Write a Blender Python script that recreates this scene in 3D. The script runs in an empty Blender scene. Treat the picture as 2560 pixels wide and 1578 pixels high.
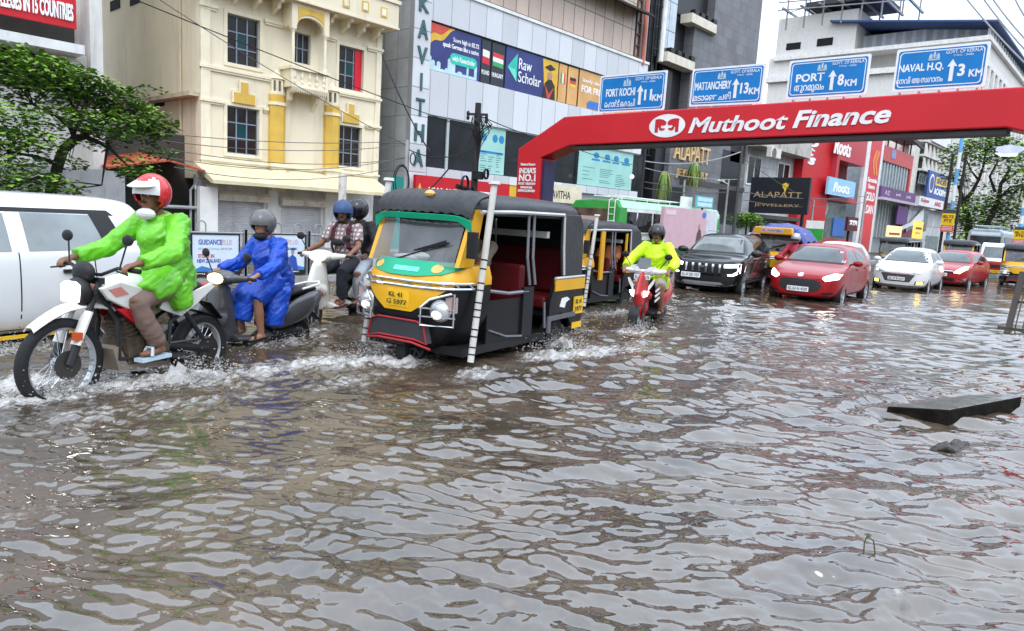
import bpy, bmesh, math, random
import numpy as np
from mathutils import Vector, Matrix
from mathutils.bvhtree import BVHTree
R = math.radians
PI = math.pi
random.seed(7)
rng = np.random.default_rng(11)
SC = bpy.context.scene
COL = SC.collection

# ------------------------------------------------------------------ camera
CAM_H = 1.6
FPX, PITCH, ROLL, YAW = 1767.4, R(8.124), R(3.42), R(41.88)
_fw = Vector((math.cos(YAW) * math.cos(PITCH), math.sin(YAW) * math.cos(PITCH), -math.sin(PITCH)))
_rt = Vector((math.sin(YAW), -math.cos(YAW), 0))
_up = _rt.cross(_fw)
_r2 = _rt * math.cos(ROLL) + _up * math.sin(ROLL)
_u2 = -_rt * math.sin(ROLL) + _up * math.cos(ROLL)
cam = bpy.data.cameras.new('camera')
camo = bpy.data.objects.new('camera', cam)
COL.objects.link(camo)
camo.matrix_world = Matrix(((_r2.x, _u2.x, -_fw.x, 0), (_r2.y, _u2.y, -_fw.y, 0), (_r2.z, _u2.z, -_fw.z, CAM_H), (0, 0, 0, 1)))
cam.sensor_width = 36
cam.lens = 36 * FPX / 2560
cam.clip_start = 0.05
cam.clip_end = 3000
SC.camera = camo

# ------------------------------------------------------------------ sky, sun, exposure
world = bpy.data.worlds.new('World')
SC.world = world
world.use_nodes = True
wn, wl = world.node_tree.nodes, world.node_tree.links
wn.clear()
SUN_EL, SUN_AZ = R(52), R(228)          # sun behind the camera, veiled by cloud
sky = wn.new('ShaderNodeTexSky'); sky.sky_type = 'NISHITA'; sky.sun_disc = False
sky.sun_elevation = SUN_EL; sky.sun_rotation = R(90) - SUN_AZ
sky.air_density = 1.2; sky.dust_density = 3.0
tc = wn.new('ShaderNodeTexCoord')
mp = wn.new('ShaderNodeMapping'); mp.inputs['Scale'].default_value = (1, 1, 3)
cn = wn.new('ShaderNodeTexNoise'); cn.inputs['Scale'].default_value = 2.2; cn.inputs['Detail'].default_value = 6
ramp = wn.new('ShaderNodeValToRGB')
ramp.color_ramp.elements[0].position = .3; ramp.color_ramp.elements[0].color = (4.7, 5.5, 6.6, 1)
ramp.color_ramp.elements[1].position = .75; ramp.color_ramp.elements[1].color = (6.0, 6.6, 7.4, 1)
mx = wn.new('ShaderNodeMixRGB'); mx.inputs[0].default_value = .9
bg = wn.new('ShaderNodeBackground'); bg.inputs[1].default_value = .1
wo = wn.new('ShaderNodeOutputWorld')
wl.new(tc.outputs['Generated'], mp.inputs[0]); wl.new(mp.outputs[0], cn.inputs['Vector'])
wl.new(cn.outputs['Fac'], ramp.inputs[0]); wl.new(sky.outputs[0], mx.inputs[1]); wl.new(ramp.outputs[0], mx.inputs[2])
sz = wn.new('ShaderNodeSeparateXYZ'); wl.new(tc.outputs['Generated'], sz.inputs[0])     # overcast sky: about three times brighter overhead than at the horizon
mr = wn.new('ShaderNodeMapRange'); mr.inputs['From Max'].default_value = .5; mr.inputs['To Min'].default_value = 1.0; mr.inputs['To Max'].default_value = 4.9; wl.new(sz.outputs[2], mr.inputs[0])
vm = wn.new('ShaderNodeVectorMath'); vm.operation = 'SCALE'; wl.new(mx.outputs[0], vm.inputs[0]); wl.new(mr.outputs[0], vm.inputs['Scale'])
wl.new(vm.outputs[0], bg.inputs[0]); wl.new(bg.outputs[0], wo.inputs[0])
sun = bpy.data.lights.new('sun', 'SUN'); sun.energy = 1.0; sun.angle = R(25); sun.color = (1, .97, .92)
suno = bpy.data.objects.new('sun', sun); COL.objects.link(suno)
_sd = Vector((math.cos(SUN_AZ) * math.cos(SUN_EL), math.sin(SUN_AZ) * math.cos(SUN_EL), math.sin(SUN_EL)))
suno.rotation_euler = _sd.to_track_quat('Z', 'Y').to_euler()
suno.location = (0, -30, 60)
SC.view_settings.view_transform = 'Standard'
SC.view_settings.look = 'None'
SC.view_settings.exposure = -0.04
SC.view_settings.gamma = 1
SC.cycles.max_bounces = 6
SC.cycles.use_denoising = True
SC.cycles.caustics_reflective = False
SC.cycles.caustics_refractive = False

# ------------------------------------------------------------------ picture measurements -> places on real planes
def _ray(px, py):
    return _fw * FPX + _r2 * (px - 1280) - _u2 * (py - 789)
def onY(px, py, Y):
    d = _ray(px, py); t = Y / d.y
    return Vector((d.x * t, Y, CAM_H + d.z * t))
def onX(px, py, X):
    d = _ray(px, py); t = X / d.x
    return Vector((X, d.y * t, CAM_H + d.z * t))
def onZ(px, py, z=0.):
    d = _ray(px, py); t = (z - CAM_H) / d.z
    return Vector((d.x * t, d.y * t, z))

# ------------------------------------------------------------------ materials
_M = {}
def nd(nt, t, **k):
    n = nt.nodes.new(t)
    for a, v in k.items():
        setattr(n, a, v)
    return n
def M(name, col=(.5, .5, .5), rough=.6, metal=0., var=.12, scale=2.5, bump=0., streak=0., dirt=(.05, .045, .035), emit=0., coat=0., spec=.32, bscale=40, alpha=1., trans=0., ior=1.45, brick=None, dirtz=None, stretch=(3, 3, .35), ecol=None):
    if name in _M:
        return _M[name]
    m = bpy.data.materials.new(name); m.use_nodes = True
    nt = m.node_tree; L = nt.links
    b = nt.nodes['Principled BSDF']
    t = nd(nt, 'ShaderNodeTexCoord')
    co = t.outputs['Object']
    n1 = nd(nt, 'ShaderNodeTexNoise'); n1.inputs['Scale'].default_value = scale; n1.inputs['Detail'].default_value = 5
    L.new(co, n1.inputs['Vector'])
    r = nd(nt, 'ShaderNodeValToRGB')
    c0 = [max(0, c * (1 - var)) for c in col[:3]] + [1]; c1 = [min(1, c * (1 + var)) for c in col[:3]] + [1]
    r.color_ramp.elements[0].position = .3; r.color_ramp.elements[1].position = .7
    r.color_ramp.elements[0].color = c0; r.color_ramp.elements[1].color = c1
    L.new(n1.outputs['Fac'], r.inputs[0])
    out = r.outputs[0]
    if brick:
        bw, bh, off, ms, mc, ax = brick
        sp = nd(nt, 'ShaderNodeSeparateXYZ'); cb = nd(nt, 'ShaderNodeCombineXYZ'); L.new(co, sp.inputs[0])
        L.new(sp.outputs['XY'.index(ax) if ax in 'XY' else 0], cb.inputs[0]); L.new(sp.outputs[2] if ax != 'F' else sp.outputs[1], cb.inputs[1])
        bt = nd(nt, 'ShaderNodeTexBrick'); bt.offset = off; bt.inputs['Scale'].default_value = 1
        bt.inputs['Brick Width'].default_value = bw; bt.inputs['Row Height'].default_value = bh
        bt.inputs['Mortar Size'].default_value = ms; bt.inputs['Mortar Smooth'].default_value = .1; bt.inputs['Bias'].default_value = 0
        bt.inputs['Color1'].default_value = (.86, .86, .86, 1); bt.inputs['Color2'].default_value = (1.1, 1.1, 1.1, 1); bt.inputs['Mortar'].default_value = (mc, mc, mc, 1)
        L.new(cb.outputs[0], bt.inputs['Vector'])
        mu = nd(nt, 'ShaderNodeMixRGB', blend_type='MULTIPLY'); mu.inputs[0].default_value = 1
        L.new(out, mu.inputs[1]); L.new(bt.outputs['Color'], mu.inputs[2]); out = mu.outputs[0]
    if streak:
        ms_ = nd(nt, 'ShaderNodeMapping'); ms_.inputs['Scale'].default_value = stretch; L.new(co, ms_.inputs[0])
        n2 = nd(nt, 'ShaderNodeTexNoise'); n2.inputs['Scale'].default_value = 1.0; n2.inputs['Detail'].default_value = 8; n2.inputs['Roughness'].default_value = .65
        L.new(ms_.outputs[0], n2.inputs['Vector'])
        r2 = nd(nt, 'ShaderNodeValToRGB'); r2.color_ramp.elements[0].position = .52; r2.color_ramp.elements[1].position = .8
        r2.color_ramp.elements[0].color = (0, 0, 0, 1); r2.color_ramp.elements[1].color = (streak, streak, streak, 1)
        L.new(n2.outputs['Fac'], r2.inputs[0])
        md = nd(nt, 'ShaderNodeMixRGB'); md.inputs[2].default_value = (*dirt, 1)
        L.new(r2.outputs[0], md.inputs[0]); L.new(out, md.inputs[1]); out = md.outputs[0]
    L.new(out, b.inputs['Base Color'])
    b.inputs['Roughness'].default_value = rough; b.inputs['Metallic'].default_value = metal
    b.inputs['Specular IOR Level'].default_value = spec
    b.inputs['Coat Weight'].default_value = coat; b.inputs['Coat Roughness'].default_value = .04
    b.inputs['Alpha'].default_value = alpha; b.inputs['Transmission Weight'].default_value = trans; b.inputs['IOR'].default_value = ior
    if emit:
        b.inputs['Emission Color'].default_value = (*(ecol or col), 1); b.inputs['Emission Strength'].default_value = emit
    if bump:
        n3 = nd(nt, 'ShaderNodeTexNoise'); n3.inputs['Scale'].default_value = bscale; n3.inputs['Detail'].default_value = 4
        L.new(co, n3.inputs['Vector'])
        bp = nd(nt, 'ShaderNodeBump'); bp.inputs['Strength'].default_value = bump; bp.inputs['Distance'].default_value = .02
        L.new(n3.outputs['Fac'], bp.inputs['Height']); L.new(bp.outputs[0], b.inputs['Normal'])
    _M[name] = m
    return m

# ------------------------------------------------------------------ mesh building
_TX = {}
def text_geo(s, bold=0., shear=0., ext=.0):
    k = (s, bold, shear, ext)
    if k not in _TX:
        c = bpy.data.curves.new('t', 'FONT'); c.body = s; c.shear = shear; c.resolution_u = 3; c.fill_mode = 'FRONT'
        o = bpy.data.objects.new('t', c); COL.objects.link(o)
        dg = bpy.context.evaluated_depsgraph_get()
        me = bpy.data.meshes.new_from_object(o.evaluated_get(dg))
        v = np.array([p.co[:] for p in me.vertices]).reshape(-1, 3); f = [tuple(p.vertices) for p in me.polygons]
        bpy.data.objects.remove(o); bpy.data.curves.remove(c); bpy.data.meshes.remove(me)
        if len(v):                      # embolden the outline, then give the flat letters their thickness
            f = [q if sum(v[q[i - 1]][0] * v[q[i]][1] - v[q[i]][0] * v[q[i - 1]][1] for i in range(len(q))) > 0 else q[::-1] for q in f]
            ed = {(q[i - 1], q[i]) for q in f for i in range(len(q))}; bd = [e for e in ed if (e[1], e[0]) not in ed]
            acc = np.zeros((len(v), 2))
            for a, b in bd:
                d = v[b][:2] - v[a][:2]; l = np.hypot(*d) or 1; nrm = np.array([d[1], -d[0]]) / l; acc[a] += nrm; acc[b] += nrm
            ln = np.hypot(acc[:, 0], acc[:, 1]); ok = ln > .15; v[ok, :2] += bold * (acc[ok] / ln[ok, None]) * np.minimum(2 / ln[ok], 1.5)[:, None]
            n = len(v); v = np.concatenate([v, v]); v[:n, 2] = 1; v[n:, 2] = -1
            f = f + [tuple(i + n for i in q[::-1]) for q in f] + [(b, a, a + n, b + n) for a, b in bd]
            v[:, 0] -= v[:, 0].min(); hy = v[:, 1].min(); v[:, 1] -= hy
        _TX[k] = (v, f)
    return _TX[k]

class MB:
    def __init__(s):
        s.v = []; s.f = []; s.m = []; s.g = []; s.ng = 0
    def add(s, vs, fs, mi=0, T=None):
        n = len(s.v)
        if T is not None:
            vs = [T @ Vector(p) for p in vs]
        s.v.extend([tuple(p) for p in vs]); s.f.extend([tuple(i + n for i in f) for f in fs]); s.m.extend([mi] * len(fs)); s.g.extend([s.ng] * len(fs)); s.ng += 1
        return s
    def box(s, x0, x1, y0, y1, z0, z1, mi=0, T=None):
        return s.add([(x0, y0, z0), (x1, y0, z0), (x1, y1, z0), (x0, y1, z0), (x0, y0, z1), (x1, y0, z1), (x1, y1, z1), (x0, y1, z1)],
                     [(0, 3, 2, 1), (4, 5, 6, 7), (0, 1, 5, 4), (1, 2, 6, 5), (2, 3, 7, 6), (3, 0, 4, 7)], mi, T)
    def beam(s, a, b, w, h=None, mi=0, up=(0, 0, 1)):
        a = Vector(a); b = Vector(b); d = (b - a)
        L = d.length; d.normalize(); u = Vector(up)
        if abs(d.dot(u)) > .98: u = Vector((0, 1, 0))
        x = u.cross(d).normalized(); y = d.cross(x); h = h or w
        T = Matrix((( x.x, y.x, d.x, a.x), (x.y, y.y, d.y, a.y), (x.z, y.z, d.z, a.z), (0, 0, 0, 1)))
        return s.box(-w / 2, w / 2, -h / 2, h / 2, 0, L, mi, T)
    def tube(s, pts, r, n=8, mi=0, closed=False, sq=(1, 1)):
        pts = [Vector(p) for p in pts]; k = len(pts)
        rs = r if isinstance(r, (list, tuple)) else [r] * k
        base = len(s.v); pu = None; vs = []
        for i, p in enumerate(pts):
            if closed: d = pts[(i + 1) % k] - pts[i - 1]
            else: d = pts[min(i + 1, k - 1)] - pts[max(i - 1, 0)]
            if d.length < 1e-9: d = Vector((0, 0, 1))
            d.normalize()
            if pu is None:
                u = Vector((0, 0, 1)) if abs(d.z) < .9 else Vector((0, 1, 0))
            else: u = pu
            x = u.cross(d)
            if x.length < 1e-6: x = Vector((1, 0, 0)).cross(d)
            x.normalize(); y = d.cross(x); pu = y
            for j in range(n):
                a = 2 * PI * j / n
                vs.append(p + (x * math.cos(a) * sq[0] + y * math.sin(a) * sq[1]) * rs[i])
        fs = []
        for i in range(k if closed else k - 1):
            i2 = (i + 1) % k
            for j in range(n):
                j2 = (j + 1) % n
                fs.append((i * n + j, i * n + j2, i2 * n + j2, i2 * n + j))
        if not closed:
            fs.append(tuple(range(n - 1, -1, -1))); fs.append(tuple((k - 1) * n + j for j in range(n)))
        return s.add(vs, fs, mi)
    def lathe(s, prof, T=None, n=24, mi=0, caps=True):
        vs = []; k = len(prof)
        for (r, z) in prof:
            for j in range(n):
                a = 2 * PI * j / n; vs.append((r * math.cos(a), r * math.sin(a), z))
        fs = [(i * n + j, i * n + (j + 1) % n, (i + 1) * n + (j + 1) % n, (i + 1) * n + j) for i in range(k - 1) for j in range(n)]
        if prof[0] == prof[-1] or not caps: return s.add(vs, fs, mi, T)
        if prof[0][0] > 1e-6: fs.append(tuple(range(n - 1, -1, -1)))
        if prof[-1][0] > 1e-6: fs.append(tuple((k - 1) * n + j for j in range(n)))
        return s.add(vs, fs, mi, T)
    def ball(s, c, r, n=12, m=8, mi=0, T=None):
        r = r if isinstance(r, (list, tuple)) else (r, r, r)
        vs = []; 
        for i in range(m + 1):
            t = PI * i / m
            for j in range(n):
                a = 2 * PI * j / n
                vs.append((c[0] + r[0] * math.sin(t) * math.cos(a), c[1] + r[1] * math.sin(t) * math.sin(a), c[2] + r[2] * math.cos(t)))
        fs = [(i * n + j, (i + 1) * n + j, (i + 1) * n + (j + 1) % n, i * n + (j + 1) % n) for i in range(m) for j in range(n)]
        return s.add(vs, fs, mi, T)
    def prism(s, poly, d0, d1, T, mi=0):
        """2-D outline (u, v) swept from d0 to d1 along w; T maps (u, v, w)"""
        k = len(poly)
        vs = [(u, v, d0) for u, v in poly] + [(u, v, d1) for u, v in poly]
        fs = [tuple(range(k - 1, -1, -1)), tuple(range(k, 2 * k))] + [(i, (i + 1) % k, k + (i + 1) % k, k + i) for i in range(k)]
        return s.add(vs, fs, mi, T)
    def text(s, t, o, ex, ey, w, h, bold=0., shear=0., ext=.01, mi=0):
        v, f = text_geo(t, bold, shear, 1.0)
        if not len(v): return s
        o = Vector(o); ex = Vector(ex).normalized(); ey = Vector(ey).normalized(); ez = ex.cross(ey)
        W, H = v[:, 0].max(), v[:, 1].max()
        if h is None: h = H * w / W
        if w is None: w = W * h / H
        return s.add([o + ex * (p[0] / W * w) + ey * (p[1] / H * h) + ez * (p[2] * ext) for p in v], f, mi)
    def loft(s, rings, closed=True, caps=True, mi=0, T=None):
        n = len(rings[0]); vs = [p for r in rings for p in r]; fs = []
        for i in range(len(rings) - 1):
            for j in range(n if closed else n - 1):
                j2 = (j + 1) % n
                fs.append((i * n + j, i * n + j2, (i + 1) * n + j2, (i + 1) * n + j))
        if caps and closed:
            fs.append(tuple(range(n - 1, -1, -1))); fs.append(tuple((len(rings) - 1) * n + j for j in range(n)))
        return s.add(vs, fs, mi, T)
    def build(s, name, mats, parent=None, smooth=None, mods=None, recalc=True):
        mats = mats if isinstance(mats, (list, tuple)) else [mats]
        if name in EACH and len(s.g) == len(s.f) and len(set(s.g)) > 1:
            for gi in sorted(set(s.g)):
                q = MB(); fi = [i for i in range(len(s.f)) if s.g[i] == gi]; ids = sorted({v for i in fi for v in s.f[i]}); mpv = {v: n for n, v in enumerate(ids)}
                q.v = [s.v[v] for v in ids]; q.f = [tuple(mpv[v] for v in s.f[i]) for i in fi]; q.m = [s.m[i] for i in fi]; o = q.build(name, mats, parent, smooth, mods, recalc)
            return o
        me = bpy.data.meshes.new(name)
        vs = s.v
        if parent is not None and parent.name in ROOT:
            inv = ROOT[parent.name]
            if inv is not None: vs = [tuple(inv @ Vector(p)) for p in vs]
        me.from_pydata(vs, [], s.f)
        for m in mats: me.materials.append(m)
        me.polygons.foreach_set('material_index', s.m)
        if recalc:
            bm = bmesh.new(); bm.from_mesh(me); bmesh.ops.recalc_face_normals(bm, faces=bm.faces); bm.to_mesh(me); bm.free()
        o = bpy.data.objects.new(name, me); COL.objects.link(o)
        if parent is not None:
            o.parent = parent
            if parent.name in ROOT: ROOT[o.name] = ROOT[parent.name]
        if mods:
            for t, kw in mods:
                md = o.modifiers.new(t, t)
                for a, b in kw.items(): setattr(md, a, b)
            bake(o)
            me = o.data
        if smooth is not None:
            me.shade_smooth()
            if smooth < 170: me.set_sharp_from_angle(angle=R(smooth))
        return o
ROOT = {}
EACH = set('cornice_bracket corbel dark_opening yellow_stripe vent_opening header_lettering side_stripe grip lettering pillar_moulding white_trim shop_glass blue_band white_band fin vertical_fin window_bay balcony_column lantern_post tile_centre ornament_tile insulator post hoop window_post fork_guard hand_rail fog_lamp gate_pier guard_pole mullion vertical_letter red_panel fork curtain roof_post windscreen_pillar step_rail floodlight brake_disc'.split())
def bake(o):
    dg = bpy.context.evaluated_depsgraph_get()
    me = bpy.data.meshes.new_from_object(o.evaluated_get(dg))
    old = o.data; o.modifiers.clear(); o.data = me
    nm = old.name; bpy.data.meshes.remove(old); me.name = nm
def tag(o, label=None, cat=None, group=None, kind=None):
    if label: o['label'] = label
    if cat: o['category'] = cat
    if group: o['group'] = group
    if kind: o['kind'] = kind
    return o
def thing(name, label, cat, loc=(0, 0, 0), rot=0., group=None, scale=1., world_coords=False):
    o = bpy.data.objects.new(name, None); COL.objects.link(o); o.empty_display_size = .2
    o.location = loc; o.rotation_euler = (0, 0, rot); o.scale = (scale,) * 3
    tag(o, label, cat, group)
    T = Matrix.Translation(Vector(loc)) @ Matrix.Rotation(rot, 4, 'Z') @ Matrix.Scale(scale, 4)
    ROOT[o.name] = T.inverted() if world_coords else None
    return o
def copy_tree(o, parent=None):
    c = o.copy(); COL.objects.link(c)
    if parent is not None: c.parent = parent
    for ch in list(o.children): copy_tree(ch, c)
    return c
def frame(o, ex, ey):
    ex = Vector(ex).normalized(); ey = Vector(ey).normalized(); ez = ex.cross(ey)
    return Matrix(((ex.x, ey.x, ez.x, o[0]), (ex.y, ey.y, ez.y, o[1]), (ex.z, ey.z, ez.z, o[2]), (0, 0, 0, 1)))
def remesh(o, vox, smooth=4):
    md = o.modifiers.new('r', 'REMESH'); md.mode = 'VOXEL'; md.voxel_size = vox
    if smooth:
        ms = o.modifiers.new('s', 'SMOOTH'); ms.iterations = smooth; ms.factor = .5
    bake(o); o.data.shade_smooth()
    return o
def vnoise(x, y, seed=0):
    """smooth lattice noise in 0..1 on numpy arrays"""
    xi = np.floor(x).astype(np.int64); yi = np.floor(y).astype(np.int64); fx = x - xi; fy = y - yi
    fx = fx * fx * (3 - 2 * fx); fy = fy * fy * (3 - 2 * fy)
    def h(a, b):
        n = (a * 374761393 + b * 668265263 + seed * 1442695041) & 0xffffffff
        n = ((n ^ (n >> 13)) * 1274126177) & 0xffffffff
        return ((n ^ (n >> 16)) & 0xffff) / 65535.
    return (h(xi, yi) * (1 - fx) + h(xi + 1, yi) * fx) * (1 - fy) + (h(xi, yi + 1) * (1 - fx) + h(xi + 1, yi + 1) * fx) * fy
def fbm(x, y, seed=0, o=4):
    t = 0; a = .5
    for i in range(o):
        t = t + a * vnoise(x * 2 ** i, y * 2 ** i, seed + i); a *= .5
    return t / (1 - .5 ** o)
# ------------------------------------------------------------------ measurement windows of the photograph
_s = 640 / 1935
def z1(x, y): return (x * _s, y * _s)
def z2(x, y): return (480 + x * _s, y * _s)
def z3(x, y): return (940 + x * _s, y * _s)
def z4(x, y): return (1480 + x * _s, y * _s)
def z5(x, y): return (1920 + x * _s, y * _s)
def r3(x, y): return (1850 + x * .20501, 330 + y * .20501)
def r4(x, y): return (2150 + x * .23151, 330 + y * .23151)
def c4(x, y): return (1420 + x * .2977, 420 + y * .2977)
def c5(x, y): return (1440 + x * .172, 340 + y * .172)
YB = 21.0                                     # building line of the far side of the street
EX, EZ = (1, 0, 0), (0, 0, 1)
def fx(p, Y=YB): return onY(p[0], p[1], Y)

# ------------------------------------------------------------------ water surface
_wk = np.random.default_rng(3)
NW = 104
w_lam = np.exp(_wk.uniform(math.log(.055), math.log(1.1), NW))
w_dir = YAW + PI + _wk.normal(0, .46, NW)
w_ph = _wk.uniform(0, 2 * PI, NW)
w_slope = .034 * (w_lam / .35) ** _wk.normal(.0, .3, NW) * np.where(w_lam < .22, 1.12, np.where(w_lam > .45, .62, .95))
RIDGES = []                                   # (points, width, height): bow and wake ridges
def _ridge(px, width, h): RIDGES.append((np.array([onZ(a, b)[:2] for a, b in px]), width, h))
_ridge([(40, 1340), (420, 1270), (760, 1200), (1000, 1130), (1280, 1090)], .16, .022)
_ridge([(0, 1120), (300, 1085), (600, 1055), (900, 1010), (1180, 975)], .12, .022)
_ridge([(760, 1290), (1000, 1240), (1180, 1200), (1420, 1180), (1700, 1130)], .12, .03)
_ridge([(980, 960), (1180, 945), (1340, 925), (1480, 905)], .10, .05)
_ridge([(1500, 920), (1620, 900), (1740, 872), (1800, 868)], .10, .045)
_ridge([(1740, 900), (1830, 930), (1900, 950)], .10, .05)
_ridge([(1180, 985), (1300, 955), (1360, 940)], .14, .05)
_ridge([(1250, 840), (1500, 850), (1800, 842), (2100, 830)], .06, .02)
_ridge([(2040, 1030), (2130, 1010), (2180, 985)], .08, .04)
_ridge([(2150, 1540), (2260, 1500), (2420, 1490)], .10, .06)
_ridge([(2060, 1230), (2160, 1240), (2280, 1330)], .07, .02)
_ridge([(1900, 1110), (2100, 1130), (2260, 1170)], .08, .02)
_ridge([(2330, 1240), (2440, 1310), (2560, 1420)], .10, .03)
_ridge([(1850, 1440), (2100, 1400), (2300, 1430)], .12, .03)
FOAM = []                                     # (x, y, radius along X, radius along Y, strength)
def _foam(px, py, a, b, s): p = onZ(px, py); FOAM.append((p.x, p.y, a, b, s))
for a in [(100, 1000, .5, .25, 1.1), (330, 960, .8, .35, 1.0), (520, 945, .6, .3, 1.1), (30, 960, .5, .3, 1.2), (650, 930, .7, .35, .9), (800, 905, .8, .35, 1.0), (930, 900, .7, .3, 1.15),
          (700, 860, .6, .3, .8), (1010, 905, .5, .3, 1.15), (1200, 935, .5, .2, .9), (1385, 890, .6, .3, 1.25), (1480, 880, .7, .35, 1.15), (1580, 870, .9, .4, .7), (1750, 880, .5, .3, .4), (1595, 830, .7, .35, .9),
          (1530, 785, 1.0, .5, .8), (30, 870, .8, .5, .9), (850, 820, 1.0, .5, .5), (2300, 740, 2.0, .8, .5), (2110, 765, 1.6, .7, .5), (1700, 800, 1.6, .7, .5), (1900, 800, 1.8, .8, .35),
          (200, 1040, .8, .3, .55), (480, 1010, .8, .3, .6), (900, 945, .8, .3, .6), (60, 1290, .25, .1, .5), (1100, 890, .7, .3, .7), (2050, 860, 1.6, .6, .3)]:
    _foam(*a)
def water_fields(x, y, r):
    dr = .0033 * r
    z = np.zeros_like(x); gust = .25 + 1.5 * fbm(x * .6 + 3, y * .6, 5, 3); pat = [np.clip(3.2 * (fbm(x * q + 11 * j, y * q + 7 * j, 70 + j, 2) - .5) + .95, .1, 2.2) for j, q in enumerate((.8, 1.2, 1.7, 2.3, 3.0, 4.2))]
    wx = x + .35 * (fbm(x * .9, y * .9, 21, 3) - .5); wy = y + .35 * (fbm(x * .9 + 40, y * .9, 22, 3) - .5)
    left = np.clip((np.arctan2(y, x) - YAW + .05) / R(30), 0, 1)      # the wakes leave finer chop on the traffic side
    for i in range(NW):
        k = 2 * PI / w_lam[i]; a = w_slope[i] / k
        fade = np.clip((w_lam[i] / (3.2 * dr) - 1), 0, 1)
        ph = k * (wx * math.cos(w_dir[i]) + wy * math.sin(w_dir[i])) + w_ph[i]
        z += a * fade * pat[i % 6] * (1 + left * (.22 if w_lam[i] < .13 else -.30)) * (np.sin(ph) + .18 * np.cos(2 * ph))
    z *= gust * np.clip(1.2 - r / 60, .25, 1)
    f = np.zeros_like(x)
    for (fx_, fy_, a, b, s) in FOAM:
        f = np.maximum(f, s * np.exp(-((x - fx_) / a) ** 2 - ((y - fy_) / b) ** 2))
    for pts, wd, h in RIDGES:
        d = np.full_like(x, 9.); tt = np.zeros_like(x); n = len(pts) - 1
        for i in range(n):
            a, b = pts[i], pts[i + 1]; ab = b - a; L2 = ab @ ab
            t = np.clip(((x - a[0]) * ab[0] + (y - a[1]) * ab[1]) / L2, 0, 1)
            dd = np.hypot(x - a[0] - t * ab[0], y - a[1] - t * ab[1])
            m = dd < d; d = np.where(m, dd, d); tt = np.where(m, (i + t) / n, tt)
        d = d + .35 * wd * (fbm(x * 4, y * 4, 31, 2) - .5) * 2
        en = np.sin(np.clip(tt, .0, 1) * PI) ** .5
        z += h * en * np.exp(-(d / wd) ** 2) * (.6 + .8 * fbm(x * 3, y * 3, 41, 3))
        f = np.maximum(f, .34 * en * np.exp(-(d / wd) ** 2) * (h > .04))
    rough = np.clip(f, 0, 1)
    fade = np.clip(.07 / (3 * dr) , 0, 1)
    z += rough * fade * ((fbm(x * 7, y * 9, 51, 4) - .5) * .13 + np.maximum(0, fbm(x * 16, y * 20, 61, 3) - .5) * .10)
    return z, f
nr, na = 1400, 1000
rr = .7 * (60 / .7) ** (np.arange(nr) / (nr - 1)); rr = np.concatenate([rr, 60 * (420 / 60) ** (np.arange(1, 40) / 39)])
aa = YAW + np.linspace(-R(84), R(84), na)
Rg, Ag = np.meshgrid(rr, aa, indexing='ij')
gx = Rg * np.cos(Ag); gy = Rg * np.sin(Ag)
gz, gf = water_fields(gx.ravel(), gy.ravel(), Rg.ravel())
nR = len(rr)
me = bpy.data.meshes.new('flood_water')
me.vertices.add(nR * na)
me.vertices.foreach_set('co', np.stack([gx.ravel(), gy.ravel(), gz], 1).astype(np.float32).ravel())
ii, jj = np.meshgrid(np.arange(nR - 1), np.arange(na - 1), indexing='ij'); b0 = (ii * na + jj).ravel()
qs = np.stack([b0, b0 + na, b0 + na + 1, b0 + 1], 1).astype(np.int32)
me.loops.add(qs.size); me.loops.foreach_set('vertex_index', qs.ravel())
me.polygons.add(len(qs)); me.polygons.foreach_set('loop_start', np.arange(0, qs.size, 4, dtype=np.int32))
me.update(calc_edges=True); me.shade_smooth()
at = me.attributes.new('foam', 'FLOAT', 'POINT'); at.data.foreach_set('value', gf.astype(np.float32))
water = bpy.data.objects.new('water', me); COL.objects.link(water); tag(water, 'brown flood water with choppy ripples covering the street', 'water', kind='structure')
m = bpy.data.materials.new('flood_water'); m.use_nodes = True; nt = m.node_tree; L = nt.links; b = nt.nodes['Principled BSDF']
t = nd(nt, 'ShaderNodeTexCoord'); mpn = nd(nt, 'ShaderNodeMapping'); mpn.inputs['Rotation'].default_value = (0, 0, -YAW); mpn.inputs['Scale'].default_value = (1.0, .55, 1)
L.new(t.outputs['Object'], mpn.inputs[0])
n1 = nd(nt, 'ShaderNodeTexNoise'); n1.inputs['Scale'].default_value = 11; n1.inputs['Detail'].default_value = 2.5; n1.inputs['Roughness'].default_value = .5; n1.inputs['Distortion'].default_value = .6
L.new(mpn.outputs[0], n1.inputs['Vector'])
n2 = nd(nt, 'ShaderNodeTexNoise'); n2.inputs['Scale'].default_value = 1.3; n2.inputs['Detail'].default_value = 4; L.new(t.outputs['Object'], n2.inputs['Vector'])
rp = nd(nt, 'ShaderNodeValToRGB'); rp.color_ramp.elements[0].position = .35; rp.color_ramp.elements[1].position = .68
rp.color_ramp.elements[0].color = (.040, .030, .021, 1); rp.color_ramp.elements[1].color = (.082, .060, .041, 1)
L.new(n2.outputs['Fac'], rp.inputs[0])
at = nd(nt, 'ShaderNodeAttribute', attribute_name='foam')
fn = nd(nt, 'ShaderNodeTexNoise'); fn.inputs['Scale'].default_value = 13; fn.inputs['Detail'].default_value = 8; fn.inputs['Roughness'].default_value = .7
fmp = nd(nt, 'ShaderNodeMapping'); fmp.inputs['Scale'].default_value = (.8, 1.5, 1); L.new(t.outputs['Object'], fmp.inputs[0]); L.new(fmp.outputs[0], fn.inputs['Vector'])
ma = nd(nt, 'ShaderNodeMath', operation='MULTIPLY_ADD'); L.new(at.outputs['Fac'], ma.inputs[0]); ma.inputs[1].default_value = .40; L.new(fn.outputs['Fac'], ma.inputs[2])
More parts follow.
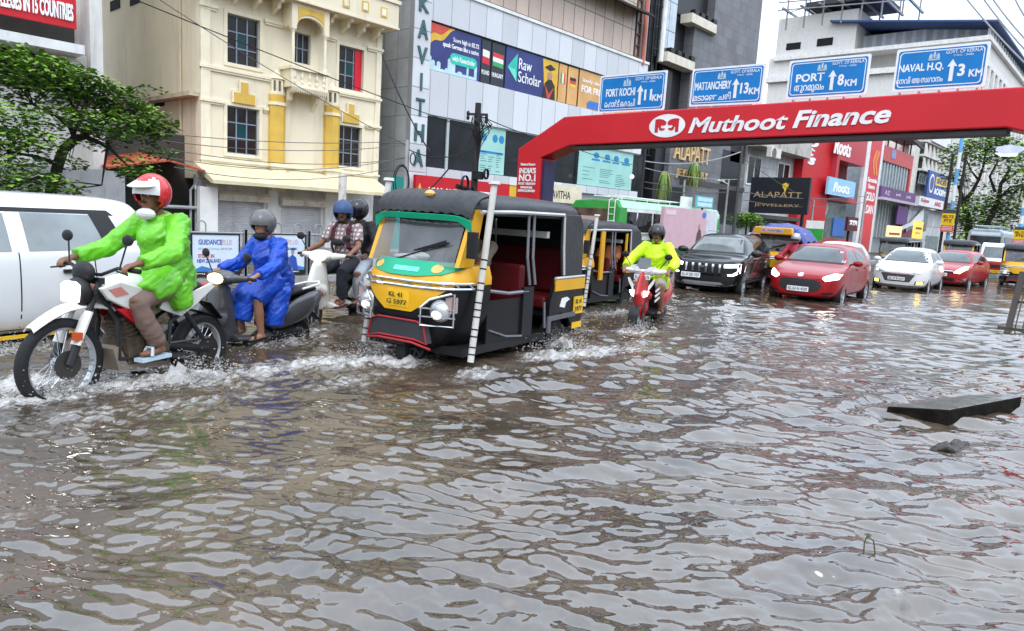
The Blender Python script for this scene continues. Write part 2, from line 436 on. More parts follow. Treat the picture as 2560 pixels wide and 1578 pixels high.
fr = nd(nt, 'ShaderNodeMapRange'); fr.inputs['From Min'].default_value = .70; fr.inputs['From Max'].default_value = .95; fr.inputs['To Max'].default_value = .9; L.new(ma.outputs[0], fr.inputs['Value'])
cm = nd(nt, 'ShaderNodeMixRGB'); cm.inputs[2].default_value = (.46, .44, .42, 1); L.new(fr.outputs[0], cm.inputs[0]); L.new(rp.outputs[0], cm.inputs[1]); L.new(cm.outputs[0], b.inputs['Base Color'])
rm = nd(nt, 'ShaderNodeMapRange'); rm.inputs['To Min'].default_value = .035; rm.inputs['To Max'].default_value = .45; L.new(fr.outputs[0], rm.inputs['Value']); L.new(rm.outputs[0], b.inputs['Roughness'])
b.inputs['IOR'].default_value = 1.95
bp = nd(nt, 'ShaderNodeBump'); bp.inputs['Strength'].default_value = .17; bp.inputs['Distance'].default_value = .03
bs = nd(nt, 'ShaderNodeMath', operation='MULTIPLY_ADD'); L.new(fn.outputs['Fac'], bs.inputs[0]); L.new(at.outputs['Fac'], bs.inputs[1]); L.new(n1.outputs['Fac'], bs.inputs[2])
L.new(bs.outputs[0], bp.inputs['Height']); L.new(bp.outputs[0], b.inputs['Normal'])
water.data.materials.append(m)

asphalt = M('asphalt', (.05, .05, .05), .7, bump=.3)
g = MB(); g.box(-60, 420, -40, 400, -.62, -.60); tag(g.build('ground', M('wet_earth', (.08, .07, .06), .8)), 'earth bed below the flooded street', 'ground', kind='structure')
g = MB(); g.box(-60, 400, -3, 19.2, -.30, -.12); tag(g.build('road', asphalt), 'asphalt road under the flood water', 'road', kind='structure')
g = MB(); g.box(-60, 400, 19.2, 21.6, -.30, .10); tag(g.build('pavement', M('paving', (.25, .24, .22), .7, brick=(.3, .3, .5, .01, .6, 'F'))), 'far pavement in front of the shops', 'pavement', kind='structure')
g = MB(); g.box(-60, 300, 12.6, 13.0, -.25, .12); tag(g.build('median_kerb', M('kerb_concrete', (.3, .29, .27), .7, streak=.6)), 'low concrete kerb carrying the median railing', 'kerb', kind='structure')

# ------------------------------------------------------------------ generic facade pieces
def holed(mb, x0, x1, z0, z1, Y, holes, depth=.18, mi=0):
    xs = sorted({x0, x1, *[h[0] for h in holes], *[h[1] for h in holes]}); zs = sorted({z0, z1, *[h[2] for h in holes], *[h[3] for h in holes]})
    for i in range(len(xs) - 1):
        for j in range(len(zs) - 1):
            cx, cz = (xs[i] + xs[i + 1]) / 2, (zs[j] + zs[j + 1]) / 2
            if any(h[0] < cx < h[1] and h[2] < cz < h[3] for h in holes): continue
            mb.add([(xs[i], Y, zs[j]), (xs[i + 1], Y, zs[j]), (xs[i + 1], Y, zs[j + 1]), (xs[i], Y, zs[j + 1])], [(0, 1, 2, 3)], mi)
    for a, b_, c, d in list(holes) + [(x0, x1, z0, z1)]:
        v = [(a, Y, c), (b_, Y, c), (b_, Y, d), (a, Y, d), (a, Y + depth, c), (b_, Y + depth, c), (b_, Y + depth, d), (a, Y + depth, d)]
        mb.add(v, [(0, 4, 5, 1), (1, 5, 6, 2), (2, 6, 7, 3), (3, 7, 4, 0)], mi)
    return mb
def window(par, x0, x1, z0, z1, Y, nx, nz, mf, mp_, bar=.035, name='window', pane_cols=None, d=.05):
    mb = MB(); e = bar
    for i in range(nx + 1):
        x = x0 + e / 2 + (x1 - x0 - e) * i / nx; mb.box(x - e / 2, x + e / 2, Y - d / 2, Y + d / 2, z0, z1)
    for j in range(nz + 1):
        z = z0 + e / 2 + (z1 - z0 - e) * j / nz
        for i in range(nx):
            xa = x0 + e + (x1 - x0 - e) * i / nx; xb = x0 + (x1 - x0 - e) * (i + 1) / nx
            mb.box(xa, xb, Y - d / 2 + .003, Y + d / 2 - .003, z - e / 2, z + e / 2)
    f = mb.build(name, mf, par)
    g = MB()
    for i in range(nx):
        for j in range(nz):
            k = 0
            if pane_cols: k = pane_cols.get((i, j), 0)
            tl = (random.random() - .5) * .012
            xa = x0 + (x1 - x0) * i / nx; xb = x0 + (x1 - x0) * (i + 1) / nx; za = z0 + (z1 - z0) * j / nz; zb = z0 + (z1 - z0) * (j + 1) / nz
            g.add([(xa, Y + tl, za), (xb, Y - tl, za), (xb, Y - tl * .5, zb), (xa, Y + tl * .5, zb)], [(0, 1, 2, 3)], k)
    g.build('pane', mp_, f)
    return f
dark_glass = M('brown_glass', (.022, .017, .014), .12, var=.4, scale=1.5)
teal_glass = M('teal_glass', (.008, .05, .05), .12)
black_glass = M('black_glass', (.012, .014, .017), .08, var=.5, scale=.8)
grey_alu = M('grey_aluminium', (.22, .26, .32), .45, metal=.2)
white_paint = M('white_paint', (.72, .72, .70), .5)
black_paint = M('black_paint', (.012, .012, .014), .45)
dark_inside = M('dark_interior', (.012, .012, .013), .9)
red_sign = M('red_sign_vinyl', (.50, .014, .022), .38, var=.05)
rust = M('rusty_sheet', (.76, .70, .60), .6, streak=.95, dirt=(.22, .08, .02), scale=4, stretch=(2.5, 2.5, 1.2))

# ------------------------------------------------------------------ cream building
cream = M('cream_plaster', (.74, .655, .485), .75, var=.08, scale=.6, streak=.6, dirt=(.40, .33, .24), bump=.12, bscale=18, stretch=(2.2, 2.2, .22))
cream2 = M('pale_cream_trim', (.78, .70, .52), .7, var=.06, streak=.45, dirt=(.33, .27, .19), stretch=(2, 2, .6))
yellow = M('ochre_plaster', (.62, .40, .075), .65, var=.10, streak=.5, dirt=(.40, .25, .06))
XC0, XC1 = fx(z2(78, 1000))[0], fx(z2(1402, 1000))[0]
cb = thing('cream_building', 'cream painted three-storey building with ochre pillars, carved balcony and rusty shutters', 'building', (XC0, YB, -.1), world_coords=True)
def rc(a, b_):                                 # rectangle from two measured corners
    p, q = fx(z2(*a)), fx(z2(*b_)); return (p[0], q[0], q[2], p[2])
w1 = rc((265, 95), (510, 520)); w2 = rc((272, 795), (505, 1180)); w3 = rc((1112, 335), (1290, 700)); w4 = rc((1100, 940), (1275, 1270))
w4 = (w3[0], w3[1], w4[2], w4[3]); w2 = (w1[0], w1[1], w2[2], w2[3]); w5 = rc((760, 232), (895, 495))
eave_z = fx(z2(160, 1385))[2]
sh = [fx((545, 0))[0], fx((668, 0))[0], fx((708, 0))[0], fx((812, 0))[0], fx((868, 0))[0], fx((1005, 0))[0]]
sh = [onY(549, 600, YB)[0], onY(664, 600, YB)[0], onY(706, 600, YB)[0], onY(806, 600, YB)[0], onY(868, 600, YB)[0], XC1 - .15]
mb = MB(); holed(mb, XC0, XC1, eave_z + .12, 20, YB, [w1, w2, w3, w4, w5])
mb.box(XC0, XC1, YB + .18, YB + 8.2, eave_z + .12, 20)
mb.build('wall', cream, cb)
mb = MB(); white_dirty = M('dirty_white_plaster', (.78, .77, .74), .75, var=.08, streak=.6, dirt=(.20, .18, .15), stretch=(3, 3, .5))
holed(mb, XC0, XC1, -.5, eave_z + .1, YB + .12, [(sh[0], sh[1], -.45, 1.55), (sh[2], sh[3], -.45, 1.50)], .3)
for a in (sh[0] - .42, sh[1] + .06, sh[3] + .08):
    mb.box(a, a + .34, YB - .02, YB + .12, -.5, eave_z - .03)
mb.build('shop_front', white_dirty, cb)
def shutter(x0, x1, zt, housing=True):
    k = MB(); n = 34; pr = [(YB + .25, -.45)]; H = zt + .45
    for i in range(n):
        z = -.45 + H * i / n; pr += [(YB + .25, z + .008), (YB + .222, z + .02), (YB + .222, z + H / n - .012), (YB + .25, z + H / n - .002)]
    vs = []; fs = []
    for y, z in pr: vs += [(x0, y, z), (x1, y, z)]
    fs = [(2 * i, 2 * i + 1, 2 * i + 3, 2 * i + 2) for i in range(len(pr) - 1)]
    k.add(vs, fs); s = k.build('roller_shutter', M('shutter_metal', (.68, .68, .69), .5, metal=.15, streak=.55, dirt=(.2, .17, .15)), cb)
    h = MB(); T = frame((x0 - .08, YB + .12, 0), (0, 1, 0), (0, 0, 1))
    h.prism([(0, zt - .05), (0, zt + .22), (-.2, zt + .22), (-.27, zt + .14), (-.27, zt + .03), (-.22, zt - .05)], 0, x1 - x0 + .16, T); h.build('shutter_housing', rust, s)
shutter(sh[0], sh[1], 1.55); shutter(sh[2], sh[3], 1.50)
pc = {(1, 1): 1}
for k, (w, cols) in enumerate([(w1, pc), (w2, pc), (w3, pc), (w4, {})]):
    window(cb, *w, YB + .13, 3, 3, grey_alu, [dark_glass, teal_glass], pane_cols=cols)
f = MB(); f.box(w3[1] - (w3[1] - w3[0]) * .30, w3[1] - .03, YB + .085, YB + .1, w3[2] + .03, w3[3] - .03); f.build('red_window_panel', M('red_film', (.60, .012, .03), .35), cb)
window(cb, *w5, YB + .13, 3, 2, grey_alu, [dark_glass, teal_glass])
# window surrounds and string courses
for w in (w1, w2, w3, w4):
    mb = MB(); t = .10
    mb.box(w[0] - t, w[1] + t, YB - .035, YB + .002, w[2] - t, w[2]); mb.box(w[0] - t, w[1] + t, YB - .035, YB + .002, w[3], w[3] + t)
    mb.box(w[0] - t, w[0], YB - .032, YB + .002, w[2] - .001, w[3] + .001); mb.box(w[1], w[1] + t, YB - .032, YB + .002, w[2] - .001, w[3] + .001)
    mb.build('window_surround', cream2, cb)
zl = [fx(z2(80, 490))[2], fx(z2(80, 745))[2], fx(z2(545, 150))[2], fx(z2(80, 1195))[2]]
mb = MB()
for z, t in ((zl[0], .06), (zl[3], .05)):
    mb.box(XC0 - .1, XC1 + .1, YB - .09, YB, z - t, z + t * .3); mb.box(XC0 - .06, XC1 + .06, YB - .06, YB, z - t * 2, z - t)
for z, segs in ((zl[1], [(XC0 - .1, w2[0] - .1), (w2[1] + .1, fx(z2(570, 800))[0]), (fx(z2(1105, 900))[0], w4[0] - .1), (w4[1] + .1, XC1 + .1)]),
                (zl[2], [(XC0 - .1, w1[0] - .3), (w1[1] + .12, w5[0] - .05), (fx(z2(1000, 300))[0], fx(z2(1085, 300))[0]), (w3[1] + .1, XC1 + .1)])):
    for a, c in segs:
        mb.box(a, c, YB - .10, YB, z - .06, z + .02); mb.box(a + .03, c - .03, YB - .06, YB, z - .12, z - .06)
mb.box(XC0 - .06, XC0 + .22, YB - .05, YB, eave_z + .3, 13); mb.box(XC0 - .05, XC0, YB - .04, YB + .3, eave_z + .3, 13)
mb.box(XC1 - .16, XC1 + .05, YB - .05, YB, eave_z + .3, fx(z2(1425, 260))[2])
mb.build('string_course', cream2, cb)
# stepped ochre panels above lower windows
for w in (w2, w4):
    c = (w[0] + w[1]) / 2; z = w[3] + .1; W = (w[1] - w[0]) * .32
    for off, mt, y in ((.05, cream2, YB - .03), (0, yellow, YB - .05)):
        p = [(-W, 0), (W, 0), (W, .30), (W * .34, .30), (W * .34, .62), (-W * .34, .62), (-W * .34, .30), (-W, .30)]
        p = [(a + (off if a > 0 else -off), b_ + (off if b_ > .1 else 0)) for a, b_ in p]
        k = MB(); k.prism([(c + a, z + b_) for a, b_ in p], 0, .05, frame((0, y, 0), EX, EZ)); k.build('stepped_ornament', mt, cb)
# ochre pillars with lantern caps
for xa, xb, zt, zb in ((574, 692, 620, 1240), (992, 1102, 715, 1275)):
    p0 = fx(z2(xa, 1000))[0]; p1 = fx(z2(xb, 1000))[0]; zb_ = fx(z2((xa + xb) / 2, zb))[2]; zt_ = fx(z2((xa + xb) / 2, zt))[2]; zc = zb_ + (zt_ - zb_) * .76; c = (p0 + p1) / 2; hw = (p1 - p0) / 2
    def octo(r, y0=YB - .001): return [(c - r, y0), (c - r, y0 - r * .45), (c - r * .42, y0 - r), (c + r * .42, y0 - r), (c + r, y0 - r * .45), (c + r, y0)]
    k = MB(); k.loft([[(a, b_, z) for a, b_ in octo(r)] for r, z in ((hw * .96, zb_), (hw * .96, zc - .12))]); pl = k.build('pillar', yellow, cb)
    k = MB()
    for r, z0_, z_1 in ((hw * 1.08, zc - .12, zc - .03), (hw * .94, zc + .2, zc + .3), (hw * .7, zc + .62, zc + .68)):
        k.loft([[(a, b_, z) for a, b_ in octo(r)] for z in (z0_, z_1)])
    k.loft([[(a, b_, z) for a, b_ in octo(r)] for r, z in ((hw * .9, zc + .68), (hw * .55, zc + .8), (hw * .1, zc + .98))])
    k.box(c - hw * 1.15, c + hw * 1.15, YB - hw * 1.1, YB, zb_ - .1, zb_)
    k.box(c - hw * .9, c + hw * .9, YB - hw * .9, YB, eave_z - .1, zb_ - .1)
    k.build('pillar_moulding', cream2, pl)
    k = MB(); k.loft([[(a, b_, z) for a, b_ in octo(r)] for r, z in ((hw * .93, zc - .03), (hw * .93, zc + .2))]); k.build('pillar_collar', yellow, pl)
    k = MB(); k.loft([[(a, b_, z) for a, b_ in octo(r)] for r, z in ((hw * .66, zc + .3), (hw * .66, zc + .62))]); k.build('pillar_lantern', [M('lantern_slot', (.14, .12, .08), .6)], pl)
    k = MB()
    for a, b_ in octo(hw * .7): k.box(a - .03, a + .03, b_ - .03, b_ + .03, zc + .3, zc + .62)
    k.build('lantern_post', cream2, pl)
# balcony bay
bx0, bx1 = fx(z2(735, 600), YB - .5)[0], fx(z2(1015, 600), YB - .5)[0]; bc = (bx0 + bx1) / 2
bz0, bz1 = onY(*z2(800, 640), YB - .6)[2], onY(*z2(800, 510), YB - .6)[2]; ztop = onY(*z2(830, 235), YB - .6)[2]; zbox = onY(*z2(830, 30), YB - .6)[2]
bal = MB(); dpt = .62
bal.box(bx0, bx1, YB - dpt, YB, bz0 - .08, bz0); bal.box(bx0 - .05, bx1 + .05, YB - dpt - .05, YB, bz1 - .06, bz1 + .02)
bal.box(bx0 + .03, bx1 - .03, YB - dpt + .06, YB, bz0, bz1 - .06)
for i in range(5):
    x = bx0 + .14 + (bx1 - bx0 - .28) * i / 4; bal.lathe([(.03, 0), (.055, .08), (.025, .16), (.05, .24), (.03, bz1 - bz0 - .06)], Matrix.Translation((x, YB - dpt + .045, bz0)), 10)
bal.box(bx0, bx0 + .1, YB - dpt, YB - dpt + .1, bz0, bz1 - .06); bal.box(bx1 - .1, bx1, YB - dpt, YB - dpt + .1, bz0, bz1 - .06)
bo = bal.build('balcony', cream2, cb)
k = MB()
for i in range(17):
    x = bx0 + (bx1 - bx0) * (i + .5) / 17; k.prism([(x - .035, bz0 - .08), (x + .035, bz0 - .08), (x + .035, bz0 - .18), (x, bz0 - .26), (x - .035, bz0 - .18)], 0, .04, frame((0, YB - dpt + .01, 0), EX, EZ))
k.build('valance', M('weathered_cream', (.5, .44, .32), .8, streak=.6, dirt=(.15, .12, .08)), bo)
k = MB()
for x in (bx0 + .12, bx1 - .24):
    pr = [(0, 0), (-dpt * .85, 0), (-dpt * .8, -.12), (-dpt * .5, -.16), (-dpt * .42, -.36), (-dpt * .2, -.42), (0, -.62)]
    k.prism([(a, bz0 - .08 + b_) for a, b_ in pr], 0, .13, frame((x, YB, 0), (0, 1, 0), EZ))
k.build('corbel', cream2, bo)
k = MB()
for x in (bx0 + .09, bx1 - .09):
    k.lathe([(.075, 0), (.075, .06), (.05, .1), (.055, .5), (.045, ztop - bz1 - .1), (.08, ztop - bz1)], Matrix.Translation((x, YB - dpt + .08, bz1 + .02)), 12)
k.build('balcony_column', cream2, bo)
k = MB(); n = 14; W = bx1 - bx0; y0 = YB - dpt
zs_ = ztop + .02; arc = [(bx0 + .16 + (W - .32) * (.5 - .5 * math.cos(PI * i / n)), zs_ + .42 * math.sin(PI * i / n) ** .8 * 1) for i in range(n + 1)]
po = [(bx0, zs_), (bx0 + .16, zs_)] + arc[1:-1] + [(bx1 - .16, zs_), (bx1, zs_), (bx1, zbox), (bx0, zbox)]
k.prism(po, 0, .14, frame((0, y0 + .14, 0), EX, EZ)); 
for x in (bx0, bx1 - .12): k.box(x, x + .12, y0 + .14, YB, zs_ + .1, zbox)
k.box(bx0 - .06, bx1 + .06, y0 - .06, YB, zbox, zbox + .12)
k.build('balcony_arch', cream, bo)
k = MB(); po2 = [(bx0 + .2, zs_ + .2)] + [(a, b_ + .07) for a, b_ in arc[2:-2]] + [(bx1 - .2, zs_ + .2), (bx1 - .2, zbox - .1), (bx0 + .2, zbox - .1)]
k.prism(po2, 0, .02, frame((0, y0 - .001, 0), EX, EZ)); k.build('arch_ornament', yellow, bo)
# cornice box with square tiles and brackets
cY = YB - .75
cz0 = onY(*z2(1560, 215), cY)[2]; cx1 = onY(*z2(1560, 215), cY)[0]; cz1 = onY(*z2(1565, 40), cY)[2]
k = MB(); k.box(XC0 - .4, cx1, cY, YB + .3, cz0, cz1); k.box(XC0 - .45, cx1 + .05, cY - .06, YB + .3, cz1, cz1 + .12); k.box(XC0 - .42, cx1 + .03, cY - .03, YB, cz0 - .06, cz0); k.build('cornice', cream, cb)
k = MB(); q = MB()
for px_, py_ in ((1165, 20), (1310, 50), (1450, 95)):
    p = onY(*z2(px_, py_), cY); k.box(p[0] - .13, p[0] + .13, cY - .02, cY - .001, p[2] - .16, p[2] + .16)
    q.box(p[0] - .085, p[0] + .085, cY - .03, cY - .021, p[2] - .11, p[2] + .11)
k = k.build('ornament_tile', yellow, cb); q.build('tile_centre', cream2, k)
k = MB()
x = XC0 + .25
while x < cx1 - .2:
    if not (bx0 - .15 < x < bx1 + .05):
        pr = [(0, 0), (-.62, 0), (-.62, -.1), (-.45, -.14), (-.4, -.26), (-.2, -.3), (0, -.44)]
        k.prism([(a, cz0 - .06 + b_) for a, b_ in pr], 0, .11, frame((x, YB, 0), (0, 1, 0), EZ))
    x += .62
k.build('cornice_bracket', cream2, cb)
# canopy slab over the shops
k = MB(); zt = fx(z2(110, 1270))[2]; pr = [(.0, zt + .06), (-1.25, eave_z + .14), (-1.25, eave_z - .02), (-1.12, eave_z - .02), (0, zt - .12)]
exl = onY(*z2(160, 1385), YB - 1.25); exr = onY(*z2(1530, 1490), YB - 1.25); 
pr = [(0, exl[2] + .62), (-1.25, exl[2] + .10), (-1.25, exl[2]), (-1.15, exl[2]), (0, exl[2] + .45)]
k.prism(pr, 0, exr[0] - exl[0], frame((exl[0], YB, 0), (0, 1, 0), EZ)); k.build('canopy', M('canopy_plaster', (.64, .56, .36), .7, streak=.5, dirt=(.35, .30, .18), stretch=(2, .8, 2)), cb)
# side wall ledge and little attic openings on the alley side
k = MB(); zz = fx((506, 233))[2]; k.box(XC0 - .35, XC0, YB + .05, YB + 8, zz - .10, zz + .02); k.build('side_ledge', M('mouldy_ledge', (.5, .42, .30), .8, streak=.95, dirt=(.05, .045, .035)), cb)
k = MB()
for a, b_ in (((1030, 775), (1095, 815)), ((1170, 755), (1245, 800)), ((835, 15), (910, 60)), ((985, 0), (1060, 20))):
    p, q = onX(*z1(*a), XC0), onX(*z1(*b_), XC0); k.box(XC0 - .02, XC0 - .004, min(p[1], q[1]), max(p[1], q[1]), q[2], p[2])
k.build('vent_opening', dark_inside, cb)
k = MB(); p = onX(*z1(1380, 700), XC0); k.tube([(XC0 - .06, p[1], 2.4), (XC0 - .06, p[1], 12)], .03, 6); k.build('drain_pipe', M('pipe_cream', (.6, .52, .38), .6), cb)

# ------------------------------------------------------------------ left office building with the red sign
YL = YB
lx1 = fx(z1(750, 500), YL)[0]; lx0 = fx(z1(592, 330), YL)[0]
lb = thing('office_building', 'grey-white office building with red sign at the left edge', 'building', (lx1, YL, -.1), world_coords=True)
conc = M('grey_white_render', (.60, .58, .55), .75, var=.08, streak=.7, dirt=(.24, .21, .18))
k = MB(); k.box(lx0 + .18, lx1, YL - .3, YL + 9, -.3, 20); k.build('corner_pillar', conc, lb)
zs = [fx(z1(580, 225), YL)[2], fx(z1(640, 345), YL)[2], fx(z1(640, 415), YL)[2]]
k = MB(); k.box(lx0 - 9, lx0 + .18, YL + .5, YL + 9, 5.3, 20); k.box(lx0 - 9, lx0 + .18, YL + .5, YL + .8, -.3, 4.0); k.box(lx0 - .45, lx0 + .18, YL - .02, YL + .5, 4.0, zs[2] - .02); k.build('wall', conc, lb)
k = MB(); k.box(lx0 - 9, fx(z1(640, 345), YL - .6)[0], YL - .6, YL + .5, onY(*z1(640, 415), YL - .6)[2], onY(*z1(640, 345), YL - .6)[2]); k.build('balcony_slab', M('white_slab', (.66, .66, .65), .65, streak=.4, dirt=(.3, .28, .25)), lb)
window(lb, lx0 - 8, lx0 - .5, 4.0, zs[2] + .1, YL + .55, 6, 1, M('dark_mullion', (.08, .08, .08), .5), black_glass, .06)
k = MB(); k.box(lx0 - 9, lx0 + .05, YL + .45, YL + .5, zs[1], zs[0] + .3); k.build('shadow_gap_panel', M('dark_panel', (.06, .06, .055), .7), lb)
sg = thing('office_sign', 'red sign ending IN 15 COUNTRIES on the grey-white office building at left', 'sign', fx(z1(580, 225), YL - .35), world_coords=True)
p = onY(*z1(580, 222), YL - .35); k = MB(); k.box(p[0] - 6, p[0], YL - .35, YL - .25, p[2], p[2] + 1.3); k.build('sign_board', red_sign, sg)
a = onY(*z1(0, 62), YL - .36); b_ = onY(*z1(553, 165), YL - .36); k = MB(); k.text('COLLEGES IN 15 COUNTRIES', (b_[0] - (b_[0] - onY(*z1(135, 84), YL - .36)[0]) / .68, YL - .352, b_[2]), EX, EZ, (b_[0] - onY(*z1(135, 84), YL - .36)[0]) / .68, .40, .035, ext=.04); k.build('lettering', M('white_letters', (.85, .85, .85), .5), sg)
# alley: red tiled lean-to, near-black back wall, drain pipes
al = thing('tiled_lean_to', 'lean-to shed with sloping red roof in the alley beside the cream building', 'shed', (8, YB, -.1), world_coords=True)
p0, p1, p2 = fx(z1(800, 1270), 20.4), fx(z1(1255, 1215), 20.4), fx(z1(1530, 1295), 20.4)
k = MB(); 
for a, b_ in ((p0, p1), (p1, p2)):
    k.add([(a[0], 20.2, a[2] - .02), (b_[0], 20.2, b_[2] - .02), (b_[0], 23.5, b_[2] + .35), (a[0], 23.5, a[2] + .35), (a[0], 20.2, a[2] + .03), (b_[0], 20.2, b_[2] + .03), (b_[0], 23.5, b_[2] + .4), (a[0], 23.5, a[2] + .4)],
          [(0, 3, 2, 1), (4, 5, 6, 7), (0, 1, 5, 4), (1, 2, 6, 5), (2, 3, 7, 6), (3, 0, 4, 7)])
k.build('roof', M('red_roof_tile', (.50, .10, .05), .7, var=.3, scale=6, brick=(.2, .12, .5, .012, .5, 'X')), al)
k = MB(); k.box(p0[0] + .1, XC0 + .3, 22.2, 22.4, -.3, p0[2] + 1.2); k.build('back_wall', M('near_black_wall', (.07, .065, .06), .85, streak=.6), al)  # wall behind the alley, near-black base colour with random streaks
k = MB()
for px_ in (1440, 1480): 
    q = onY(*z1(px_, 1400), 20.6); k.tube([(q[0], 20.6, -.2), (q[0], 20.6, p2[2] - .55), (q[0] + .12, 20.6, p2[2] - .38), (q[0] + .12, 20.6, p2[2] - .1)], .035, 8)
q = onY(466, 500, 20.6); k.tube([(q[0] - .6, 20.55, 1.25), (q[0] + .9, 20.55, 1.25)], .05, 8)
k.build('drain_pipe', M('grey_pvc', (.36, .37, .38), .5), al)
k = MB(); q0, q1 = onY(500, 470, 20.3), onY(545, 470, 20.3); k.box(q0[0], q1[0], 20.3, 20.5, -.3, q0[2] + .05); k.build('gate_pier', white_dirty, al)
wl_ = MB(); p0, p1 = onY(0, 398, 19.6), onY(312, 430, 19.6); wl_.box(p0[0] - 8, p1[0], 19.6, 19.8, -.3, p1[2]); wl_ = wl_.build('boundary_wall', M('stained_white_wall', (.68, .68, .68), .7, streak=.75, dirt=(.16, .15, .14), stretch=(2.5, 2.5, .5)))
tag(wl_, 'low white boundary wall with black water stains behind the leaning tree', 'wall')
# ------------------------------------------------------------------ grey panelled building with the vertical letters
pan = M('white_cladding', (.60, .61, .64), .42, var=.04, scale=.5, streak=.12, dirt=(.35, .35, .36), brick=(.93, 40, 0, .014, .35, 'X'))
pan_side = M('grey_cladding', (.36, .37, .38), .5, var=.1, streak=.4, dirt=(.25, .24, .22), brick=(.8, 1.02, 0, .015, .5, 'Y'))
kx0, kx1, kx2 = fx(z3(245, 900))[0], fx(z3(385, 600))[0], fx((1618, 163))[0]
kb = thing('clad_building', 'long white and grey clad building with vertical green letters on its corner pier', 'building', (kx0, YB, -.1), world_coords=True)
kz = lambda x, y: fx(z3(x, y))[2]
zA0, zA1 = kz(392, 525), kz(400, 148); zB0, zB1 = kz(360, 1260), kz(375, 860); zC = fx((1618, 163))[2]; zS = kz(250, 1320); ztop_ = fx((1560, 20))[2]
k = MB(); k.box(kx0, kx1, YB - .12, YB + .12, -.3, 19); k.build('corner_pier', M('pier_cladding', (.58, .59, .61), .45, var=.04, streak=.15, dirt=(.35, .35, .35), brick=(9, 1.02, 0, .02, .45, 'X')), kb)
k = MB(); k.box(kx0 + .02, kx2 - .02, YB + .12, YB + 11, -.3, 18.5); k.build('side_wall', pan_side, kb)
k = MB(); fr = [(zB1, zA0), (zA1, zC)]
for a, b_ in fr: k.box(kx1, kx2, YB - .06, YB + .12, a, b_)
k.box(kx1, kx2, YB - .05, YB + .12, zS, zB0); k.box(kx1, kx2, YB - .05, YB + .12, -.3, zS - .95)
k.build('cladding_panel', pan, kb)
k = MB(); k.box(kx1, kx2 + .02, YB - .12, YB + .1, zC, zC + .12); k.build('trim', white_paint, kb)
k = MB(); k.box(kx1 - .9, kx2 - 1.4, YB + .0, YB + .115, zC + .12, 18.4); k.build('beige_curtain_wall', M('beige_panel', (.50, .385, .315), .3, var=.05, brick=(.78, 1.25, 0, .022, .22, 'X')), kb)
k = MB(); xx = kx2 - 1.3
k.box(xx, xx + .06, YB - .02, YB + .1, zC, ztop_ + 1); k.box(xx + .42, xx + .48, YB - .02, YB + .1, zC, ztop_ + 1)
z = zC + .2
while z < ztop_ + .8: k.box(xx + .06, xx + .42, YB, YB + .08, z, z + .05); z += .55
k.build('service_ladder', M('brown_steel', (.14, .06, .04), .6), kb)
k = MB(); k.tube([(xx + .75, YB - .05, zC - .1), (xx + .75, YB - .05, ztop_ + 1)], .11, 8); k.build('drain_pipe', M('red_brown_pipe', (.45, .14, .10), .5), kb)
k = MB(); za, zb = onY(*z3(1640, 12), YB - .7)[2], 0
T = frame((kx1 - 1, YB + .1, 0), (0, 1, 0), EZ)
n = 90; zr = onY(*z4(530, 165), YB - .8)[2]
vs = []
for i in range(n + 1):
    x = kx1 + 3 + (kx2 - 1.0 - kx1 - 3) * i / n; o = .05 * (i % 2)
    vs += [(x, YB - .85, zr + o), (x, YB + 1, zr + .75 + o), (x, YB + 1, zr + .85 + o), (x, YB - .85, zr + .08 + o)]
k.add(vs, [(4 * i + a, 4 * i + (a + 1) % 4, 4 * i + 4 + (a + 1) % 4, 4 * i + 4 + a) for i in range(n) for a in range(4)]); k.build('eave_sheet', M('dark_corrugated', (.035, .03, .03), .7), kb)
# windows of the lower band
wm = M('silver_mullion', (.42, .48, .48), .4, metal=.3)
k = MB(); k.box(kx1, kx2, YB + .08, YB + .11, zB0, zB1); wb = k.build('window_band', [black_glass], kb)
k = MB()
for px_ in (545, 780): 
    x = fx(z3(px_, 1000))[0]; k.box(x - .05, x + .08, YB + .02, YB + .08, zB0, zB1)
for px_ in (375, 1270):
    x = fx(z3(px_, 1100))[0]; k.box(x - .03, x + .03, YB + .03, YB + .08, zB0, zB1)
k.box(kx1, kx2, YB + .01, YB + .08, zB1 - .05, zB1 - .001); k.build('mullion', wm, wb)
letters = M('green_letters', (.045, .11, .115), .45)
k = MB(); xm = (kx0 + kx1) / 2
for ch, ya, yb in (('K', -40, 80), ('A', 140, 285), ('V', 345, 480), ('I', 548, 680), ('T', 742, 875), ('H', 935, 1070), ('A', 1130, 1258)):
    a = onY(*z3(330, yb), YB - .16)[2]; b_ = onY(*z3(330, ya), YB - .16)[2]; w = {'I': .09, 'T': .42, 'H': .46}.get(ch, .47)
    k.text(ch, (xm - w / 2 + .02, YB - .125, a), EX, EZ, w, b_ - a, .028, ext=.04)
k.build('vertical_letter', letters, kb)
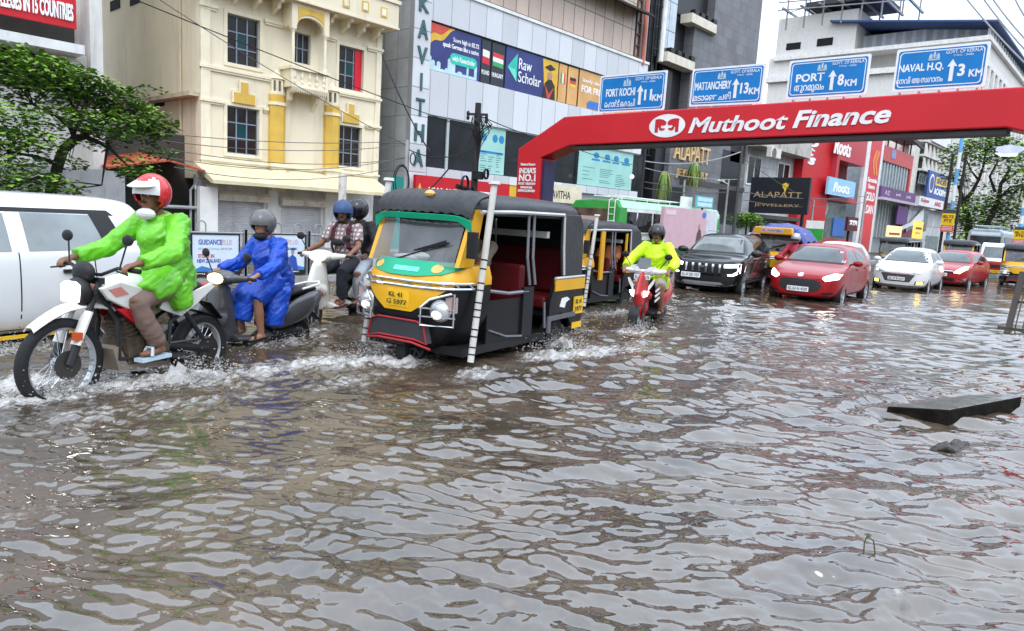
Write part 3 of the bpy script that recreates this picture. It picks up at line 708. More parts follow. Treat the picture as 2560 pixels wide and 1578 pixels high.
# long window band with film adverts
def panel(par, name, mt, a, b_, Y, t=.03):
    k = MB(); k.box(a[0], b_[0], Y - t, Y, a[1], b_[1]); return k.build(name, mt, par)
ba = thing('window_banner', 'long study-abroad advertising film along the upper window band of the white clad building', 'banner', (kx1, YB, zA0), world_coords=True)
navy = M('navy_film', (.035, .045, .17), .35, var=.25, scale=.8); teal = M('mint_film', (.03, .48, .38), .4); orange = M('orange_film', (.62, .34, .13), .4, var=.15, scale=1); 
bx = lambda x, y: fx(z3(x, y), YB - .01)
YA = YB + .05; H = zA1 - zA0
k = MB(); k.box(kx1, kx2, YB + .06, YB + .11, zA0, zA1); k.build('frame_backing', M('dark_frame', (.02, .018, .018), .4), ba)
xs_ = [kx1 + .02, bx(795, 400)[0], bx(868, 450)[0], bx(880, 450)[0], bx(972, 500)[0], bx(985, 500)[0], bx(1375, 650)[0], bx(1383, 650)[0], bx(1442, 650)[0], bx(1452, 650)[0], bx(1525, 680)[0], bx(1535, 700)[0], kx2]
panel(ba, 'navy_panel', navy, (xs_[0], zA0 + .02), (xs_[1], zA1 - .05), YA)
slate = M('slate_film', (.03, .035, .05), .3)
panel(ba, 'flag_panel', slate, (xs_[1] + .06, zA0 + .04), (xs_[2], zA1 - .08), YA); panel(ba, 'flag_panel', slate, (xs_[3], zA0 + .04), (xs_[4], zA1 - .08), YA)
panel(ba, 'navy_panel', navy, (xs_[5], zA0 + .02), (xs_[6], zA1 - .05), YA)
panel(ba, 'orange_panel', orange, (xs_[7], zA0 + .04), (xs_[8], zA1 - .07), YA); panel(ba, 'orange_panel', orange, (xs_[9], zA0 + .04), (xs_[10], zA1 - .07), YA); panel(ba, 'orange_panel', orange, (xs_[11], zA0 + .02), (xs_[12] - .1, zA1 - .05), YA)
F = lambda z, o=0: frame((0, YA - .032 - o, z), EX, EZ)
y0 = YA - .031
def flat(name, mt, polys, o=0., t=.006):
    k = MB()
    for p in polys: k.prism(p, 0, t, frame((0, y0 - o, 0), EX, EZ))
    return k.build(name, mt, ba)
def wave(xa, xb, top, amp, ph): return [(xa + (xb - xa) * i / 16, top + amp * math.sin(ph + 3.6 * i / 16) - .35 * H * i / 16 * 0) for i in range(17)]
w0 = xs_[0] + .03; w1_ = xs_[0] + (xs_[1] - xs_[0]) * .48
T1 = zA1 - .06
flat('gold_wave', M('gold_film', (.66, .40, .04), .4), [[(w0, T1), (w0, zA0 + .50 * H)] + [(w0 + (w1_ - w0) * i / 10, zA0 + H * (.50 + .42 * i / 10 + .05 * math.sin(i * .9))) for i in range(1, 10)] + [(w1_, T1)]], .001)
flat('red_wave', M('red_film2', (.55, .07, .05), .4), [[(w0, T1), (w0, zA0 + .70 * H)] + [(w0 + (w1_ * .92 + w0 * .08 - w0) * i / 10, zA0 + H * (.70 + .24 * i / 10 + .04 * math.sin(i * .9))) for i in range(1, 10)] + [(w1_ * .92 + w0 * .08, T1)]], .009)
rs = random.Random(4)
sk = [(xs_[0] + .03, zA0 + .03)]; x = xs_[0] + .03
while x < xs_[1] - .2:
    h = rs.choice([.12, .3, .08, .22, .34]) * H * .9; w = rs.uniform(.08, .28); sk += [(x, zA0 + h), (x + w * .5, zA0 + h * 1.15), (x + w, zA0 + h)]; x += w
sk.append((x, zA0 + .03)); flat('skyline', M('pale_cyan', (.45, .62, .66), .4), [sk], .001)
def tx(s, xa, xb, zb, zt, mt, name='lettering', bold=.01, shear=0., o=.008):
    k = MB(); k.text(s, (xa, y0 - o, zb), EX, EZ, xb - xa, zt - zb, bold, shear, ext=.006); return k.build(name, mt, ba)
wt = M('white_letters'); Wb = xs_[1] - xs_[0]
tx('Score high in IELTS', xs_[0] + .45 * Wb, xs_[1] - .12, zA0 + .68 * H, zA0 + .80 * H, wt); tx('speak German like a native', xs_[0] + .26 * Wb, xs_[1] - .12, zA0 + .53 * H, zA0 + .66 * H, wt)
a, b_ = xs_[0] + .40 * Wb, xs_[1] - .18; n = 8; zc_ = zA0 + .36 * H; rr_ = .115 * H
flat('pill_shape', teal, [[(a + rr_ - rr_ * math.sin(PI * i / n), zc_ - rr_ * math.cos(PI * i / n)) for i in range(n + 1)] + [(b_ - rr_ + rr_ * math.sin(PI * i / n), zc_ + rr_ * math.cos(PI * i / n)) for i in range(n + 1)]], .009)
tx('with Rawscholar', a + .12, b_ - .12, zc_ - .05 * H, zc_ + .06 * H, wt, o=.017)
for (xa, xb, c1, c2, c3, nm) in ((xs_[1] + .12, xs_[2] - .06, (.75, .75, .75), (.6, .03, .05), None, 'POLAND'), (xs_[3] + .06, xs_[4] - .06, (.6, .05, .05), (.75, .75, .75), (.05, .35, .12), 'HUNGARY')):
    cs = [c for c in (c1, c2, c3) if c]; zt = zA0 + .73 * H; hh = .30 * H / len(cs)
    for i, c in enumerate(cs):
        flat('flag_stripe', M('film_%d_%d_%d' % tuple(int(v * 99) for v in c), c, .4), [[(xa, zt - hh * i + .03), (xb, zt - hh * i + .0), (xb, zt - hh * (i + 1)), (xa, zt - hh * (i + 1) + .03)]], .001)
    tx(nm, xa - .02, xb + .02, zA0 + .2 * H, zA0 + .3 * H, wt)
W2 = xs_[6] - xs_[5]; cx, cz = xs_[5] + .13 * W2, zA0 + .52 * H
flat('arrow_logo', teal, [[(xs_[5] + .03 * W2, cz), (xs_[5] + .2 * W2, cz + .36 * H), (xs_[5] + .2 * W2, cz - .3 * H)]], .001)
flat('arrow_logo_light', M('light_mint', (.15, .66, .52), .4), [[(xs_[5] + .2 * W2, cz - .3 * H), (xs_[5] + .03 * W2, cz), (xs_[5] + .17 * W2, cz - .02 * H)]], .009)
tx('Raw', xs_[5] + .23 * W2, xs_[5] + .47 * W2, cz + .02 * H, cz + .27 * H, wt, bold=0); tx('Scholar', xs_[5] + .23 * W2, xs_[5] + .66 * W2, cz - .28 * H, cz - .03 * H, wt, bold=0)
gx0 = xs_[5] + .68 * W2; flat('ochre_arc', M('gold_film'), [[(gx0, T1 - .02), (gx0 + .04 * W2, zA0 + .4 * H), (gx0 + .08 * W2, zA0 + .03), (xs_[6] - .02, zA0 + .03), (xs_[6] - .02, T1 - .02)]], .001)
gc = xs_[5] + .83 * W2   # graduate figure printed on the film
flat('gown', M('gown_film', (.03, .022, .02), .5), [[(gc - .13 * W2, zA0 + .04), (gc - .09 * W2, zA0 + .38 * H), (gc - .02 * W2, zA0 + .5 * H), (gc + .04 * W2, zA0 + .5 * H), (gc + .11 * W2, zA0 + .36 * H), (gc + .13 * W2, zA0 + .04)]], .009)
flat('red_stole', M('red_film2'), [[(gc - .10 * W2, zA0 + .36 * H), (gc, zA0 + .14 * H), (gc + .1 * W2, zA0 + .34 * H), (gc + .06 * W2, zA0 + .2 * H), (gc + .01 * W2, zA0 + .04), (gc - .03 * W2, zA0 + .04)]], .017)
flat('printed_face', M('skin_film', (.45, .25, .16), .5), [[(gc + .05 * W2 * math.sin(2 * PI * i / 12), zA0 + .58 * H + .1 * H * math.cos(2 * PI * i / 12)) for i in range(12)]], .017)
flat('mortarboard', M('gown_film'), [[(gc - .11 * W2, zA0 + .76 * H), (gc, zA0 + .70 * H), (gc + .11 * W2, zA0 + .77 * H), (gc, zA0 + .86 * H)]], .017)
for xa, xb, cs in ((xs_[7], xs_[8], ((.05, .35, .12), (.75, .75, .75), (.6, .06, .05))), (xs_[9], xs_[10], None)):
    wq = xb - xa
    if cs:
        for i, c in enumerate(cs): flat('flag_stripe', M('film_%d_%d_%d' % tuple(int(v * 99) for v in c), c, .4), [[(xa + wq * (.2 + .2 * i), zA0 + .5 * H), (xa + wq * (.4 + .2 * i), zA0 + .48 * H), (xa + wq * (.4 + .2 * i), zA0 + .73 * H), (xa + wq * (.2 + .2 * i), zA0 + .75 * H)]], .001)
    else:
        for i, c in enumerate(((.02, .02, .02), (.6, .05, .05), (.7, .5, .05))): flat('flag_stripe', M('film_%d_%d_%d' % tuple(int(v * 99) for v in c), c, .4), [[(xa + wq * .2, zA0 + H * (.7 - .08 * i)), (xa + wq * .8, zA0 + H * (.7 - .08 * i)), (xa + wq * .8, zA0 + H * (.62 - .08 * i)), (xa + wq * .2, zA0 + H * (.62 - .08 * i))]], .001)
tx('Study abroad', xs_[11] + .2, xs_[11] + 2.2, zA0 + .66 * H, zA0 + .78 * H, wt); tx('FOR FREE', xs_[11] + .2, xs_[11] + 2.0, zA0 + .42 * H, zA0 + .6 * H, wt, bold=.02)
flat('blue_pill', M('blue_film', (.04, .16, .5), .4), [[(xs_[11] + .7, zA0 + .06), (xs_[11] + 2.2, zA0 + .06), (xs_[11] + 2.2, zA0 + .24 * H), (xs_[11] + .85, zA0 + .24 * H), (xs_[11] + .7, zA0 + .16 * H)]], .001)
# mint posters in the lower windows
mint = M('mint_poster', (.33, .58, .53), .35, var=.08, scale=1); blue_ink = M('blue_ink', (.02, .22, .45), .45); dark_ink = M('dark_ink', (.04, .13, .16), .5)
def poster(label, pa, pb, rich):
    a, b_ = fx(pa), fx(pb); t = thing('window_poster', label, 'poster', (a[0], YB, b_[2]), world_coords=True); Y = YB + .06
    x0, x1, za, zb = a[0], b_[0], zB0 + .03, zB1 - .06; k = MB(); k.box(x0, x1, Y - .02, Y, za, zb); k.build('poster_sheet', mint, t); W, H_ = x1 - x0, zb - za; r = random.Random(rich)
    k = MB(); q = MB(); Y -= .024
    if rich == 1:
        for u in (.18, .60, .85): k.prism([(x0 + W * u + .1 * W * math.cos(i * PI / 8), zb - H_ * .22 + .09 * H_ * math.sin(i * PI / 8)) for i in range(16)], 0, .004, frame((0, Y + .003, 0), EX, EZ))
        k.box(x0 + .03, x1 - .1, Y, Y + .003, zb - H_ * .56, zb - H_ * .51)
    else:
        for u, w in ((.22, .16), (.42, .16), (.60, .14), (.78, .18)):
            k.box(x0 + W * u, x0 + W * (u + w * .9), Y, Y + .003, zb - H_ * .34, zb - H_ * .29)
            k.prism([(x0 + W * (u + w * .5) + .05 * W * math.cos(i * PI / 6), zb - H_ * .2 + .08 * H_ * math.sin(i * PI / 6)) for i in range(12)], 0, .003, frame((0, Y + .003, 0), EX, EZ))
    for j in range(9):
        for c in range(3):
            if r.random() < .8: q.box(x0 + W * (.08 + .3 * c), x0 + W * (.08 + .3 * c + r.uniform(.1, .24)), Y, Y + .003, za + H_ * (.06 + .05 * j), za + H_ * (.06 + .05 * j + .012))
    k.build('printed_picture', blue_ink, t); q.build('printed_text', dark_ink, t)
poster('mint green poster with three blue roundels in the window behind the dark utility pole', z3(790, 950), z3(968, 1330), 1)
poster('wide mint green poster with blue pictures seen under the red gantry beam', (1451, 365), (1578, 480), 2)
# red shop fascia below
fs = thing('shop_fascia', 'red fascia sign with yellow flame emblem along the bottom of the white clad building', 'sign', (kx1, YB, zS - .9), world_coords=True)
xe = fx(z3(945, 1420))[0]; xf = fx(z3(1040, 1430))[0]
k = MB(); k.box(kx0 + .05, xe, YB - .5, YB - .35, zS - .95, zS); k.build('fascia_board', red_sign, fs)
k = MB(); k.box(xe, xf + .3, YB - .49, YB - .35, zS - .95, zS - .06); k.build('yellow_end_panel', M('yellow_vinyl', (.68, .42, .03), .4), fs)
a = onY(*z3(330, 1375), YB - .5); s_ = .012
fl = [(0, 0), (.18, .5), (.36, .04), (.30, -.12), (.05, -.28), (-.14, -.42), (-.10, -.12)]
k = MB(); k.prism([(a[0] - .18 + u, a[2] - .52 + v * .95) for u, v in fl], 0, .02, frame((0, YB - .5, 0), EX, EZ)); k.build('flame_emblem', M('yellow_vinyl'), fs)
a = onY(*z3(395, 1462), YB - .5); b_ = onY(*z3(840, 1500), YB - .5)
k = MB(); k.text('KLM AXIVA FINVEST', (a[0], YB - .5, zS - .95 + .12), EX, EZ, (b_[0] - a[0]) * 1.05, .42, .02, ext=.03); k.build('lettering', wt, fs)
tp = MB(); p, q = onY(*z3(120, 1330), YB - .3), onY(*z3(212, 1500), YB - .3); tp.box(p[0], q[0], YB - .3, YB - .2, -.2, p[2]); tag(tp.build('green_hoarding', M('green_sheet', (.015, .22, .18), .5)), 'plain green hoarding panel beside the grey corner pier', 'hoarding')
sgn = thing('name_board', 'small cream name board beneath the mint poster', 'sign', onY(*z3(1270, 1385), YB - .3), world_coords=True)
p, q = onY(*z3(1272, 1385), YB - .3), onY(*z3(1560, 1420), YB - .3); k = MB(); k.box(p[0], q[0], YB - .3, YB - .2, p[2] - .8, p[2]); k.build('board', M('cream_board', (.68, .60, .44), .5), sgn)
k = MB(); k.text('KAVITHA', (p[0] + .35, YB - .302, p[2] - .62), EX, EZ, 1.6, .36, .0, ext=.01); k.build('lettering', M('black_ink', (.03, .02, .02), .5), sgn)

# ------------------------------------------------------------------ dark stone tower
tw_k = YB / 20
tX = lambda x: x * tw_k
tZ = lambda z: CAM_H + (z - CAM_H) * tw_k
tw = thing('stone_tower', 'tall dark stone jewellery tower with glass strip and cream ledges', 'building', (tX(32.4), YB, -.1), world_coords=True)
stone = M('grey_stone_cladding', (.155, .155, .165), .5, var=.18, scale=.9, streak=.35, dirt=(.07, .06, .06), brick=(1.15, .62, .5, .012, .55, 'X'), stretch=(2.5, 2.5, .3))
k = MB(); k.box(tX(35.6), tX(43.6), YB, YB + 8, -.3, tZ(12.62)); k.box(tX(37.66), tX(43.6), YB + .002, YB + 8, tZ(12.62), 26); k.box(tX(34.2), tX(35.6), YB + .01, YB + .6, -.3, tZ(7.6)); k.build('stone_wall', stone, tw)
k = MB(); k.box(tX(33.3), tX(37.66), YB + .5, YB + 8, tZ(12.62), 26); k.box(tX(33.3), tX(35.6), YB + .6, YB + 8, -.3, tZ(12.6)); k.box(tX(33.2), tX(34.2), YB + .3, YB + .6, -.3, tZ(9.6)); k.build('black_recess', M('black_composite', (.022, .022, .026), .35), tw)
k = MB(); k.box(tX(32.3), tX(33.8), YB + .1, YB + 6, tZ(10.0), 26); k.build('glass_strip', M('silver_glass', (.42, .46, .50), .08, metal=.75, brick=(.75, 1.5, 0, .02, .15, 'X')), tw)
k = MB(); k.box(tX(31.6), tX(32.3), YB + .3, YB + 6, -.3, 26); k.build('dark_service_bay', M('black_composite'), tw)
k = MB()
for x in (tX(31.62), tX(32.1)): k.box(x, x + .05, YB + .02, YB + .1, tZ(5), 26)
z = tZ(5)
while z < 25: k.box(tX(31.62), tX(32.3), YB + .03, YB + .08, z, z + .05); z += 1.1
k.build('steel_ladder', black_paint, tw)
k = MB(); k.tube([(tX(32.38), YB - .05, tZ(9.7)), (tX(32.45), YB - .05, 26)], .14, 8); k.build('white_pipe', white_paint, tw)
cl = M('cream_ledge', (.66, .60, .50), .6, streak=.3)
for xa, xb, z in ((32.6, 35.75, 10.05), (34.7, 37.8, 12.42)):
    k = MB(); k.prism([(tX(xa), 0), (tX(xb), 0), (tX(xb), .55), (tX(xb) - .35, .72), (tX(xa), .72)], tZ(z) - .28, tZ(z) + .2, Matrix(((1, 0, 0, 0), (0, -1, 0, YB + .4), (0, 0, 1, 0), (0, 0, 0, 1)))); lg = k.build('ledge', cl, tw)
    k = MB()
    for i in range(4):
        x = tX(xa) + .5 + i * .75; k.box(x, x + .42, YB - .2, YB + .1, tZ(z) + .3, tZ(z) + .52); k.box(x + .18, x + .24, YB - .05, YB, tZ(z) + .2, tZ(z) + .3)
    k.build('floodlight', black_paint, lg)
k = MB(); k.box(tX(41.3), tX(43.3), YB - .02, YB + .02, tZ(5.6), tZ(6.9)); k.box(tX(34.3), tX(36), YB - .02, YB, -.3, tZ(3.6)); k.box(tX(40.3), tX(42.6), YB - .02, YB, tZ(1.8), tZ(6.2)); k.build('dark_opening', M('black_composite'), tw)
k = MB(); k.box(tX(35.5), tX(43.7), YB - .04, YB, tZ(3.85), tZ(4.15)); k.build('string_band', M('dark_stone_band', (.07, .065, .065), .5), tw)
gold = M('gold_letters', (.72, .50, .24), .3, metal=.35)
lt = thing('wall_lettering', 'gold capital letters fixed on the dark stone tower between the hanging palms', 'sign', (tX(36), YB - .05, tZ(5.4)), world_coords=True)
for s, pa, pb, hh in (('ALAPATT', z4(620, 1190), z4(885, 1240), .95), ('JEWELLERY', z4(635, 1338), z4(850, 1380), .55)):
    a, b_ = fx(pa, YB - .08), fx(pb, YB - .08)
    if s[0] == 'J': b_ = fx(z4(870, 1380), YB - .08)
    k = MB(); k.text(s, (a[0], YB - .06, a[2] - (.05)), EX, EZ, (b_[0] - a[0]), hh, .0, ext=.05); k.build('lettering', gold, lt)
# hanging palms on the tower ledge
def hang_palm(px_, py_, n, Lh, label, seed):
    r = random.Random(seed); p = fx((px_, py_), YB - .6); t = thing('hanging_palm', label, 'plant', (p[0], p[1], p[2] - .9))
    k = MB()
    for i in range(n):
        a = r.uniform(0, 2 * PI); L_ = Lh * r.uniform(.6, 1.1); dr = r.uniform(.25, .65); pts = [(dr * u * math.cos(a), dr * u * math.sin(a) * .8, .55 * L_ * u * (1.15 - u) * 2 * .5 - L_ * u * u * .85) for u in (0, .25, .5, .75, 1)]
        for j in range(4):
            w0, w1 = (.04, .055, .045, .03, .004)[j], (.04, .055, .045, .03, .004)[j + 1]; q = Vector((-math.sin(a), math.cos(a), 0)); A, B = Vector(pts[j]), Vector(pts[j + 1])
            k.add([A + q * w0, A - q * w0, B - q * w1, B + q * w1], [(0, 1, 2, 3)], r.choice((0, 0, 1)))
    k.v = [(a, b_, c + .9) for a, b_, c in k.v]
    k.build('frond', [M('palm_leaf', (.10, .19, .04), .5, var=.4), M('palm_leaf_dry', (.28, .28, .06), .5, var=.3)], t)
    k = MB(); k.lathe([(.05, .0), (.16, .03), (.2, .28), (.0, .3)], Matrix.Translation((0, 0, .58)), 12); k.beam((0, 0, .6), (0, .6, .5), .05); k.build('planter', M('planter_black', (.03, .03, .03), .6), t)
hang_palm(1662, 435, 110, 1.9, 'drooping green palm in planter on the dark tower, left of the gold letters', 1)
hang_palm(1738, 412, 130, 1.8, 'drooping yellow-green palm partly covering the gold letters on the dark tower', 2)

# ------------------------------------------------------------------ mouldy concrete building, air conditioner, black jewellery board
mould = M('mouldy_concrete', (.44, .42, .38), .85, var=.15, streak=1., dirt=(.06, .055, .04), stretch=(1.2, 1.2, .5), bump=.2)
cbx0, cbx1 = tX(43.6), tX(51.9)
gb = thing('concrete_building', 'low grey building with black mould stains between the dark tower and the red block', 'building', (cbx0, YB, -.1), world_coords=True)
k = MB(); k.box(cbx0, cbx1, YB - 1.0, YB + 4, tZ(6.75), tZ(8.6)); k.build('parapet', mould, gb)
k = MB(); k.box(cbx0, cbx1, YB + .2, YB + 6, -.3, tZ(6.75)); k.build('wall', M('pale_grey_wall', (.46, .47, .48), .7, brick=(1.4, 3, 0, .02, .6, 'X'), streak=.3), gb)
for xa, xb in ((44.2, 46.3), (49.0, 51.2)): window(gb, tX(xa), tX(xb), tZ(4.4), tZ(6.3), YB + .17, 2, 1, white_paint, black_glass, .12)
k = MB(); k.box(cbx0 + .2, cbx1, YB - .9, YB + .2, tZ(2.3), tZ(2.55)); k.build('shop_canopy', M('dark_panel'), gb)
k = MB(); k.box(tX(46.8), tX(50), YB + .12, YB + .2, .6, tZ(2.2)); k.build('shop_glass', black_glass, gb)
ac = thing('air_conditioner', 'white air conditioner outdoor unit hung on the mouldy concrete parapet', 'air conditioner', fx(r3(372, 300), YB - 1.3), world_coords=True)
p, q = fx(r3(372, 300), YB - 1.3), fx(r3(505, 215), YB - 1.3); k = MB(); k.box(p[0], q[0], YB - 1.32, YB - 1.01, p[2], q[2]); k.build('casing', M('ac_white', (.62, .61, .57), .5, streak=.2), ac)
c = fx(r3(422, 260), YB - 1.34); k = MB(); k.prism([(c[0] + .34 * math.cos(i * PI / 10), c[2] + .34 * math.sin(i * PI / 10)) for i in range(20)], 0, .02, frame((0, YB - 1.32, 0), EX, EZ)); k.build('fan_grille', M('fan_brown', (.16, .12, .09), .6), ac)
XJ = 46.0
jb = thing('jewellery_board', 'large black board with gold lettering and a yellow emblem', 'sign', (XJ, 18.6, -.1), world_coords=True)
jc = [onX(1879, 445, XJ), onX(2028, 441, XJ), onX(2018, 531, XJ), onX(1867, 533, XJ)]
ya, yb = jc[0][1], jc[1][1]; zt, zb_ = jc[0][2] + .05, jc[3][2] + .05
k = MB(); k.box(XJ, XJ + .25, yb, ya, zb_, zt); k.build('board', M('black_vinyl', (.022, .024, .03), .3, bump=.1, bscale=3), jb)
k = MB(); 
for y in (ya - .3, yb + .3): k.box(XJ + .02, XJ + .2, y - .08, y + .08, -.3, zb_)
k.build('post', black_paint, jb)
dy = (0, -1, 0)
def jp(u, v): return ya + (yb - ya) * u, zb_ + (zt - zb_) * v
for s, u0, u1, v0, v1, mt in (('ALAPATT', .07, .88, .44, .60, gold), ('JEWELLERY', .1, .86, .17, .27, gold)):
    y1, a1 = jp(u0, v0); y2, a2 = jp(u1, v1); k = MB(); k.text(s, (XJ - .002, y1, a1), dy, EZ, y1 - y2, a2 - a1, -.01, ext=.02); k.build('lettering', mt, jb)
y1, a1 = jp(.60, .84); k = MB(); k.prism([(u * .42, v * .42) for u, v in ((-.5, .1), (-.2, .22), (0, .35), (.3, .15), (.5, .2), (.42, -.3), (.15, -.7), (.05, -1.3), (-.12, -.75), (-.42, -.35))], 0, .03, frame((XJ - .002, y1, a1 - .1), dy, EZ)); k.build('emblem', M('emblem_yellow', (.75, .52, .05), .4), jb)

# ------------------------------------------------------------------ red shop block
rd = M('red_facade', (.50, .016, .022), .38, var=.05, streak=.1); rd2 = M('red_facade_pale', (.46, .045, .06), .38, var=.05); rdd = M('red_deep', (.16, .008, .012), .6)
rb = thing('red_building', 'bright red shop building with white script letters beside the black board', 'building', (tX(51.9), YB, -.1), world_coords=True)
k = MB(); k.box(tX(51.9), tX(57.7), YB - .5, YB + 6, -.3, tZ(10.0)); k.build('red_pier', rd, rb)
k = MB(); k.box(tX(57.7), tX(64.5), YB - .9, YB + 6, tZ(7.3), tZ(10.0)); k.build('sign_box', rd2, rb)
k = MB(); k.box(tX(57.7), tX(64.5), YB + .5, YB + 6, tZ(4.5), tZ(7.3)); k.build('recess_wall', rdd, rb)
k = MB(); k.box(tX(57.7), tX(58.3), YB - .9, YB + .5, tZ(4.4), tZ(7.3)); k.box(tX(57.7), tX(64.5), YB - .6, YB + .6, tZ(4.2), tZ(4.6)); k.build('red_return', rd2, rb)
k = MB(); k.box(tX(57.7), tX(64.5), YB + .2, YB + 6, tZ(1.2), tZ(4.2)); k.build('shop_window', M('shop_glass_green', (.10, .14, .13), .1, var=.4), rb)
k = MB(); k.box(tX(61.5), tX(64.4), YB + .1, YB + .2, tZ(1.4), tZ(2.9)); k.build('blue_poster', M('blue_film'), rb)
k = MB(); p = fx(r3(1040, 880), YB + .15); k.ball((p[0], YB + .15, p[2] - .2), (.9, .03, .8), 14, 8); k.ball((p[0] - .3, YB + .14, p[2] - .9), (.7, .03, .6), 14, 8); k.build('white_display', M('pale_display', (.5, .55, .5), .5, var=.3), rb)
k = MB(); k.box(tX(52), tX(64.5), YB - .55, YB - .4, -.3, tZ(1.2)); k.build('red_plinth', rd2, rb)
k = MB()
for ch, ya_, yb_ in (('o', 165, 75), ('t', 282, 180), ('s', 392, 295)):
    a = fx(r3(825, ya_), YB - .52); b_ = fx(r3(825, yb_), YB - .52); c = fx(r3(960, (ya_ + yb_) / 2), YB - .52); k.text(ch, (a[0], YB - .502, a[2]), EX, EZ, (c[0] - a[0]) * {'o': 1, 't': .62, 's': .7}[ch], b_[2] - a[2], .045, .25, ext=.04)
a, b_ = fx(r3(1150, 245), YB - .92), fx(r3(1345, 300), YB - .92); k.text('Roots', (a[0], YB - .902, a[2] - .1), EX, EZ, b_[0] - a[0], 1.25, .03, .2, ext=.04); k.build('lettering', wt, rb)
lbx = thing('light_box', 'pale blue lettered light box on the red shop building', 'sign', fx(r3(1060, 740), YB - .95), world_coords=True)
p, q = fx(r3(1065, 550), YB - .95), fx(r3(1370, 800), YB - .95); k = MB(); k.box(p[0], q[0], YB - 1.1, YB - .92, q[2] - .1, p[2] + .05); k.build('box', M('pale_blue_box', (.30, .55, .74), .35, var=.08), lbx)
k = MB(); k.text('Roots', (p[0] + 1.2, YB - 1.102, q[2] + .15), EX, EZ, 4.0, .8, .03, .2, ext=.03); k.build('lettering', wt, lbx)
gs = thing('gold_loan_sign', 'tall red and white vertical sign reading GOLD LOAN', 'sign', (tX(65), YB - .6, 0), world_coords=True)
gx0, gx1 = tX(65.0), tX(69.7); k = MB(); k.box(gx0, gx1, YB - .8, YB - .5, -.3, tZ(11)); k.build('white_board', M('white_vinyl', (.7, .7, .71), .4), gs)
k = MB(); k.box(gx0 + 1.0, gx1 - .75, YB - .82, YB - .8, -.3, tZ(11)); k.build('red_band', M('red_vinyl_bright', (.58, .035, .05), .4), gs)
k = MB()
for dx in (0, .75):
    x = gx0 + 1.9 + dx; za = tZ(6.9); k.prism([(x + .75, za + 2.2), (x + 1.15, za + 2.2), (x + .45, za + 1.1), (x + 1.15, za), (x + .75, za), (x, za + 1.1)], 0, .02, frame((0, YB - .82, 0), EX, EZ))
k.build('chevron_emblem', M('orange_vinyl', (.72, .25, .03), .4), gs)
k = MB()
for s, v0, h, w in (('Karnataka', 6.2, .42, 2.7), ('Finance', 5.65, .42, 2.0), ('GOLD', 4.6, .8, 2.6), ('LOAN', 3.5, .8, 2.6)):
    k.text(s, (gx0 + 1.12 + (2.8 - w) / 2, YB - .822, tZ(v0)), EX, EZ, w, h, .02, ext=.02)
k.build('lettering', wt, gs)
# ------------------------------------------------------------------ red parapet building with grey fins
fb = thing('fin_building', 'building with vertical grey fins under a red parapet, beyond the GOLD LOAN sign', 'building', (tX(70), YB, -.1), world_coords=True)
k = MB(); k.box(tX(70), tX(81.6), YB - .4, YB + 6, tZ(8.5), tZ(9.85)); k.box(tX(81), tX(81.6), YB - .4, YB + 6, -.3, tZ(8.5)); k.build('red_parapet', M('faded_red', (.52, .085, .085), .5, streak=.2), fb)
k = MB(); k.box(tX(70), tX(81), YB + .4, YB + 6, -.3, tZ(8.5)); k.build('back_wall', M('blue_grey_wall', (.30, .34, .36), .6), fb)
k = MB()
for i in range(11): x = tX(70.2) + i * 1.03; k.box(x, x + .5, YB - .3, YB + .4, tZ(6.1), tZ(8.5))
for i in range(11): x = tX(70.2) + i * 1.03; k.box(x, x + .3, YB - .1, YB + .4, tZ(1.5), tZ(5.1))
k.build('fin', M('fin_grey', (.33, .38, .40), .5), fb)
k = MB(); k.box(tX(69), tX(82), YB - 1.1, YB + 1, tZ(11.0), tZ(11.2)); 
for i in range(5): k.box(tX(70) + i * 2.8, tX(70) + i * 2.8 + .12, YB - .3, YB - .18, tZ(9.85), tZ(11))
k.beam((tX(69.5), YB - 1, tZ(11.9)), (tX(82), YB - 1, tZ(10.7)), .25); k.build('roof_shed', M('dark_steel', (.06, .06, .06), .6), fb)
k = MB(); k.box(tX(73.6), tX(75), YB - .44, YB - .4, tZ(8.9), tZ(9.7)); k.build('shield_emblem', M('blue_white_plate', (.25, .28, .5), .5), fb)
ps = thing('purple_fascia', 'purple shop fascia below the grey fins', 'sign', (tX(70), YB - .8, tZ(5)), world_coords=True)
k = MB(); k.box(tX(69.8), tX(82), YB - 1.0, YB - .4, tZ(5.15), tZ(6.1)); k.build('fascia_board', M('purple_vinyl', (.13, .05, .17), .45), ps)
k = MB(); k.box(tX(69.8), tX(82), YB - 1.3, YB - .4, tZ(4.9), tZ(5.13)); k.build('pale_soffit', M('pale_lilac', (.5, .46, .55), .5), ps)
k = MB()
for i in range(3): k.text(('Shop', 'beauty', 'fashion')[i] if 0 else ('AZ', 'jewels', 'jewels')[i], (tX(71) + i * 3.9, YB - 1.002, tZ(5.4)), EX, EZ, 1.7, .42, .01, ext=.02)
k.build('lettering', M('lilac_letters', (.6, .5, .65), .5), ps)
ph = MB(); ph.box(tX(77), tX(80.8), YB - .75, YB - .6, tZ(2.9), tZ(4.7)); tag(ph.build('purple_hoarding', M('purple_vinyl2', (.12, .03, .2), .45)), 'plain deep purple hoarding below the purple fascia', 'hoarding')
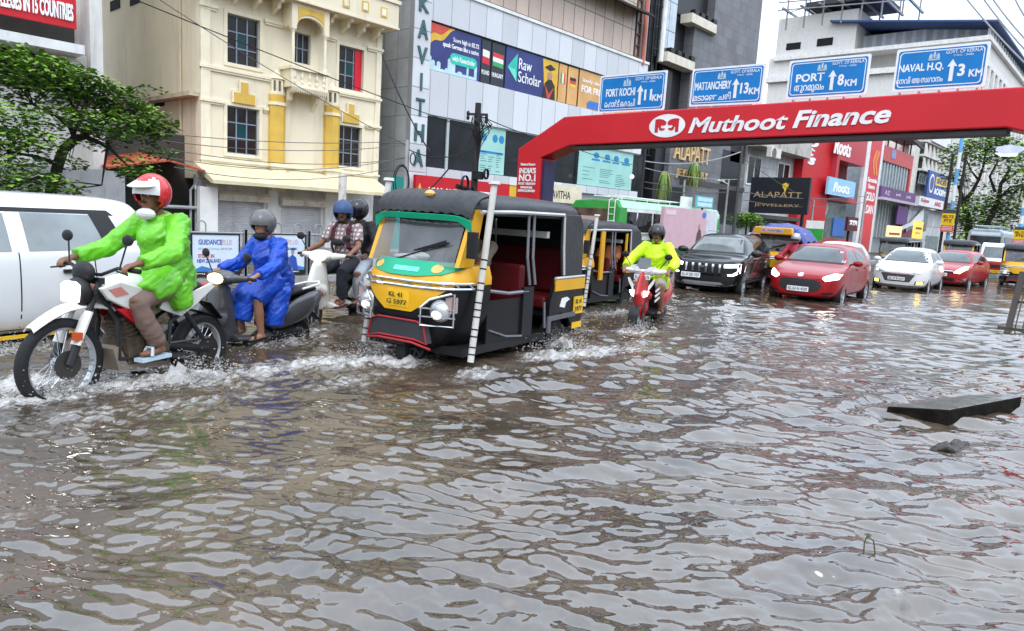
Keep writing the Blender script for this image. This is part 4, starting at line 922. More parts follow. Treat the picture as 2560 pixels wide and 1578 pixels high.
# ------------------------------------------------------------------ narrow white building with pierced balcony screens
nb = thing('narrow_building', 'narrow weathered white building with pierced concrete balcony screens', 'building', (tX(82), YB, -.1), world_coords=True)
nw = M('weathered_white', (.60, .58, .53), .75, var=.12, streak=.8, dirt=(.16, .14, .11), stretch=(1.3, 1.3, .5))
k = MB(); k.box(tX(82), tX(86.5), YB + .3, YB + 6, -.3, tZ(12.5)); k.box(tX(86.5), tX(97), YB + .8, YB + 6, -.3, tZ(15.5)); k.build('wall', nw, nb)
k = MB()
for j in range(3):
    zb_ = tZ(9.0 + 1.5 * j)
    k.box(tX(86.5), tX(97), YB - .3, YB + .8, zb_ - .12, zb_ + .12)
    for i in range(6):
        x = tX(86.6) + i * 1.85; k.prism([(x, zb_ + .12), (x + 1.6, zb_ + .12), (x + .3, zb_ + 1.3), (x, zb_ + 1.3)], 0, .15, frame((0, YB - .1, 0), EX, EZ))
k.build('balcony_screen', nw, nb)
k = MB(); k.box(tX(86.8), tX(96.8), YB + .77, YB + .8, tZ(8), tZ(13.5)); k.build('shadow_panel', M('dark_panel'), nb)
k = MB(); k.box(tX(88), tX(96.5), YB - .5, YB - .35, tZ(12.1), tZ(14)); k.build('blank_board', M('white_vinyl'), nb)
for i in range(3): k = window(nb, tX(87.5) + i * 3, tX(89.9) + i * 3, tZ(7.6), tZ(9), YB + .3, 2, 1, white_paint, M('green_glass', (.2, .28, .25), .2), .12)
ac_ = thing('academy_sign', 'dark blue hanging board with yellow strip and white roundel', 'sign', (tX(86.5), YB - .8, tZ(6)), world_coords=True)
k = MB(); k.box(tX(86.3), tX(97), YB - 1, YB - .8, tZ(6.1), tZ(8.9)); k.build('board', M('blue_board', (.02, .055, .22), .4), ac_)
k = MB(); k.prism([(tX(87.9) + 1.05 * math.cos(i * PI / 12), tZ(7.6) + 1.05 * math.sin(i * PI / 12)) for i in range(24)], 0, .02, frame((0, YB - 1, 0), EX, EZ)); k.build('roundel', wt, ac_)
k = MB(); k.prism([(tX(87.9) + .8 * math.cos(i * PI / 12), tZ(7.6) + .8 * math.sin(i * PI / 12)) for i in range(24)], 0, .02, frame((0, YB - 1.022, 0), EX, EZ)); k.build('roundel_centre', M('blue_board'), ac_)
k = MB(); k.box(tX(89.6), tX(95.3), YB - 1.02, YB - 1, tZ(7.55), tZ(8.45)); k.build('yellow_strip', M('emblem_yellow'), ac_)
k = MB(); k.text('SINDHU', (tX(90), YB - 1.022, tZ(7.75)), EX, EZ, 5.2, .6, .02, ext=.02); k.build('strip_lettering', M('blue_board'), ac_)
k = MB(); k.text('ACADEMY', (tX(89.4), YB - 1.002, tZ(6.55)), EX, EZ, 6.6, .72, .03, ext=.02); k.build('lettering', wt, ac_)
k = thing('row_fascia', 'white and maroon row of small shop fascias under the blue board', 'sign', (tX(82), YB - .6, tZ(5)), world_coords=True)
q = MB(); q.box(tX(82), tX(93), YB - 1.4, YB - .6, tZ(5.0), tZ(5.95)); q.build('white_fascia', M('white_vinyl'), k); q = MB(); q.box(tX(93.05), tX(98), YB - 1.4, YB - .6, tZ(4.9), tZ(5.95)); q.build('maroon_fascia', M('maroon_vinyl', (.09, .015, .02), .45), k)
q = MB(); q.text('Kalyan', (tX(82.6), YB - 1.41, tZ(5.3)), EX, EZ, 3.6, .5, .02, .2, ext=.02); q.text('ANG', (tX(88.5), YB - 1.41, tZ(5.25)), EX, EZ, 3.4, .5, .02, .2, ext=.02); q.build('lettering', M('red_ink', (.4, .05, .05), .5), k)
sh_ = thing('corner_shops', 'low row of glazed shops with white poster walls beyond the purple hoarding', 'building', (tX(82), YB, -.1), world_coords=True)
q = MB(); q.box(tX(82), tX(98), YB - .5, YB + .25, -.3, tZ(4.9)); q.build('wall', M('pale_poster_wall', (.45, .46, .47), .6, var=.2, scale=1.2, brick=(2.4, 1.6, .3, .03, .3, 'X')), sh_)
q = MB(); q.box(tX(88.2), tX(90.4), YB - .55, YB - .5, tZ(2.5), tZ(4.7)); q.box(tX(84), tX(87), YB - .55, YB - .5, -.3, tZ(2.2)); q.box(tX(91), tX(97), YB - .55, YB - .5, -.3, tZ(2)); q.build('shop_glass', M('shop_glass_green'), sh_)
bn = thing('tilted_banner', 'tilted white and maroon banner over the low shops', 'banner', (tX(82), YB - .8, 3), world_coords=True)
q = MB(); q.prism([(tX(82), tZ(3.2)), (tX(86.8), tZ(4.9)), (tX(87.2), tZ(3.6)), (tX(78), tZ(2.2)), (tX(78), tZ(2.6))], 0, .06, frame((0, YB - .8, 0), EX, EZ)); q.build('sheet', M('white_vinyl'), bn)
q = MB(); q.prism([(tX(76), tZ(1.5)), (tX(87.6), tZ(3.3)), (tX(87.6), tZ(2.4)), (tX(78), tZ(1.2))], 0, .05, frame((0, YB - .9, 0), EX, EZ)); q.build('maroon_sheet', M('maroon_vinyl2', (.16, .02, .03), .45), bn)
for (nm, xa, xb, za, zb_, col, lab) in (('lit_sign', 75.6, 80.6, .9, 2.6, (.95, .62, .32), 'glowing orange lit sign above the parked auto rickshaws'), ('lit_sign', 85.5, 89.2, 1.6, 3.3, (.95, .66, .12), 'glowing yellow lit sign above the red hatchback')):
    q = MB(); q.box(xa * .9, xb * .9, 17.6, 17.75, za, zb_); o = thing(nm, lab, 'sign', (xa * .9, 17.6, za), world_coords=True); q.build('panel', M('glow_%d' % int(xa), col, .5, var=.08, emit=.75), o)
    q = MB(); q.box(xa * .9 + .4, xb * .9 - 1, 17.58, 17.599, za + .5, za + .58); q.box(xa * .9 + .4, xb * .9 - .6, 17.58, 17.599, za + .9, za + 1.1); q.build('printed_text', M('brown_ink', (.3, .12, .05), .6), o)
    q = MB(); q.box((xa + xb) * .45 - .06, (xa + xb) * .45 + .06, 17.76, 17.88, -.2, zb_); q.build('post', black_paint, o)
# ------------------------------------------------------------------ large white building behind, with rooftop canopy
KX = 2 * (YB + 3.2) / 24.2
XW = 119.0
ww = thing('white_block', 'large off-white building with blue-edged metal roof and rooftop scaffold', 'building', (XW, 22, -.1), world_coords=True)
wm_ = M('aged_white_wall', (.60, .585, .55), .75, var=.06, streak=.3, dirt=(.33, .29, .22), stretch=(.5, .5, .1))
P = lambda x, y: onX(*z5(x, y), XW)
c0, c1, c2 = P(130, 140), P(610, 80), P(510, 160); cc = P(1650, 560); le = P(920, 520)
yC = 21.5
k = MB(); k.box(XW, XW + 60, yC, P(5, 600)[1] + .0, -.3, P(10, 600)[2]); k.box(XW + .05, XW + 40, c0[1] - 1.5 - (c0[1] - c1[1]), c0[1] + 1, P(10, 600)[2], c0[2]); k.box(XW + .02, XW + 40, c0[1], P(10, 455)[1], P(10, 600)[2], P(60, 440)[2]); k.build('wall', wm_, ww)
zr_ = P(520, 395)[2]
k = MB(); k.box(XW + 3, XW + 60, yC, c2[1], P(10, 600)[2], zr_); k.build('terrace_wall', wm_, ww)
k = MB(); k.box(XW - .6, XW + 60, yC - .6, P(5, 600)[1] + .3, P(10, 610)[2] - .4, P(10, 600)[2] + .2); k.box(XW - .5, XW + 60, yC - .5, yC + 30, zr_ - .5, zr_ + .1); k.build('cornice', M('white_cornice', (.66, .65, .63), .7, streak=.2), ww)
k = MB(); zt1 = P(1000, 190)[2]; k.box(XW + 4, XW + 60, yC + .6, c2[1] - .5, zr_, zt1); k.build('striped_cladding', M('striped_sheet', (.50, .53, .55), .6, brick=(1.4, 50, 0, .28, 1.35, 'Y')), ww)
k = MB(); e0 = P(510, 160); e1 = onX(*z5(1450, 195), XW); 
k.add([(XW - 1, yC - 1.2, e1[2]), (XW - 1, e0[1] + .5, e0[2]), (XW + 60, e0[1] + .5, e0[2]), (XW + 60, yC - 1.2, e1[2]), (XW - 1, yC - 1.2, e1[2] - .25), (XW - 1, e0[1] + .5, e0[2] - .25), (XW + 60, e0[1] + .5, e0[2] - .25), (XW + 60, yC - 1.2, e1[2] - .25)],
      [(0, 3, 2, 1), (4, 5, 6, 7), (0, 1, 5, 4), (1, 2, 6, 5), (2, 3, 7, 6), (3, 0, 4, 7)]); k.build('metal_roof', M('blue_edged_roof', (.05, .09, .22), .6), ww)
k = MB()
for i in range(26): x = XW + 1 + i * 2.2; k.box(x, x + 1.0, yC - .05, yC + .2, zr_ + .1, e1[2] - .5)
k.build('roof_post', M('white_cornice'), ww)
k = MB()
for i in range(7):
    x = XW + 3 + i * 8
    for zb_, zt in ((14, 22), (3, 12)): k.box(x, x + 3.2, yC - .04, yC - .001, zb_, zt)
for yy in (24, 32, 40, 47):
    k.box(XW - .04, XW - .001, yy, yy + 3.6, 14, 22)
k.build('window_bay', M('grey_shade_glass', (.30, .31, .32), .35, var=.1), ww)
k = MB()
for i in range(15): x = XW + 1 + i * 3.6; k.box(x, x + 1.1, yC - .7, yC - .05, -.3, P(10, 600)[2] - .6)
k.build('vertical_fin', M('white_cornice'), ww)
k = MB()
for a, b_ in (((140, 335), (245, 355)), ((372, 300), (488, 325))):
    p, q = P(*a), P(*b_); k.box(XW - .0, XW + .04, min(p[1], q[1]), max(p[1], q[1]), q[2] - .3, p[2] + .1)
p, q = P(530, 255), P(565, 395); k.box(XW + 2.9, XW + 2.96, q[1], p[1], q[2], p[2]); k.build('vent_opening', dark_inside, ww)
k = MB()   # rooftop scaffold
y_a, y_b = P(170, 60)[1], P(1030, 100)[1]; z_a, z_b = P(250, 100)[2], P(250, -20)[2]
for i in range(7):
    y = y_a + (y_b - y_a) * i / 6; k.beam((XW - 1, y, c1[2] - 2), (XW - 1, y, z_b + 3), .2); k.beam((XW + 8, y, c1[2] - 2), (XW + 8, y, z_b + 3), .2)
    k.beam((XW - 3, y, z_a + .3), (XW + 10, y, z_a + .3), .3); k.beam((XW - 1, y, z_a), (XW + 5, y - 2, z_b), .15)
for z in (z_a + .2, z_a + 1.4, z_a + 2.6, z_b + 2): k.beam((XW - 2.5, y_a + 1, z), (XW - 2.5, y_b - 1, z - 1.2), .16)
k.build('scaffold', M('galvanised', (.22, .23, .24), .5), ww)
k = MB(); k.box(XW - 1, XW + 9, y_b + 3, y_a - 3, z_a + .5, z_a + 1.2); k.build('scaffold_deck', M('dark_deck', (.05, .05, .055), .7), ww)
# ------------------------------------------------------------------ gantry across the near carriageway
XG = 16.4
GP = lambda x, y: onX(x, y, XG)
red_g = M('gantry_red', (.52, .016, .024), .4, bump=.15, bscale=1.5, var=.07, scale=.5, streak=.06, dirt=(.35, .015, .02))
ga = thing('gantry', 'red overhead gantry spanning the flooded carriageway with white company lettering', 'gantry', (XG, 13.8, -.1), world_coords=True)
yl0 = GP(1290, 470)[1]; yl1 = GP(1347, 470)[1]
zo = GP(1297, 372)[2]; e_t = GP(1410, 292); e_b = GP(1425, 363); rt = GP(2560, 216); rb_ = GP(2515, 319)
sl = (rt[2] - e_t[2]) / (rt[1] - e_t[1]); yR0 = rb_[1]; yR2 = yR0 - 1.5; yR1 = yR2 - .8
zTR = e_t[2] + sl * (yR0 - .2 - e_t[1]); zBR = rb_[2]
out = [(yl0, -.3), (yl0, zo), (e_t[1], e_t[2]), (yR0 - .25, zTR), (yR1, zo + .2), (yR1, -.3), (yR2, -.3), (yR2, zo - .25), (yR0, zBR), (e_b[1], e_b[2]), (yl1, zo - .28), (yl1, -.3)]
T = frame((XG + .7, 0, 0), (0, 1, 0), EZ)    # w = +X... extruded back toward the camera side
k = MB(); k.prism(out, -.7, .0, T); k.build('frame', red_g, ga, mods=[('BEVEL', dict(width=.03, segments=2))])
k = MB(); k.prism([(yR0, zBR - .10), (e_b[1], e_b[2] - .10), (e_b[1], e_b[2] - .02), (yR0, zBR - .02)], -.6, -.1, T); k.build('soffit_truss', M('dark_steel'), ga)
k = MB(); k.box(XG + .1, XG + .6, yl1 - .09, yl1 - .005, -.3, zo - .35); k.build('leg_cladding_edge', M('navy_edge', (.03, .03, .08), .4), ga)
def gtext(s, pa, pb, h, shear=0., bold=.02, mt=None, name='lettering'):
    a, b_ = GP(*pa), GP(*pb); ex = Vector((0, b_[1] - a[1], b_[2] - a[2])); k = MB(); 
    k.text(s, (XG - .012, a[1], a[2]), ex, Vector((1, 0, 0)).cross(ex) * -1 if 0 else Vector((0, -ex.z, ex.y)).normalized() * (1 if -ex.y < 0 else -1), ex.length, h, bold, shear, ext=.008); return k.build(name, mt or wl_m, ga)
wl_m = M('white_letters2', (.74, .74, .75), .45)
a0 = z4(725, 1012); a1 = z5(920, 938)
def mid(p, q, f): return (p[0] + (q[0] - p[0]) * f, p[1] + (q[1] - p[1]) * f)
gtext('Muthoot', z4(728, 1010), z4(1475, 978), .375, .26, .026)
gtext('Finance', z5(185, 972), z5(925, 930), .385, .26, .028)
c = GP(*z4(567, 952)); ra = abs(GP(*z4(705, 945))[1] - c[1]); rv = (GP(*z4(567, 865))[2] - GP(*z4(567, 1040))[2]) / 2
FG = frame((XG - .004, c[1], c[2]), (0, -1, 0), EZ)
k = MB(); k.prism([(ra * math.cos(i * PI / 20), rv * math.sin(i * PI / 20)) for i in range(40)], 0, .008, FG); k.build('oval_emblem', wl_m, ga)
k = MB()
for sg_ in (-1, 1):                              # two stylised animals facing each other
    def mir(pts): return [(sg_ * u * ra, v * rv) for u, v in pts]
    pts = [(.66, -.55), (.66, .58), (.40, .62), (.18, .52), (.04, .34), (.04, .12), (.14, .02), (.28, .06), (.34, -.08), (.22, -.22), (.12, -.18), (.08, -.3), (.24, -.42), (.40, -.34), (.44, -.1), (.48, -.1), (.48, -.55)]
    k.prism(mir(pts), 0, .006, frame((XG - .013, c[1], c[2]), (0, -1, 0), EZ))
k.build('emblem_figure', red_g, ga)
ly = (yl0 + yl1) / 2
for s, z_px, hh, wf in (('Muthoot Finance', 1253, .075, .62), ("INDIA'S", 1312, .17, .72), ('NO.1', 1372, .22, .72), ('MOST TRUSTED', 1398, .07, .74), ('FINANCIAL', 1426, .07, .52), ('SERVICES BRAND', 1452, .075, .74)):
    z = GP(*z3(1130, z_px))[2]; W = (yl0 - yl1) * wf; k = MB(); k.text(s, (XG - .012, ly + W / 2 + .02, z), (0, -1, 0), EZ, W, hh, .03, ext=.008); k.build('leg_lettering', wl_m, ga)

# ------------------------------------------------------------------ the four blue direction boards
blue = M('sign_blue', (.004, .165, .46), .4, var=.12, scale=1.5, streak=.25, dirt=(.01, .10, .28), stretch=(2, 2, .4)); sgw = M('sign_white', (.72, .73, .74), .45, var=.06, streak=.25, dirt=(.3, .32, .34))
def emblem(k, o, ex, ey, s):
    ez = ex.cross(ey); T = Matrix(((ex.x, ey.x, ez.x, o.x), (ex.y, ey.y, ez.y, o.y), (ex.z, ey.z, ez.z, o.z), (0, 0, 0, 1)))
    for p in ([(-.5, -.3), (-.42, .1), (-.28, .22), (-.22, -.1), (-.12, -.3)], [(.5, -.3), (.42, .1), (.28, .22), (.22, -.1), (.12, -.3)], [(-.08, -.25), (-.1, .2), (0, .42), (.1, .2), (.08, -.25)], [(-.55, -.34), (.55, -.34), (.45, -.46), (-.45, -.46)], [(-.2, -.1), (-.3, .0), (-.2, .1), (-.14, 0)], [(.2, -.1), (.14, 0), (.2, .1), (.3, 0)]):
        k.prism([(u * s, v * s) for u, v in p], 0, .005, T)
def arrow(k, o, ex, ey, h):
    ez = ex.cross(ey); T = Matrix(((ex.x, ey.x, ez.x, o.x), (ex.y, ey.y, ez.y, o.y), (ex.z, ey.z, ez.z, o.z), (0, 0, 0, 1))); w = h * .11
    k.prism([(-w * .75, 0), (w * .75, 0), (w * .75, h * .68), (w * 1.9, h * .66), (0, h), (-w * 1.9, h * .66), (-w * .75, h * .68)], 0, .006, T)
SIGNS = [('FORT KOCHI', '\u0d2b\u0d4b\u0d7c\u0d1f\u0d4d\u0d1f\u0d4d \u0d15\u0d4a\u0d1a\u0d4d\u0d1a\u0d3f', '11', z4(32, 565), z4(538, 520), z4(515, 822), z4(15, 850)),
         ('MATTANCHERY', '\u0d2e\u0d1f\u0d4d\u0d1f\u0d3e\u0d1e\u0d4d\u0d1a\u0d47\u0d30\u0d3f', '13', z4(730, 515), z4(1288, 462), z4(1255, 775), z4(708, 795)),
         ('PORT', '\u0d24\u0d41\u0d31\u0d2e\u0d41\u0d16\u0d02', '8', z5(140, 450), z5(752, 390), z5(730, 705), z5(108, 740)),
         ('NAVAL H.Q.', '\u0d28\u0d47\u0d35\u0d3f \u0d06\u0d38\u0d4d\u0d25\u0d3e\u0d28\u0d02', '3', z5(955, 362), z5(1665, 295), z5(1630, 640), z5(920, 685))]
# Malayalam is set glyph by glyph in visual order (vowel signs e/o to the left of the consonant)
MAL = {'FORT KOCHI': '\u0d2b\u0d47\u0d3e\u0d7c\u0d1f\u0d4d \u0d15\u0d46\u0d3e\u0d1a\u0d3f', 'MATTANCHERY': '\u0d2e\u0d1f\u0d3e\u0d1e\u0d47\u0d1a\u0d30\u0d3f', 'PORT': '\u0d24\u0d41\u0d31\u0d2e\u0d41\u0d16\u0d02', 'NAVAL H.Q.': '\u0d47\u0d28\u0d35\u0d3f \u0d06\u0d38\u0d25\u0d3e\u0d28\u0d02'}
MAL['FORT KOCHI'] = '\u0d47\u0d2b\u0d3e\u0d7c\u0d1f\u0d4d \u0d46\u0d15\u0d3e\u0d1a\u0d3f'; MAL['MATTANCHERY'] = '\u0d2e\u0d1f\u0d3e\u0d47\u0d1e\u0d1a\u0d30\u0d3f'
for nm, mal, km, a, b_, c, d in SIGNS:
    A, B, C_, D = [GP(*p) for p in (a, b_, c, d)]
    ctr = (A + B + C_ + D) / 4; ex = ((B - A) + (C_ - D)); ex.normalize(); ey = Vector((0, -ex.z, ex.y)) 
    if ey.z < 0: ey = -ey
    W = ((B - A).length + (C_ - D).length) / 2; Hh = ((A - D).length + (B - C_).length) / 2
    t = thing('direction_sign', 'blue direction board reading %s %s KM on top of the red gantry' % (nm, km), 'road sign', ctr - ey * Hh / 2 + Vector((.25, 0, 0)), group='blue direction boards on the gantry', world_coords=True)
    o = ctr - ex * W / 2 - ey * Hh / 2 + Vector((.2, 0, 0)); ez = ex.cross(ey)
    if ez.x > 0: ez = -ez
    def T_(off=0): p = o + ez * off; return Matrix(((ex.x, ey.x, ez.x, p.x), (ex.y, ey.y, ez.y, p.y), (ex.z, ey.z, ez.z, p.z), (0, 0, 0, 1)))
    def rr_poly(m, r=.09): 
        pts = []
        for cx_, cy_, a_ in ((W - m - r, m + r, -90), (W - m - r, Hh - m - r, 0), (m + r, Hh - m - r, 90), (m + r, m + r, 180)):
            for i in range(5): an = R(a_ + i * 22.5); pts.append((cx_ + r * math.cos(an), cy_ + r * math.sin(an)))
        return pts
    k = MB(); k.prism(rr_poly(0, .03), -.03, 0, T_()); k.build('panel', sgw, t)
    k = MB(); k.prism(rr_poly(.045, .05), 0, .004, T_()); k.build('blue_face', blue, t)
    k = MB(); ou, inn = rr_poly(.075, .07), rr_poly(.092, .06); n = len(ou)
    k.add([T_(.007) @ Vector((u, v, 0)) for u, v in ou + inn], [(i, (i + 1) % n, n + (i + 1) % n, n + i) for i in range(n)]); k.build('border_line', sgw, t)
    P_ = lambda u, v: o + ex * (W * u) + ey * (Hh * v) + ez * .005
    k = MB()
    wn_ = {'FORT KOCHI': .45, 'MATTANCHERY': .51, 'PORT': .36, 'NAVAL H.Q.': .50}[nm]; u0 = {'NAVAL H.Q.': .045}.get(nm, .11 if nm != 'MATTANCHERY' else .06)
    k.text(nm, P_(u0, .42), ex, ey, W * wn_, Hh * .21, .03, ext=.004)
    k.text(MAL[nm], P_(u0 - .01, .14), ex, ey, W * (wn_ + .02), Hh * .2, .012, ext=.004)
    arrow(k, P_(.635 if nm != 'PORT' else .57, .17), ex, ey, Hh * .5)
    k.text(km, P_(.70 if nm != 'PORT' else .64, .27), ex, ey, W * (.11 if len(km) == 2 else .075), Hh * .28, .035, ext=.004)
    k.text('KM', P_(.82 if nm != 'PORT' else .73, .24), ex, ey, W * .14, Hh * .17, .03, ext=.004)
    k.text('GOVT. OF KERALA', P_(.55, .80), ex, ey, W * .38, Hh * .08, .0, ext=.004); k.text('P.W.D. - (R&B)', P_(.64, .72), ex, ey, W * .2, Hh * .05, .0, ext=.004)
    k.build('lettering', sgw, t)
    k = MB(); emblem(k, P_(.43, .79), ex, ey, Hh * .24); k.build('state_emblem', M('sign_pale', (.45, .55, .6), .5), t)
    k = MB()
    for u in (.08, .3, .52, .72, .92):
        p = P_(u, 0) - ez * .06; k.beam(p + Vector((.02, 0, 0)), p + Vector((.1, .10, -.30)), .022); k.beam(p + Vector((.02, 0, 0)), p + Vector((.45, -.1, -.30)), .022)
    k.build('bracket', M('bracket_white', (.6, .6, .62), .5), t)
# ------------------------------------------------------------------ median railing with hanging boards
railm = M('galvanised_rail', (.26, .27, .28), .45, metal=.4)
YR = 12.75
def railing(px0, px1, label):
    p, q = onY(px0, 600, YR), onY(px1, 600, YR); x0, x1 = p[0], q[0]; t = thing('railing_section', label, 'railing', (x0, YR, -.1), group='median railing sections', world_coords=True)
    k = MB(); k.tube([(x0, YR, .95), (x1, YR, .95)], .02, 8); k.tube([(x0, YR, .15), (x1, YR, .15)], .02, 8); k.build('rail', railm, t)
    k = MB(); n = max(2, int((x1 - x0) / .42)); sp = (x1 - x0) / n
    for i in range(n):
        x = x0 + sp * (i + .3); k.tube([(x, YR, .1)] + [(x + .08 - .08 * math.cos(PI * j / 6), YR, 1.08 + .08 * math.sin(PI * j / 6)) for j in range(7)] + [(x + .16, YR, .1)], .012, 6)
    k.build('hoop', railm, t)
    k = MB(); 
    for x in (x0, x1): k.box(x - .03, x + .03, YR - .03, YR + .03, -.15, 1.02)
    k.build('post', railm, t)
railing(470, 612, 'hooped grey railing section behind the green motorcyclist'); railing(614, 770, 'hooped grey railing section behind the blue scooter rider'); railing(772, 960, 'hooped grey railing section behind the white scooter')
railing(330, 468, 'hooped grey railing section behind the white hatchback rear')
def board(px0, px1, label, second):
    p, q = onY(px0, 586, YR - .06), onY(px1, 690, YR - .06); x0, x1, za, zb = p[0], q[0], .17, p[2]; t = thing('railing_board', label, 'advertising board', (x0, YR - .06, za), world_coords=True); Y = YR - .05; W = x1 - x0; H_ = zb - za
    k = MB(); k.box(x0, x1, Y - .015, Y, za, zb); k.build('board', M('pale_board', (.60, .68, .76), .45, var=.06), t)
    k = MB(); e = .022
    k.box(x0 - e, x1 + e, Y - .025, Y + .005, zb, zb + e); k.box(x0 - e, x1 + e, Y - .025, Y + .005, za - e, za); k.box(x0 - e, x0, Y - .025, Y + .005, za, zb); k.box(x1, x1 + e, Y - .025, Y + .005, za, zb); k.build('board_frame', M('dark_frame'), t)
    y = Y - .017; bl = M('ink_blue', (.03, .08, .36), .5)
    k = MB(); k.text('GUIDANCE', (x0 + .13 * W, y, zb - .24 * H_), EX, EZ, W * .50, H_ * .125, .012, ext=.003); k.build('lettering', bl, t)
    k = MB(); k.text('PLUS', (x0 + .64 * W, y, zb - .24 * H_), EX, EZ, W * .21, H_ * .125, -.005, ext=.003); k.build('plus_lettering', M('pink_ink', (.62, .42, .45), .5), t)
    k = MB(); k.text('EDUCATIONAL SERVICES', (x0 + .13 * W, y, zb - .36 * H_), EX, EZ, W * .72, H_ * .05, 0, ext=.003); k.build('small_lettering', M('pale_grey_ink', (.4, .45, .5), .5), t)
    if not second:
        k = MB(); k.text('STUDY IN', (x0 + .12 * W, y, zb - .56 * H_), EX, EZ, W * .34, H_ * .09, .02, ext=.003); k.build('red_lettering', M('ink_red', (.45, .03, .06), .5), t)
        k = MB(); k.text('NEW ZEALAND', (x0 + .1 * W, y, zb - .68 * H_), EX, EZ, W * .5, H_ * .09, .02, ext=.003); k.build('blue_lettering', bl, t)
    k = MB(); k.prism([(x0, za + .1), (x0 + .2 * W, za + .18), (x0 + .45 * W, za + .12), (x0 + .7 * W, za + .2), (x1, za + .13), (x1, za + .075), (x0, za + .075)], 0, .003, frame((0, y + .003, 0), EX, EZ)); k.build('printed_hills', M('hill_blue', (.05, .2, .5), .5), t)
    k = MB(); k.box(x0, x1, y - .001, y + .002, za, za + .075); k.build('footer_strip', M('dark_frame'), t)
    k = MB(); k.text('www.guidanceplus.com 98471', (x0 + .08 * W, y - .002, za + .022), EX, EZ, W * .8, .035, .01, ext=.003); k.build('footer_lettering', wt, t)
    if second:   # printed graduate
        k = MB(); c = x0 + .74 * W; k.prism([(c - .13 * W, za + .08), (c - .08 * W, za + .42 * H_), (c, za + .5 * H_), (c + .08 * W, za + .42 * H_), (c + .12 * W, za + .08)], 0, .003, frame((0, y - .002, 0), EX, EZ)); k.prism([(c - .08 * W, zb - .36 * H_), (c + .01 * W, zb - .40 * H_), (c + .1 * W, zb - .36 * H_), (c + .01 * W, zb - .32 * H_)], 0, .003, frame((0, y - .002, 0), EX, EZ)); k.build('printed_gown', bl, t)
        k = MB(); k.prism([(c + .005 * W + .035 * W * math.cos(i * PI / 6), zb - .44 * H_ + .055 * H_ * math.sin(i * PI / 6)) for i in range(12)], 0, .003, frame((0, y - .002, 0), EX, EZ)); k.build('printed_face', M('skin_film'), t)
board(480, 596, 'pale blue railing board with STUDY IN NEW ZEALAND lettering', False); board(640, 760, 'pale blue railing board with printed graduate behind the blue rider', True)
# peeling painted post by the shutters
p = onY(853, 600, 15.4); k = MB(); k.lathe([(.10, 0), (.10, 2.45), (.0, 2.46)], Matrix.Translation((p[0], p[1], -.1)), 10); pp = k.build('peeling_post', M('peeling_paint', (.62, .58, .54), .7, streak=1., dirt=(.14, .05, .04), stretch=(6, 6, 2.5))); tag(pp, 'old concrete post with peeling white and maroon paint in front of the cream building', 'post')

# ------------------------------------------------------------------ poles and cables
def pole(name, label, px, pyt, Y, r, mt, cat='utility pole', extra=None, group=None, lean=0., base=-.2):
    tpt = onY(px, pyt, Y); t = thing(name, label, cat, (tpt[0] - lean, Y, base), group=group, world_coords=True)
    k = MB(); k.tube([(tpt[0] - lean, Y, base), tpt], [r * 1.15, r * .85], 10); k.build('pole', mt, t)
    return t, tpt
dkp = M('black_pole', (.02, .018, .02), .6, bump=.3); gyp = M('grey_pole', (.32, .32, .32), .6, streak=.4)
t, tp_ = pole('utility_pole', 'dark utility pole with insulator cross arm and tangled cable coils', 1196, 258, 13.2, .09, dkp)
k = MB(); z = tp_[2] - .30; k.beam((tp_[0] - .36, 13.2, z - .02), (tp_[0] + .34, 13.2, z + .06), .06); k.build('cross_arm', dkp, t)
k = MB()
for sx in (-.34, .32): k.lathe([(.03, -.16), (.045, -.1), (.03, -.05), (.045, 0), (.025, .06)], Matrix.Translation((tp_[0] + sx, 13.2, z)), 8)
k.build('insulator', dkp, t)
k = MB(); r_ = random.Random(5)
for i in range(16):
    a = r_.uniform(-.25, .25); b2 = r_.uniform(-.9, -.3); k.tube([(tp_[0] + a, 13.15, z - .1 * r_.random()), (tp_[0] + a * 1.6, 13.05, z + b2 * .5), (tp_[0] + a * .3, 13.1, z + b2), (tp_[0] + .02 * a, 13.12, z + b2 - .5)], .012, 5)
for (zz, rr0, xx_) in ((tp_[2] - 1.75, .13, .18), (tp_[2] - 2.05, .20, -.55), (tp_[2] - 2.25, .14, -.33)):
    for j in range(3): k.tube([(tp_[0] + xx_ + rr0 * .55 * math.cos(i * PI / 9), 13.0 - .03 * j, zz + rr0 * math.sin(i * PI / 9)) for i in range(18)], .012, 5, closed=True)
k.build('cable_coil', black_paint, t)
k = MB(); k.box(tp_[0] - .12, tp_[0] + .12, 13.0, 13.15, tp_[2] - 1.9, tp_[2] - 1.7); k.tube([(tp_[0] - .75, 13.05, tp_[2] - 2.12), (tp_[0] - .48, 13.05, tp_[2] - 2.16)], .06, 8); k.build('junction_box', black_paint, t)
t2, tp2 = pole('utility_pole', 'slim grey pole with cable loops in front of the grey corner pier', 1018, 350, 14.2, .055, gyp)
k = MB()
for j, (dx, dz, rr0) in enumerate(((-.22, -1.05, .42), (-.2, -1.02, .36), (.12, -.45, .14))): k.tube([(tp2[0] + dx + rr0 * .6 * math.cos(i * PI / 12), 14.1, tp2[2] + dz + rr0 * math.sin(i * PI / 12)) for i in range(24)], .016, 5, closed=True)
k.build('cable_coil', black_paint, t2)
